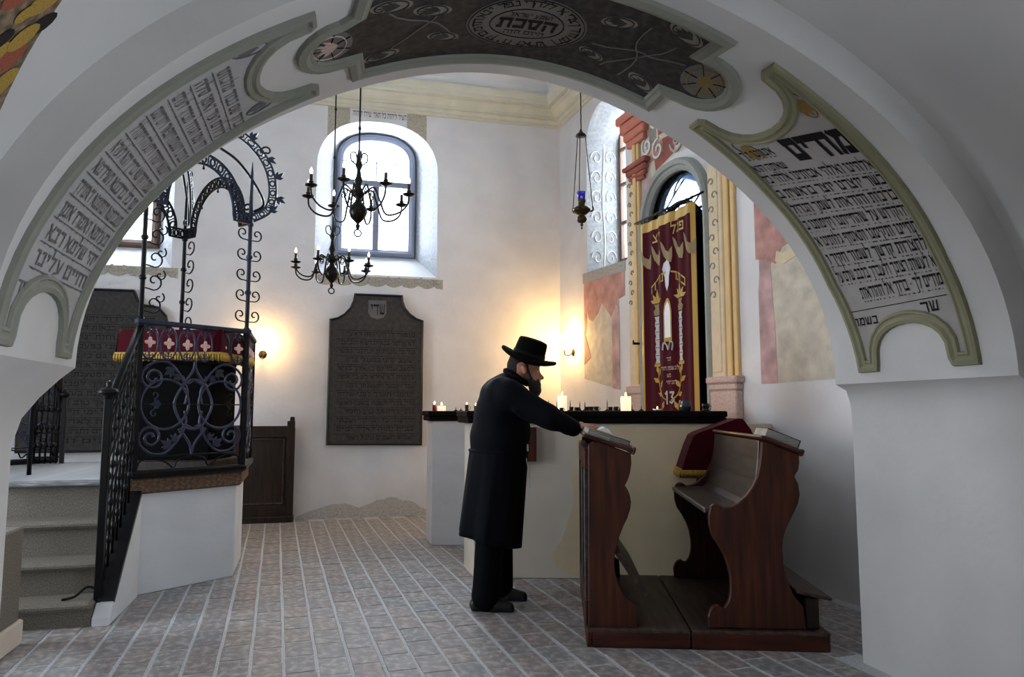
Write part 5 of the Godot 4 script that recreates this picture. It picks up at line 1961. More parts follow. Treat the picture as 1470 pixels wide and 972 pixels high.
	obj("foot_stay", s, M.iron, st)
	for i in range(1, 8):
		var f := i / 8.0
		var p := A.lerp(Vector3(B.x, 0, B.z), f)
		var y0 := lerpf(0.14, 0.75, f)
		var y1 := lerpf(1.36, 1.94, f)
		s = mk()
		tube(s, [Vector3(p.x, y0, p.z), Vector3(p.x, y1, p.z)], 0.009, 5)
		for q in [0.16, 0.36, 0.56, 0.76]: lathe(s, tf(p.x, lerpf(y0, y1, q), p.z), [[0.009, -0.028], [0.019, -0.012], [0.019, 0.012], [0.009, 0.028]], 8)
		obj("baluster", s, M.iron, st)
	for q in [0.26, 0.46, 0.66, 0.86]:
		s = mk()
		tube(s, [Vector3(A.x, lerpf(0.14, 1.36, q), A.z), Vector3(B.x, lerpf(0.75, 1.94, q), B.z)], 0.007, 5)
		obj("mid_rail", s, M.iron, st)
	# railing end on the far side
	var C := Vector3(-2.3, DECK, -7.6)
	var fr := thing("stair_railing", "dark iron railing end with a small knob at the back left of the platform", "railing")
	s = mk()
	bx(s, Vector3(C.x - 0.018, DECK, C.z - 0.018), Vector3(C.x + 0.018, 1.45, C.z + 0.018), 0.004)
	obj("newel", s, M.iron, fr)
	s = mk(true)
	lathe(s, tf(C.x, 1.44, C.z), [[0.0, 0.0], [0.024, 0.0], [0.05, 0.03], [0.04, 0.05], [0.015, 0.06], [0.018, 0.08], [0.0, 0.09]], 14)
	obj("newel_cap", s, M.iron, fr)
	for i in 5:
		var x := C.x - 0.045 - 0.045 * i
		s = mk()
		tube(s, [Vector3(x, DECK, C.z), Vector3(x, 1.5 + 0.1 * i, C.z)], 0.009, 5)
		for q in [0.25, 0.5, 0.75]: lathe(s, tf(x, lerpf(DECK, 1.5, q), C.z), [[0.009, -0.028], [0.019, -0.012], [0.019, 0.012], [0.009, 0.028]], 8)
		obj("baluster", s, M.iron, fr)
	s = mk()
	tube(s, [Vector3(C.x, 1.4, C.z), Vector3(C.x - 0.26, 1.92, C.z)], 0.014, 5)
	obj("handrail", s, M.iron, fr)
	for y in [0.9, 1.12, 1.32]:
		s = mk()
		tube(s, [Vector3(C.x, y, C.z), Vector3(C.x - 0.24, y, C.z)], 0.008, 5)
		obj("mid_rail", s, M.iron, fr)
	s = mk()
	bx(s, Vector3(C.x - 0.28, DECK, C.z - 0.022), Vector3(C.x - 0.235, 2.0, C.z + 0.022), 0.004)
	obj("post", s, M.iron_blue, fr)

func lattice(s: SurfaceTool, a: Array, b: Array) -> void:
	# openwork strip between two edge lines: edge bars with rings and crosses between
	tube(s, a, 0.011, 4)
	tube(s, b, 0.011, 4)
	var n := a.size()
	for i in range(1, n - 1):
		var p: Vector3 = a[i]
		var q: Vector3 = b[i]
		if i % 2 == 0:
			tube(s, [p, q], 0.007, 4)
		else:
			var m := (p + q) * 0.5
			var u := (q - p) * 0.36
			var v: Vector3 = (a[i + 1] - a[i - 1]) * 0.3
			var loop := []
			for k in 8: loop.append(m + u * cos(TAU * k / 8.0) + v * sin(TAU * k / 8.0))
			tube(s, loop, 0.009, 4, true)

func canopy() -> void:
	var A := Vector3(-1.3, 0, -5.82)
	var B := Vector3(-0.62, 0, -6.38)
	var C := Vector3(-1.25, 0, -7.1)
	var D := Vector3(-2.12, 0, -6.3)
	var posts := [A, B, C, D]
	var cen := (A + B + C + D) * 0.25
	var k := thing("iron_canopy", "wrought-iron canopy with lattice arches and scrolls over the reading table", "canopy")
	var s: SurfaceTool
	for i in 4:
		var p: Vector3 = posts[i]
		s = mk()
		tube(s, [p + UP * (DECK + 0.002), p + UP * 3.0], 0.017, 6)
		tube(s, [p + UP * 3.0, p + UP * 3.32, p + UP * 3.42], [0.017, 0.011, 0.002], 6)
		for y in [1.99, 2.3, 2.6, 2.88]: lathe(s, tf(p.x, y, p.z), [[0.017, -0.02], [0.026, -0.01], [0.026, 0.01], [0.017, 0.02]], 8)
		obj("post", s, M.iron if i != 1 else M.iron_blue, k)
		# climbing scrolls on both neighbouring sides
		var ways: Array = [[B - A], [A - B, B - A], [B - C], []][i]
		for way in ways:
			var x: Vector3 = (way as Vector3).normalized()
			var t := Transform3D(Basis(x, UP, x.cross(UP)), p)
			s = mk()
			var wide: float = [1.55, 1.2, 1.7, 1.0][i]
			for j in 5:
				var y := 2.06 + 0.172 * j
				var r0 := 0.044 * wide
				tube(s, lift(spiral(Vector2(0.055 * wide, y + 0.05), 0.008, r0, 300.0, -90.0, 16), t), 0.0065, 4)
				tube(s, lift(curve([Vector2(0.055 * wide, y + 0.05 - r0), Vector2(0.012, y - 0.01), Vector2(0.01, y - 0.06)], 4), t), 0.006, 4)
				if i == 0: tube(s, lift(spiral(Vector2(0.13, y + 0.1), 0.008, 0.045, 60.0, 420.0, 14), t), 0.006, 4)
			obj("climbing_scroll", s, M.iron, k)
	for i in 4:
		var p: Vector3 = posts[i]
		var q: Vector3 = posts[(i + 1) % 4]
		var x := (q - p).normalized()
		var L := p.distance_to(q)
		var t := Transform3D(Basis(x, UP, x.cross(UP)), p)
		var inner := []
		var outer := []
		for f in [0.0, 0.03, 0.06, 0.09, 0.12, 0.15]:
			inner.append(Vector2(f, 2.885))
			outer.append(Vector2(f, 2.965))
		for m in 27:
			var a := PI - PI * m / 26.0
			inner.append(Vector2(L * 0.5 + (L * 0.5 - 0.16) * cos(a), 2.93 + 0.35 * sin(a)))
			outer.append(Vector2(L * 0.5 + (L * 0.5 - 0.09) * cos(a), 2.965 + 0.4 * sin(a)))
		for f in [0.15, 0.12, 0.09, 0.06, 0.03, 0.0]:
			inner.append(Vector2(L - f, 2.885))
			outer.append(Vector2(L - f, 2.965))
		s = mk()
		lattice(s, lift(inner, t), lift(outer, t))
		obj("lattice_arch", s, M.iron_blue if i == 0 else M.iron, k)
		s = mk()
		for f in [0.24, 0.5, 0.76]:
			var a: float = PI - PI * f
			var c := Vector2(L * 0.5 + (L * 0.5 - 0.16) * cos(a), 2.93 + 0.35 * sin(a))
			lathe(s, t * tf(c.x, c.y - 0.05, 0), [[0.0, 0.0], [0.012, 0.01], [0.006, 0.03], [0.004, 0.05]], 6)
		obj("drop", s, M.iron, k)
		# ogee rib from the post to the crown
		var o := (p - cen)
		o.y = 0
		var R := o.length()
		o = o.normalized()
		var tr := Transform3D(Basis(o, UP, o.cross(UP)), cen)
		var line := curve([Vector2(R + 0.01, 2.93), Vector2(R + 0.14, 3.02), Vector2(R + 0.17, 3.2), Vector2(R + 0.11, 3.42), Vector2(R - 0.06, 3.62), Vector2(R * 0.5, 3.78), Vector2(0.06, 3.95)], 5)
		var ia := []
		var ob := []
		for m in line.size():
			var d: Vector2 = ((line[mini(m + 1, line.size() - 1)] as Vector2) - (line[maxi(m - 1, 0)] as Vector2)).normalized()
			var nn := Vector2(d.y, -d.x) * 0.028
			ia.append(line[m] - nn)
			ob.append(line[m] + nn)
		s = mk()
		lattice(s, lift(ia, tr), lift(ob, tr))
		for m in range(4, line.size() - 4, 4): leaf(s, line[m] + Vector2(0.03, 0), 40.0 if m % 8 else -30.0, 0.09, 0.0, tr)
		obj("ogee_rib", s, M.iron_blue if i == 1 else M.iron, k)
		s = mk()
		tube(s, lift(curve([Vector2(R + 0.02, 2.99), Vector2(R + 0.1, 3.06), Vector2(R + 0.03, 3.22), Vector2(R - 0.12, 3.42), Vector2(R - 0.26, 3.52)], 5), tr), 0.012, 5)
		obj("corner_scroll", s, M.iron, k)
		s = mk()
		tube(s, lift(spiral(Vector2(R - 0.03, 3.02), 0.045, 0.01, -60.0, 330.0, 14), tr), 0.009, 5)
		obj("corner_scroll", s, M.iron, k)
		s = mk()
		tube(s, lift(spiral(Vector2(R + 0.11, 3.52), 0.05, 0.01, 200.0, -140.0, 14), tr), 0.008, 5)
		obj("corner_scroll", s, M.iron, k)
	s = mk(true)
	lathe(s, tf(cen.x, 3.9, cen.z), [[0.0, 0.0], [0.07, 0.0], [0.09, 0.05], [0.05, 0.12], [0.02, 0.2], [0.03, 0.24], [0.0, 0.3]], 12)
	obj("crown_knob", s, M.iron, k)

# ---------------------------------------------------------------- lectern and pew on their boards
func pew() -> void:
	var z0 := -0.035
	var z1 := -1.335
	# lectern
	var l := thing("lectern", "dark red wooden prayer lectern with scrolled side panels, its sloping top under a book", "lectern", PW)
	var side := [[0.012, 0.1], [0.02, 1.125], [0.05, 1.145], [0.09, 1.14], [0.265, 1.075], [0.268, 1.02], [0.258, 0.96], [0.243, 0.92], [0.229, 0.893], [0.246, 0.865], [0.257, 0.834], [0.262, 0.8], [0.258, 0.763], [0.24, 0.71], [0.217, 0.665], [0.193, 0.605], [0.176, 0.547], [0.166, 0.5], [0.163, 0.45], [0.169, 0.39], [0.185, 0.334], [0.205, 0.29], [0.231, 0.258], [0.262, 0.238], [0.285, 0.225], [0.292, 0.1]]
	var s := mk()
	extr(s, Transform3D(), side, z0 - 0.035, z0, 0.005)
	obj("side_panel", s, M.red_wood, l)
	s = mk()
	extr(s, Transform3D(), side, z1, z1 + 0.035, 0.005)
	obj("side_panel", s, M.red_wood, l)
	s = mk()
	bx(s, Vector3(0.02, 0.1, z1 + 0.035), Vector3(0.04, 1.1, z0 - 0.035))
	obj("front_board", s, M.dark_wood, l)
	for q in [[0.1, 0.24], [0.98, 1.1]]:
		s = mk()
		bx(s, Vector3(-0.004, q[0], z1 + 0.03), Vector3(0.021, q[1], z0 - 0.03), 0.004)
		obj("front_rail", s, M.red_wood, l)
	for z in [z0 - 0.1, -0.69, z1 + 0.1]:
		s = mk()
		bx(s, Vector3(-0.004, 0.24, z - 0.045), Vector3(0.021, 0.98, z + 0.045), 0.004)
		obj("front_stile", s, M.seat_wood, l)
	s = mk()
	var slope := Transform3D(Basis(Vector3(0, 0, 1), -atan2(0.075, 0.24)), Vector3(0.14, 1.135, (z0 + z1) * 0.5))
	box(s, slope, Vector3(0.31, 0.022, absf(z1 - z0) + 0.05), 0.007)
	box(s, slope * tf(0.148, 0.0, 0), Vector3(0.02, 0.045, absf(z1 - z0) + 0.05), 0.008)
	obj("sloping_top", s, M.red_wood_flat, l)
	s = mk()
	extr(s, Transform3D(), [[0.17, 0.5], [0.2, 0.51], [0.36, 0.27], [0.33, 0.258]], z1 + 0.036, z0 - 0.036, 0.004)
	obj("foot_board", s, M.board_wood, l)
	s = mk()
	bx(s, Vector3(0.0, 0.0, -1.38), Vector3(0.03, 0.1, 0.0), 0.006)
	bx(s, Vector3(0.03, 0.0, -0.03), Vector3(0.577, 0.1, 0.0), 0.006)
	bx(s, Vector3(0.03, 0.0, -1.38), Vector3(0.577, 0.1, -1.35), 0.006)
	obj("base_rail", s, M.red_wood_flat, l)
	s = mk()
	bx(s, Vector3(0.0, 0.082, -1.38), Vector3(0.577, 0.104, 0.002), 0.005)
	obj("floor_board", s, M.board_wood, l)
	# pew
	var p := thing("pew", "dark red wooden pew with curved side panels and a worn grey seat", "pew", PW)
	var ps := [[0.685, 0.108], [0.68, 0.171], [0.692, 0.205], [0.712, 0.228], [0.735, 0.235], [0.755, 0.222], [0.774, 0.222], [0.794, 0.25], [0.806, 0.287], [0.811, 0.34], [0.809, 0.382], [0.8, 0.44], [0.782, 0.497], [0.752, 0.555], [0.715, 0.612], [0.7, 0.67], [0.698, 0.728], [0.711, 0.775], [0.728, 0.79], [0.751, 0.793], [0.77, 0.783], [0.789, 0.77], [0.83, 0.778], [0.868, 0.799], [0.912, 0.838], [0.948, 0.886], [0.975, 0.94], [0.991, 1.004], [1.003, 1.08], [1.008, 1.142], [1.035, 1.15], [1.215, 1.075], [1.216, 1.03], [1.208, 0.985], [1.19, 0.958], [1.187, 0.945], [1.205, 0.907], [1.211, 0.849], [1.2, 0.8], [1.176, 0.752], [1.148, 0.7], [1.126, 0.655], [1.109, 0.6], [1.103, 0.539], [1.107, 0.47], [1.117, 0.406], [1.133, 0.345], [1.159, 0.292], [1.18, 0.262], [1.206, 0.236], [1.222, 0.105]]
	for z in [z0 - 0.04, z1]:
		s = mk()
		extr(s, Transform3D(), ps, z, z + 0.04, 0.006)
		obj("side_panel", s, M.red_wood, p)
	s = mk()
	box(s, Transform3D(Basis(Vector3(0, 0, 1), 0.02), Vector3(0.825, 0.752, (z0 + z1) * 0.5)), Vector3(0.29, 0.032, absf(z1 - z0) - 0.082), 0.008)
	obj("seat", s, M.seat_wood, p)
	s = mk()
	extr(s, Transform3D(), [[0.9, 0.76], [0.94, 0.8], [0.975, 0.92], [0.992, 1.04], [1.0, 1.15], [1.03, 1.15], [1.02, 1.0], [1.0, 0.88], [0.96, 0.76]], z1 + 0.041, z0 - 0.041, 0.003)
	obj("backrest", s, M.seat_wood, p)
	s = mk()
	bx(s, Vector3(1.04, 0.13, z1 + 0.041), Vector3(1.06, 1.1, z0 - 0.041))
	obj("back_board", s, M.red_wood, p)
	s = mk()
	var sl := Transform3D(Basis(Vector3(0, 0, 1), -atan2(0.08, 0.2)), Vector3(1.115, 1.128, (z0 + z1) * 0.5))
	box(s, sl, Vector3(0.25, 0.022, absf(z1 - z0) + 0.05), 0.007)
	box(s, sl * tf(0.12, 0.0, 0), Vector3(0.02, 0.04, absf(z1 - z0) + 0.05), 0.007)
	obj("sloping_top", s, M.red_wood_flat, p)
	s = mk()
	box(s, Transform3D(Basis(Vector3(0, 0, 1), -0.2), Vector3(1.27, 0.292, -0.69)), Vector3(0.2, 0.018, 1.3), 0.005)
	obj("foot_board", s, M.board_wood, p)
	s = mk()
	bx(s, Vector3(1.225, 0.105, -1.3), Vector3(1.3, 0.275, -0.06), 0.006)
	obj("foot_support", s, M.dark_wood, p)
	s = mk()
	bx(s, Vector3(0.583, 0.0, -0.03), Vector3(1.335, 0.1, 0.0), 0.006)
	bx(s, Vector3(0.583, 0.0, -1.38), Vector3(1.335, 0.1, -1.35), 0.006)
	bx(s, Vector3(1.305, 0.0, -1.35), Vector3(1.335, 0.1, -0.03), 0.006)
	obj("base_rail", s, M.red_wood_flat, p)
	s = mk()
	bx(s, Vector3(0.583, 0.082, -1.38), Vector3(1.337, 0.104, 0.002), 0.005)
	obj("floor_board", s, M.board_wood, p)
	# books
	var bk := thing("book", "thick closed book with white page edges lying on the sloping back of the pew", "book", PW * sl * tf(0.0, 0.0115, 0.51))
	book(bk, Vector3(0.2, 0.052, 0.26), M.book_cover)
	bk = thing("book", "large grey prayer book lying on the lectern under the person's hand", "book", PW * slope * tf(-0.005, 0.0115, 0.24, 0.04))
	book(bk, Vector3(0.265, 0.035, 0.44), M.book_grey)
	bk = thing("book", "small pale booklet beside the large book at the near edge of the lectern", "book", PW * slope * tf(-0.06, 0.0115, 0.57, -0.1))
	book(bk, Vector3(0.13, 0.014, 0.16), M.page)
	var ti := thing("tissue", "crumpled white tissue lying on the book on the lectern", "tissue", PW * slope * tf(-0.01, 0.048, 0.1))
	s = mk(true)
	var g := []
	for i in 9:
		var row := []
		for j in 9:
			var e := 1.0 - pow(maxf(absf(i - 4) / 4.0, absf(j - 4) / 4.0), 2.0)
			row.append(Vector3((i - 4) * 0.012 + rng.randf_range(-0.004, 0.004), 0.002 + e * rng.randf_range(0.012, 0.036), (j - 4) * 0.014 + rng.randf_range(-0.004, 0.004)))
		g.append(row)
	s.set_smooth_group(-1)
	for i in 8:
		for j in 8: quad(s, g[i][j], g[i][j + 1], g[i + 1][j + 1], g[i + 1][j])
	obj("paper", s, M.tissue, ti)
	# covered stand behind the pew
	var st := thing("covered_stand", "wooden stand under red velvet between the pew and the low wall", "stand", PW)
	s = mk()
	bx(s, Vector3(0.93, 0.0, -1.7), Vector3(1.3, 1.08, -1.45), 0.008)
	obj("body", s, M.dark_wood, st)
	var cv := thing("velvet_cover", "burgundy velvet cover with gold fringe over the stand behind the pew", "cloth", PW)
	var prof := [[0.77, 0.86], [0.8, 0.95], [0.84, 1.06], [0.875, 1.135], [0.91, 1.155], [1.2, 1.262], [1.24, 1.262], [1.3, 1.18], [1.34, 1.08], [1.36, 0.9]]
	s = mk()
	for i in prof.size() - 1:
		var a := Vector2(prof[i][0], prof[i][1])
		var b := Vector2(prof[i + 1][0], prof[i + 1][1])
		quad(s, Vector3(a.x, a.y, -1.72), Vector3(b.x, b.y, -1.72), Vector3(b.x, b.y, -1.42), Vector3(a.x, a.y, -1.42))
	for z in [-1.42, -1.72]:
		for i in prof.size() - 1:
			var a := Vector2(prof[i][0], prof[i][1])
			var b := Vector2(prof[i + 1][0], prof[i + 1][1])
			var w := 0.012 if z > -1.5 else -0.004
			quad(s, Vector3(a.x, 0.85, z + w), Vector3(b.x, 0.85, z + w), Vector3(b.x, b.y, z), Vector3(a.x, a.y, z))
	obj("velvet", s, M.velvet, cv)
	s = mk()
	for i in 26:
		var z := lerpf(-1.72, -1.42, i / 25.0)
		tube(s, [Vector3(0.772, 0.875, z), Vector3(0.762, 0.845, z), Vector3(0.764, 0.815, z)], [0.008, 0.009, 0.007], 5)
	tube(s, [Vector3(0.772, 0.872, -1.72), Vector3(0.772, 0.872, -1.42)], 0.012, 5)
	for i in 40:
		var x := lerpf(0.775, 1.36, i / 39.0)
		tube(s, [Vector3(x, 0.875, -1.407), Vector3(x, 0.845, -1.4), Vector3(x, 0.815, -1.403)], [0.008, 0.009, 0.007], 5)
	obj("fringe", s, M.gold, cv)

func book(root: Node3D, size: Vector3, cover: Material) -> void:
	var s := mk()
	bx(s, Vector3(-size.x / 2, 0, -size.z / 2), Vector3(size.x / 2, 0.004, size.z / 2), 0.001)
	bx(s, Vector3(-size.x / 2, size.y - 0.004, -size.z / 2), Vector3(size.x / 2, size.y, size.z / 2), 0.001)
	bx(s, Vector3(size.x / 2 - 0.005, 0.002, -size.z / 2), Vector3(size.x / 2, size.y - 0.002, size.z / 2), 0.0015)
	obj("cover", s, cover, root)
	s = mk()
	bx(s, Vector3(-size.x / 2 + 0.004, 0.004, -size.z / 2 + 0.004), Vector3(size.x / 2 - 0.005, size.y - 0.004, size.z / 2 - 0.004))
	obj("pages", s, M.page, root)

# ---------------------------------------------------------------- dark lettered tablets on the back wall
func tablets() -> void:
	var right := [[1.24, 0.885], [1.24, 2.48], [1.15, 2.51], [1.07, 2.565], [1.01, 2.64], [0.98, 2.72], [0.97, 2.8], [0.36, 2.8], [0.345, 2.71], [0.31, 2.62], [0.24, 2.54], [0.16, 2.49], [0.06, 2.465], [0.055, 0.9]]
	tablet("large dark wooden tablet with rows of Hebrew lettering below the back window", right, 0.65, 0.5, 2.32, 13, true)
	var left := [[-1.8, 0.85], [-1.78, 2.3], [-1.81, 2.45], [-1.9, 2.55], [-2.05, 2.57], [-2.12, 2.62], [-2.17, 2.74], [-2.9, 2.74], [-2.95, 2.62], [-3.05, 2.57], [-3.2, 2.55], [-3.29, 2.45], [-3.32, 2.3], [-3.3, 0.85]]
	tablet("large dark lettered tablet behind the iron railing, below the left window", left, -2.55, 0.64, 2.42, 14, false)

func tablet(label: String, pts: Array, xc: float, half: float, top: float, rows: int, shield: bool) -> void:
	var t := thing("inscribed_tablet", label, "tablet", BW * tf(0, 0, 0.0))
	var s := mk()
	extr(s, Transform3D(), pts, 0.03, 0.075, 0.004)
	for x in [-0.35, 0.35]: bx(s, Vector3(xc + x - 0.03, 1.0, 0.0), Vector3(xc + x + 0.03, 2.3, 0.032))
	obj("board", s, M.tablet, t)
	var P := pv(pts)
	if Geometry2D.is_polygon_clockwise(P): P.reverse()
	var q0 := P
	var q1 := inset(P, 0.012)
	var q2 := inset(P, 0.03)
	s = mk()
	for i in P.size():
		var j := (i + 1) % P.size()
		quad(s, Vector3(q0[i].x, q0[i].y, 0.05), Vector3(q0[j].x, q0[j].y, 0.05), Vector3(q0[j].x, q0[j].y, 0.09), Vector3(q0[i].x, q0[i].y, 0.09))
		quad(s, Vector3(q0[i].x, q0[i].y, 0.09), Vector3(q0[j].x, q0[j].y, 0.09), Vector3(q1[j].x, q1[j].y, 0.097), Vector3(q1[i].x, q1[i].y, 0.097))
		quad(s, Vector3(q1[i].x, q1[i].y, 0.097), Vector3(q1[j].x, q1[j].y, 0.097), Vector3(q2[j].x, q2[j].y, 0.074), Vector3(q2[i].x, q2[i].y, 0.074))
	obj("frame", s, M.tablet_frame, t)
	var lines := ["mzmvr ldvd yhvh raey", "la axsr bnavt dwa yrbycny", "el my mnvxvt ynhlny npwy", "ywvbb ynxny bmegly cdq", "lmen wmv gM ky alK bgya", "clmvt la ayra re ky ath", "emdy wbTK vmwentK hmh", "ynxmny terK lpny wlxN", "ngd crry dwnt bwmN rawy", "kvsy rvyh aK Tvb vxsd", "yrdpvny kl ymy xyy vwbty", "bbyt yhvh larK ymyM", "ywmxv hwmyM vtgl harC", "yrem hyM vmlav"]
	s = mk()
	for r in rows:
		var y := top - 0.06 - r * 0.108
		write(s, glyphs(lines[r % lines.size()], 0.052, half * 2.0 * (0.96 if r % 3 else 0.86)), func(v: Vector2) -> Vector3: return Vector3(xc + half * 0.96 + v.x, y + v.y, 0.0765))
		write(s, [[Vector2(0, 0), Vector2(-half * 2.0, 0), Vector2(-half * 2.0, 0.006), Vector2(0, 0.006)]], func(v: Vector2) -> Vector3: return Vector3(xc + half + v.x, y + 0.066 + v.y, 0.0765))
	obj("lettering", s, M.tablet_line, t)
	if shield:
		s = mk()
		extr(s, Transform3D(), [[xc - 0.11, 2.72], [xc - 0.115, 2.56], [xc - 0.08, 2.5], [xc, 2.475], [xc + 0.08, 2.5], [xc + 0.115, 2.56], [xc + 0.11, 2.72]], 0.074, 0.083, 0.004)
		var o := obj("shield", s, M.faded_ink, t)
		s = mk()
		write(s, glyphs("wdy", 0.13, 0.19), func(v: Vector2) -> Vector3: return Vector3(xc + 0.095 + v.x, 2.54 + v.y, 0.0845))
		obj("shield_lettering", s, M.tablet_line, o)

func wall_cabinet() -> void:
	var c := thing("wall_cabinet", "low dark brown panelled wooden seat-back against the back wall", "cabinet", BW)
	var s := mk()
	bx(s, Vector3(-1.45, 0.0, 0.005), Vector3(-0.31, 1.12, 0.12), 0.006)
	obj("body", s, M.dark_wood, c)
	for q in [[-1.45, -0.31, 1.0, 1.14], [-1.45, -0.31, 0.06, 0.2]]:
		s = mk()
		bx(s, Vector3(q[0], q[2], 0.115), Vector3(q[1] - 0.08, q[3], 0.15), 0.006)
		obj("rail", s, M.dark_wood, c)
	for x in [-0.4, -1.0]:
		s = mk()
		bx(s, Vector3(x, 0.0, 0.115), Vector3(x + 0.09, 1.15 if x < -0.5 else 1.2, 0.152), 0.006)
		if x > -0.5: bx(s, Vector3(x + 0.03, 1.19, 0.115), Vector3(x + 0.085, 1.25, 0.15), 0.01)
		obj("stile", s, M.dark_wood, c)
	s = mk()
	for q in [[-0.91, -0.42, 0.97, 0.995], [-0.91, -0.42, 0.205, 0.23]]: bx(s, Vector3(q[0], q[2], 0.115), Vector3(q[1], q[3], 0.14), 0.008)
	for x in [-0.91, -0.445]: bx(s, Vector3(x, 0.205, 0.115), Vector3(x + 0.025, 0.995, 0.14), 0.008)
	obj("panel_moulding", s, M.board_wood, c)
	s = mk()
	bx(s, Vector3(-1.46, 0.0, 0.005), Vector3(-0.3, 0.07, 0.18), 0.008)
	obj("plinth", s, M.dark_wood, c)

# ---------------------------------------------------------------- hanging lights
func chandelier(label: String, at: Vector3, arms: int, reach: float, up: float, turn: float) -> void:
	# at: centre of the ball; arms carry candle lamps
	var c := thing("chandelier", label, "chandelier", Transform3D(Basis(UP, turn), at), "hanging brass chandeliers")
	var s := mk(true)
	var b := 0.075
	lathe(s, Transform3D(), [[0.0, -b - 0.07], [0.012, -b - 0.06], [0.018, -b - 0.04], [0.01, -b - 0.02], [0.03, -b], [b * 0.75, -b * 0.62], [b, 0.0], [b * 0.78, b * 0.6], [0.03, b], [0.02, b + 0.03], [0.045, b + 0.05], [0.05, b + 0.07], [0.03, b + 0.1], [0.02, b + 0.13], [0.035, b + 0.17], [0.02, b + 0.21], [0.014, b + 0.26], [0.03, b + 0.3], [0.014, b + 0.34], [0.01, b + 0.42], [0.0, b + 0.44]], 18)
	obj("turned_stem", s, M.brass_aged, c)
	s = mk()
	tube(s, lift(arcpts(Vector2(0, -b - 0.095), 0.028, 0, 330, 12), Transform3D()), 0.006, 5, true)
	obj("bottom_ring", s, M.brass_aged, c)
	for e in 4:
		s = mk()
		var t := Transform3D(Basis(UP, TAU * e / 4.0), Vector3.ZERO)
		tube(s, lift(curve([Vector2(0.01, b + 0.3), Vector2(0.06, b + 0.33), Vector2(0.065, b + 0.39), Vector2(0.03, b + 0.4), Vector2(0.02, b + 0.36)], 4), t), 0.006, 4)
		obj("top_scroll", s, M.brass_aged, c)
	s = mk()
	tube(s, [Vector3(0, b + 0.42, 0), Vector3(0, 5.87 - at.y, 0)], 0.007, 6)
	for k in 3: lathe(s, tf(0, b + 0.6 + 0.5 * k, 0), [[0.007, -0.02], [0.014, 0.0], [0.007, 0.02]], 8)
	obj("rod", s, M.iron, c)
	for i in arms:
		var t := Transform3D(Basis(UP, TAU * (i + 0.35) / arms), Vector3.ZERO)
		s = mk()
		tube(s, lift(curve([Vector2(0.03, b + 0.06), Vector2(reach * 0.3, b + 0.1 + up * 0.3), Vector2(reach * 0.42, b + 0.02), Vector2(reach * 0.55, -0.04 + up * 0.3), Vector2(reach * 0.8, -0.05 + up * 0.6), Vector2(reach * 0.97, 0.0 + up * 0.8), Vector2(reach, 0.06 + up)], 5), t), 0.0075, 6)
		tube(s, lift(spiral(Vector2(reach * 0.3, b + 0.05 + up * 0.2), 0.03, 0.008, 90.0, 420.0, 10), t), 0.005, 4)
		var arm := obj("arm", s, M.brass_aged, c)
		s = mk(true)
		lathe(s, t * tf(reach, 0.055 + up, 0), [[0.0, 0.0], [0.012, 0.0], [0.045, 0.012], [0.05, 0.02], [0.018, 0.018], [0.016, 0.035], [0.02, 0.045], [0.012, 0.05], [0.0, 0.05]], 12)
		obj("drip_pan", s, M.brass_aged, arm)
		s = mk(true)
		lathe(s, t * tf(reach, 0.1 + up, 0), [[0.012, 0.0], [0.012, 0.055], [0.0, 0.056]], 8)
		obj("candle_sleeve", s, M.brass_dark, arm)
		s = mk(true)
		lathe(s, t * tf(reach, 0.156 + up, 0), [[0.007, 0.0], [0.013, 0.016], [0.0125, 0.03], [0.004, 0.05], [0.0, 0.056]], 8)
		obj("candle_bulb", s, M.bulb_glow, arm)

func chandeliers() -> void:
	chandelier("brass chandelier hanging lower, its eight candle arms below the back window sill", Vector3(0.06, 2.66, -7.3), 8, 0.37, 0.0, 0.15)
	chandelier("nearer brass chandelier silhouetted in front of the bright back window", Vector3(0.235, 2.87, -5.72), 8, 0.4, 0.06, 0.2)

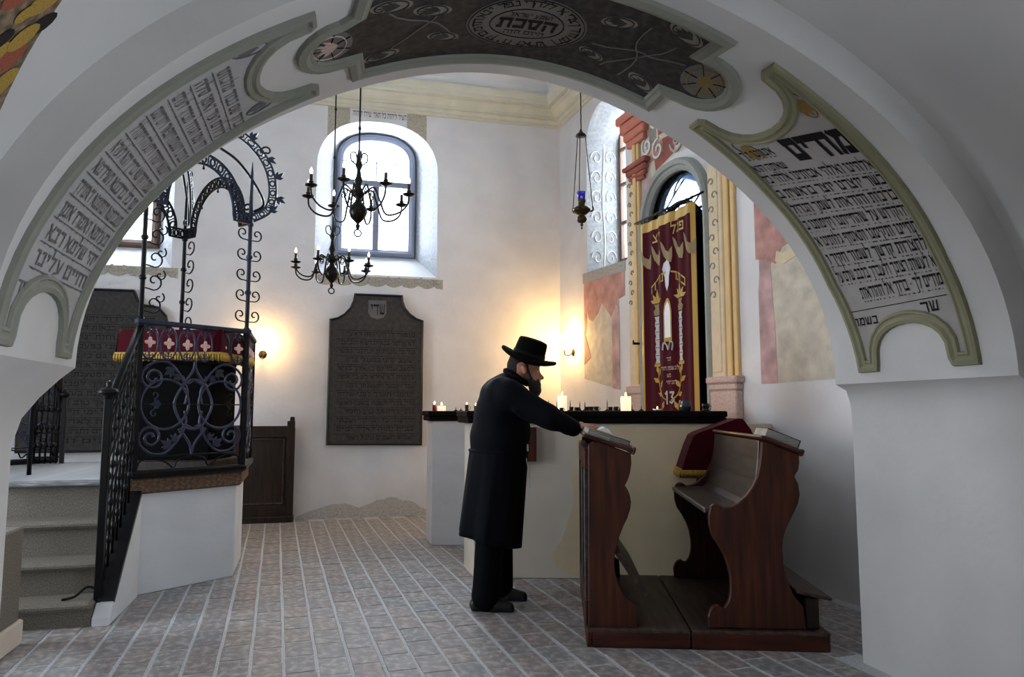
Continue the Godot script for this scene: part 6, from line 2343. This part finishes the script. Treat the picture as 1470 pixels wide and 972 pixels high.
func eternal_lamp() -> void:
	var at := Vector3(2.41, 3.08, -6.6)
	var c := thing("eternal_lamp", "hanging brass oil lamp with a blue glass cup on three chains before the ark", "lamp", Transform3D(Basis.IDENTITY, at))
	var s := mk(true)
	lathe(s, Transform3D(), [[0.0, 0.0], [0.01, 0.01], [0.004, 0.03], [0.018, 0.045], [0.008, 0.06], [0.04, 0.075], [0.052, 0.1], [0.04, 0.13], [0.026, 0.14], [0.045, 0.15], [0.085, 0.18], [0.088, 0.2], [0.06, 0.225], [0.032, 0.24], [0.036, 0.27], [0.042, 0.285], [0.038, 0.3], [0.0, 0.3]], 20)
	obj("body", s, M.brass_dark, c)
	s = mk(true)
	lathe(s, tf(0, 0.295, 0), [[0.0, 0.0], [0.034, 0.0], [0.046, 0.08], [0.042, 0.08], [0.031, 0.006], [0.0, 0.006]], 18)
	obj("blue_glass", s, M.glass_blue, c)
	s = mk(true)
	lathe(s, tf(0, 0.31, 0), [[0.0, 0.0], [0.012, 0.0], [0.012, 0.025], [0.0, 0.03]], 10)
	obj("candle_flame", s, M.bulb_glow, c)
	s = mk(true)
	lathe(s, tf(0, 0.94, 0), [[0.0, 0.0], [0.055, 0.0], [0.045, 0.02], [0.02, 0.04], [0.01, 0.07], [0.0, 0.07]], 16)
	obj("chain_cap", s, M.iron, c)
	for i in 3:
		var a := TAU * (i + 0.02) / 3.0
		var d := Vector3(cos(a), 0, sin(a))
		s = mk()
		tube(s, curve([d * 0.07 + UP * 0.19, d * 0.1 + UP * 0.19, d * 0.118 + UP * 0.21, d * 0.112 + UP * 0.24], 4), 0.009, 6)
		obj("bracket", s, M.brass_dark, c)
		s = mk()
		tube(s, [d * 0.113 + UP * 0.24, d * 0.045 + UP * 0.945], 0.0045, 5)
		obj("chain", s, M.brass_dark, c)
	s = mk()
	var links := []
	for i in 40: links.append(Vector3(0.002 * (i % 2), 1.0 + i * (5.87 - 3.08 - 1.0) / 39.0, 0))
	tube(s, links, 0.006, 5)
	obj("top_chain", s, M.iron, c)

func sconces() -> void:
	for k in 2:
		var t := BW * tf(-0.72, 2.13, 0) if k == 0 else RW * tf(0.42, 2.2, 0)
		var c := thing("wall_lamp", "glowing warm wall lamp on the back wall beside the iron canopy" if k == 0 else "glowing warm wall lamp on the right wall by the corner above the person", "lamp", t, "warm wall lamps")
		var s := mk(true)
		lathe(s, Transform3D(Basis(Vector3.RIGHT, PI / 2), Vector3(0, -0.12, 0)), [[0.0, 0.0], [0.05, 0.0], [0.045, 0.012], [0.015, 0.02], [0.0, 0.022]], 14)
		obj("backplate", s, M.brass_dark, c)
		s = mk()
		tube(s, curve([Vector3(0, -0.12, 0.01), Vector3(0, -0.16, 0.06), Vector3(0, -0.15, 0.12), Vector3(0, -0.09, 0.13)], 4), 0.008, 6)
		obj("arm", s, M.brass_dark, c)
		s = mk(true)
		lathe(s, tf(0, -0.08, 0.13), [[0.0, 0.0], [0.03, 0.005], [0.055, 0.06], [0.06, 0.12], [0.045, 0.18], [0.02, 0.2], [0.0, 0.2]], 16)
		obj("lamp_shade", s, M.lamp_glow, c)
		var l := OmniLight3D.new()
		l.name = "lamp_light"
		l.light_color = Color(1.0, 0.78, 0.46)
		l.light_energy = 0.4 if k == 0 else 1.1
		l.light_size = 0.06
		l.omni_range = 25.0
		l.shadow_enabled = true
		l.position = Vector3(0, 0.02, 0.13)
		c.add_child(l)

# ---------------------------------------------------------------- the standing person
func seg_dist(p: Vector3, a: Vector3, b: Vector3, ra: float, rb: float) -> float:
	var ab := b - a
	var l := ab.length_squared()
	var t := 0.0 if l < 1e-9 else clampf((p - a).dot(ab) / l, 0.0, 1.0)
	return p.distance_to(a + ab * t) - lerpf(ra, rb, t)

func nets(s: SurfaceTool, bones: Array, cell: float, k: float) -> void:
	# bones: [ax, ay, az, ra, bx, by, bz, rb, side stretch]; joined smoothly and meshed as surface nets
	var lo := Vector3(1e9, 1e9, 1e9)
	var hi := -lo
	for b in bones:
		var f: float = b[8] if b.size() > 8 else 1.0
		for e in 2:
			var c := Vector3(b[e * 4], b[e * 4 + 1], b[e * 4 + 2])
			var r: float = b[e * 4 + 3]
			lo = lo.min(c - Vector3(r, r, r * f))
			hi = hi.max(c + Vector3(r, r, r * f))
	lo -= Vector3.ONE * cell * 3.0
	hi += Vector3.ONE * cell * 3.0
	var nx := int((hi.x - lo.x) / cell) + 2
	var ny := int((hi.y - lo.y) / cell) + 2
	var nz := int((hi.z - lo.z) / cell) + 2
	var F := PackedFloat32Array()
	F.resize(nx * ny * nz)
	F.fill(1.0)
	var reach := k + cell * 2.0
	for b in bones:
		var f: float = b[8] if b.size() > 8 else 1.0
		var a := Vector3(b[0], b[1], b[2] / f)
		var c := Vector3(b[4], b[5], b[6] / f)
		var ra: float = b[3]
		var rb: float = b[7]
		var blo := a.min(c) - Vector3.ONE * (maxf(ra, rb) + reach)
		var bhi := a.max(c) + Vector3.ONE * (maxf(ra, rb) + reach)
		var i0 := clampi(int((blo.x - lo.x) / cell), 0, nx - 1)
		var i1 := clampi(int((bhi.x - lo.x) / cell) + 1, 0, nx - 1)
		var j0 := clampi(int((blo.y - lo.y) / cell), 0, ny - 1)
		var j1 := clampi(int((bhi.y - lo.y) / cell) + 1, 0, ny - 1)
		var k0 := clampi(int((blo.z * f - lo.z) / cell), 0, nz - 1)
		var k1 := clampi(int((bhi.z * f - lo.z) / cell) + 1, 0, nz - 1)
		for i in range(i0, i1 + 1):
			for j in range(j0, j1 + 1):
				var at := (i * ny + j) * nz
				for m in range(k0, k1 + 1):
					var p := Vector3(lo.x + i * cell, lo.y + j * cell, (lo.z + m * cell) / f)
					var d := seg_dist(p, a, c, ra, rb)
					var v := F[at + m]
					var h := clampf(0.5 + 0.5 * (v - d) / k, 0.0, 1.0)
					F[at + m] = lerpf(v, d, h) - k * h * (1.0 - h)
	var verts := {}
	s.set_smooth_group(0)
	var step := [1, nz, ny * nz]
	for i in nx - 1:
		for j in ny - 1:
			for m in nz - 1:
				var at := (i * ny + j) * nz + m
				var v0 := F[at]
				var pos := v0 > 0.0
				var mixed := false
				for q in 8:
					var w := F[at + (q & 1) + ((q >> 1) & 1) * nz + ((q >> 2) & 1) * ny * nz]
					if (w > 0.0) != pos:
						mixed = true
						break
				if not mixed: continue
				var sum := Vector3.ZERO
				var n := 0
				for q in 8:
					var oq := Vector3((q >> 2) & 1, (q >> 1) & 1, q & 1)
					var wq := F[at + (q & 1) + ((q >> 1) & 1) * nz + ((q >> 2) & 1) * ny * nz]
					for e in 3:
						if q & (1 << e): continue
						var q2 := q | (1 << e)
						var w2 := F[at + (q2 & 1) + ((q2 >> 1) & 1) * nz + ((q2 >> 2) & 1) * ny * nz]
						if (wq > 0.0) == (w2 > 0.0): continue
						var o2 := Vector3((q2 >> 2) & 1, (q2 >> 1) & 1, q2 & 1)
						sum += oq.lerp(o2, wq / (wq - w2))
						n += 1
				verts[at] = lo + (Vector3(i, j, m) + sum / n) * cell
	var A := ny * nz
	for at in verts:
		for e in 3:
			var nb: int = at + step[e]
			if (F[at] > 0.0) == (F[nb] > 0.0): continue
			var u: int = step[(e + 1) % 3]
			var w: int = step[(e + 2) % 3]
			if not (verts.has(at - u) and verts.has(at - w) and verts.has(at - u - w)): continue
			var a: Vector3 = verts[at]
			var b: Vector3 = verts[at - u]
			var c: Vector3 = verts[at - u - w]
			var d: Vector3 = verts[at - w]
			# step order z, y, x is left-handed, so the turn is reversed
			if F[at] > 0.0: quad(s, a, b, c, d)
			else: quad(s, d, c, b, a)

func person() -> void:
	# local axes: x forward (to the lectern), y up, z to the right hand (towards the arch)
	var T := Transform3D(PW.basis, Vector3(1.155, 0, -5.0))
	var p := thing("person", "person in long black coat and wide black hat, standing bent over the lectern", "person", T)
	# body: slim figure under the clothes; head and hands on finer grids in the same mesh
	var s := mk(true)
	nets(s, [
		[0.02, 0.96, 0.0, 0.13, 0.06, 1.3, 0.0, 0.13, 1.3], [0.06, 1.3, 0.0, 0.13, 0.08, 1.44, 0.0, 0.1, 1.5], [0.09, 1.46, 0.0, 0.06, 0.19, 1.585, 0.0, 0.055],
		[0.0, 0.92, 0.09, 0.09, -0.01, 0.5, 0.12, 0.06], [-0.01, 0.5, 0.12, 0.06, -0.05, 0.09, 0.13, 0.045], [0.0, 0.92, -0.09, 0.09, 0.03, 0.5, -0.12, 0.06], [0.03, 0.5, -0.12, 0.06, 0.03, 0.09, -0.15, 0.045],
		[0.1, 1.44, 0.19, 0.055, 0.39, 1.28, 0.235, 0.045], [0.39, 1.28, 0.235, 0.045, 0.575, 1.195, 0.175, 0.033], [0.1, 1.44, -0.19, 0.055, 0.39, 1.28, -0.235, 0.045], [0.39, 1.28, -0.235, 0.045, 0.575, 1.2, -0.16, 0.033],
	], 0.016, 0.03)
	# head: skull, face, jaw, nose, brow, ears
	nets(s, [
		[0.2, 1.63, 0.0, 0.09, 0.245, 1.655, 0.0, 0.088, 0.86], [0.265, 1.6, 0.0, 0.062, 0.275, 1.55, 0.0, 0.058, 0.9], [0.27, 1.55, 0.0, 0.05, 0.29, 1.51, 0.0, 0.035, 1.1],
		[0.318, 1.585, 0.0, 0.009, 0.345, 1.55, 0.0, 0.0125], [0.33, 1.546, 0.012, 0.009, 0.325, 1.546, -0.012, 0.009], [0.305, 1.61, 0.03, 0.012, 0.308, 1.612, -0.03, 0.012],
		[0.285, 1.57, 0.038, 0.022, 0.275, 1.555, 0.045, 0.02], [0.285, 1.57, -0.038, 0.022, 0.275, 1.555, -0.045, 0.02],
		[0.222, 1.612, 0.078, 0.014, 0.228, 1.588, 0.076, 0.012], [0.218, 1.622, 0.082, 0.009, 0.232, 1.612, 0.08, 0.008], [0.222, 1.612, -0.078, 0.014, 0.228, 1.588, -0.076, 0.012],
		[0.322, 1.528, 0.014, 0.008, 0.322, 1.528, -0.014, 0.008], [0.315, 1.517, 0.012, 0.009, 0.315, 1.517, -0.012, 0.009],
		[0.19, 1.585, 0.0, 0.055, 0.15, 1.54, 0.0, 0.06],
	], 0.0045, 0.012)
	for side in [1.0, -1.0]:
		hand(s, side)
	obj("body", s, M.skin, p)
	for sd in [1.0, -1.0]:
		s = mk(true)
		lathe(s, tf(0.313, 1.593, sd * 0.032), [[0.0, -0.01], [0.008, -0.006], [0.01, 0.0], [0.008, 0.006], [0.0, 0.01]], 10)
		obj("eye", s, M.eye_white, p)
	# hair at the back and sides below the hat
	s = mk(true)
	nets(s, [[0.178, 1.635, 0.0, 0.08, 0.2, 1.68, 0.0, 0.083, 0.92], [0.168, 1.605, 0.0, 0.056, 0.172, 1.585, 0.0, 0.05, 1.1], [0.235, 1.655, 0.076, 0.012, 0.25, 1.6, 0.075, 0.008], [0.235, 1.655, -0.076, 0.012, 0.25, 1.6, -0.075, 0.008]], 0.007, 0.02)
	obj("hair", s, M.hair, p)
	# beard: cheeks, chin and a long tip, with tufts
	s = mk(true)
	nets(s, [
		[0.25, 1.6, 0.07, 0.009, 0.258, 1.545, 0.064, 0.017], [0.25, 1.6, -0.07, 0.009, 0.258, 1.545, -0.064, 0.017],
		[0.262, 1.535, 0.06, 0.02, 0.295, 1.49, 0.03, 0.03], [0.262, 1.535, -0.06, 0.02, 0.295, 1.49, -0.03, 0.03],
		[0.298, 1.505, 0.0, 0.036, 0.3, 1.46, 0.0, 0.036, 1.2], [0.3, 1.46, 0.0, 0.036, 0.295, 1.41, 0.0, 0.014, 1.2],
		[0.31, 1.536, 0.03, 0.01, 0.325, 1.535, 0.006, 0.009], [0.31, 1.536, -0.03, 0.01, 0.325, 1.535, -0.006, 0.009],
		[0.32, 1.5, 0.015, 0.016, 0.318, 1.44, 0.02, 0.008], [0.27, 1.5, 0.04, 0.024, 0.275, 1.44, 0.03, 0.012], [0.27, 1.5, -0.04, 0.024, 0.275, 1.44, -0.03, 0.012],
	], 0.006, 0.014)
	obj("beard", s, M.beard, p)
	# coat: back, chest and both sleeves in one surface
	s = mk(true)
	nets(s, [
		[0.045, 1.02, 0.0, 0.196, 0.05, 1.14, 0.0, 0.202, 1.12], [0.05, 1.14, 0.0, 0.202, 0.055, 1.3, 0.0, 0.178, 1.2], [0.055, 1.3, 0.0, 0.178, 0.06, 1.415, 0.0, 0.15, 1.35],
		[0.06, 1.42, 0.0, 0.14, 0.1, 1.49, 0.0, 0.095, 1.4], [0.1, 1.49, 0.0, 0.09, 0.15, 1.545, 0.0, 0.072, 1.05], [0.13, 1.2, 0.0, 0.13, 0.12, 1.4, 0.0, 0.11, 1.3],
		[0.07, 1.45, 0.15, 0.1, 0.13, 1.43, 0.2, 0.098], [0.13, 1.43, 0.2, 0.096, 0.385, 1.29, 0.24, 0.074], [0.385, 1.29, 0.24, 0.074, 0.555, 1.205, 0.185, 0.056], [0.25, 1.33, 0.215, 0.07, 0.42, 1.25, 0.24, 0.06],
		[0.07, 1.45, -0.15, 0.1, 0.13, 1.43, -0.2, 0.098], [0.13, 1.43, -0.2, 0.096, 0.385, 1.29, -0.24, 0.074], [0.385, 1.29, -0.24, 0.074, 0.55, 1.21, -0.175, 0.056],
		[0.35, 1.36, 0.23, 0.02, 0.4, 1.24, 0.28, 0.02], [0.42, 1.325, 0.22, 0.018, 0.46, 1.21, 0.255, 0.018], [0.5, 1.28, 0.19, 0.014, 0.51, 1.18, 0.225, 0.014], [0.2, 1.46, 0.25, 0.016, 0.18, 1.32, 0.27, 0.02],
	], 0.013, 0.028)
	obj("coat", s, M.coat, p)
	# collar
	s = mk(true)
	var ring := []
	for i in 20:
		var a := TAU * i / 20.0
		ring.append(Vector3(0.165 + 0.075 * cos(a), 1.555 + 0.0 * cos(a) - 0.045 * cos(a), 0.072 * sin(a)))
	tube(s, ring, 0.022, 6, true)
	obj("collar", s, M.coat, p)
	# skirt of the coat: folded loft from the belt to the slanting hem
	s = mk(true)
	var rows := []
	for j in 13:
		var f := j / 12.0
		var row := []
		for i in 72:
			var a := TAU * i / 72.0
			var c := cos(a)
			var fold := 1.0 + 0.06 * f * sin(a * 8.0 + 0.6) + 0.035 * f * sin(a * 5.0 + 1.0) + 0.012 * sin(a * 21.0)
			var xc := lerpf(0.045, -0.025, f)
			var rx := lerpf(0.204, 0.207, f)
			var rz := lerpf(0.225, 0.265, f)
			var y := lerpf(1.055, 0.45 - 0.055 * c, f)
			row.append(Vector3(xc + c * rx * fold, y, sin(a) * rz * fold))
		rows.append(row)
	for j in 12:
		for i in 72:
			quad(s, rows[j + 1][i], rows[j][i], rows[j][(i + 1) % 72], rows[j + 1][(i + 1) % 72])
	for i in 72:
		var a: Vector3 = rows[12][i]
		var b: Vector3 = rows[12][(i + 1) % 72]
		var ic := Vector3(-0.025, 0, 0)
		var ai := a.lerp(Vector3(-0.025, a.y, 0), 0.05)
		var bi := b.lerp(Vector3(-0.025, b.y, 0), 0.05)
		quad(s, a, b, bi, ai)
	obj("coat_skirt", s, M.coat, p)
	s = mk(true)
	ring = []
	for i in 40:
		var a := TAU * i / 40.0
		ring.append(Vector3(0.045 + 0.203 * cos(a), 1.05, 0.226 * sin(a)))
	tube(s, ring, 0.012, 6, true)
	obj("sash", s, M.coat, p)
	# trousers and shoes
	s = mk(true)
	nets(s, [[0.0, 0.95, 0.08, 0.11, 0.0, 0.52, 0.12, 0.1], [0.0, 0.52, 0.12, 0.1, -0.035, 0.1, 0.13, 0.088], [-0.035, 0.1, 0.13, 0.088, -0.03, 0.085, 0.13, 0.09], [0.0, 0.95, -0.08, 0.11, 0.03, 0.52, -0.12, 0.1], [0.03, 0.52, -0.12, 0.1, 0.045, 0.1, -0.16, 0.086]], 0.014, 0.02)
	obj("trousers", s, M.trouser, p)
	for q in [[-0.005, 0.13, "shoe"], [0.07, -0.16, "shoe"]]:
		s = mk(true)
		var x: float = q[0]
		var z: float = q[1]
		nets(s, [[x - 0.1, 0.042, z, 0.037, x + 0.04, 0.042, z, 0.042], [x + 0.04, 0.042, z, 0.042, x + 0.13, 0.034, z + 0.008, 0.03, 1.35], [x - 0.08, 0.07, z, 0.04, x - 0.03, 0.085, z, 0.045], [x - 0.11, 0.012, z, 0.012, x + 0.15, 0.012, z + 0.008, 0.012, 3.0]], 0.008, 0.016)
		obj("shoe", s, M.shoe, p)
	# fringe cord at the hip
	s = mk()
	tube(s, curve([Vector3(0.235, 1.0, 0.06), Vector3(0.245, 0.95, 0.07), Vector3(0.262, 0.87, 0.075), Vector3(0.262, 0.8, 0.07)], 4), 0.004, 5)
	obj("fringe_cord", s, M.tissue, p)
	s = mk()
	box(s, tf(0.245, 1.07, 0.08, 0.2), Vector3(0.012, 0.05, 0.03), 0.004)
	obj("shirt_edge", s, M.tissue, p)
	# hat: round crown with a band, wide dished brim, tilted forward
	var ht := Transform3D(Basis(Vector3(0, 0, 1), deg_to_rad(-18.5)) * Basis(Vector3(1, 0, 0), deg_to_rad(8.0)), Vector3(0.25, 1.7, 0.0))
	s = mk(true)
	var hb := ht * Transform3D(Basis.from_scale(Vector3(1.0, 1.0, 0.86)), Vector3.ZERO)
	var crown := [[0.19, -0.004], [0.199, 0.0], [0.202, 0.009], [0.198, 0.018], [0.19, 0.019], [0.15, 0.008], [0.116, 0.004], [0.112, 0.02], [0.107, 0.075], [0.103, 0.11], [0.094, 0.122], [0.06, 0.128], [0.0, 0.128]]
	hat_turn(s, ht, crown)
	hat_turn(s, ht, [[0.0, 0.1], [0.092, 0.09], [0.104, 0.0], [0.15, -0.006], [0.19, -0.004]])
	var hat := obj("hat", s, M.felt, p)
	s = mk(true)
	lathe(s, hb, [[0.1165, 0.004], [0.1155, 0.03], [0.1125, 0.034]], 40)
	obj("hat_band", s, M.ribbon, hat)

func hat_turn(s: SurfaceTool, t: Transform3D, prof: Array) -> void:
	# turned oval whose brim droops at the sides and curls up a little fore and aft
	s.set_smooth_group(0)
	var n := 48
	var at := func(q: Array, j: int) -> Vector3:
		var a := TAU * j / n
		var r: float = q[0]
		var out := clampf((r - 0.112) / 0.078, 0.0, 1.0)
		return t * Vector3(r * cos(a), q[1] - 0.034 * out * pow(sin(a), 2.0) + 0.002 * out * pow(cos(a), 4.0), -r * 0.88 * sin(a))
	for i in prof.size() - 1:
		for j in n:
			quad(s, at.call(prof[i], j), at.call(prof[i], j + 1), at.call(prof[i + 1], j + 1), at.call(prof[i + 1], j))

func hand(s: SurfaceTool, sd: float) -> void:
	# hand resting on the book: palm, five fingers; the thumb leaves the inner side
	var x0 := 0.585 if sd > 0.0 else 0.6
	var zc := 0.17 if sd > 0.0 else -0.15
	var yb := 1.197 if sd > 0.0 else 1.202
	var b := []
	b.append([x0 - 0.03, yb + 0.002, zc + sd * 0.0, 0.027, x0 + 0.015, yb + 0.016, zc - sd * 0.004, 0.026, 1.1])
	for i in 4:
		var zz := zc + sd * (0.03 - 0.0205 * i)
		var kn := Vector3(x0 + 0.068 - 0.004 * absf(i - 1.5), yb + 0.016 + 0.003 * (1.0 - absf(i - 1.5)), zz)
		b.append([x0 + 0.01, yb + 0.014, lerpf(zc, zz, 0.6), 0.019, kn.x, kn.y, kn.z, 0.0125])
		var l: float = [0.024, 0.03, 0.033, 0.029][i]
		var m := kn + Vector3(l * 0.95, 0.002, sd * (0.002 - 0.0015 * i))
		var d := m + Vector3(l * 0.62, -0.012, 0)
		var e := d + Vector3(l * 0.45, -0.012, 0)
		b.append([kn.x, kn.y, kn.z, 0.0105, m.x, m.y, m.z, 0.009])
		b.append([m.x, m.y, m.z, 0.009, d.x, d.y, d.z, 0.0082])
		b.append([d.x, d.y, d.z, 0.0082, e.x, e.y, e.z, 0.0068])
	var t0 := Vector3(x0 + 0.0, yb + 0.004, zc - sd * 0.022)
	var t1 := t0 + Vector3(0.03, -0.004, -sd * 0.024)
	var t2 := t1 + Vector3(0.03, -0.006, -sd * 0.006)
	var t3 := t2 + Vector3(0.022, -0.006, sd * 0.002)
	b.append([t0.x, t0.y, t0.z, 0.016, t1.x, t1.y, t1.z, 0.0125])
	b.append([t1.x, t1.y, t1.z, 0.0115, t2.x, t2.y, t2.z, 0.0095])
	b.append([t2.x, t2.y, t2.z, 0.0095, t3.x, t3.y, t3.z, 0.0075])
	nets(s, b, 0.0032, 0.004)
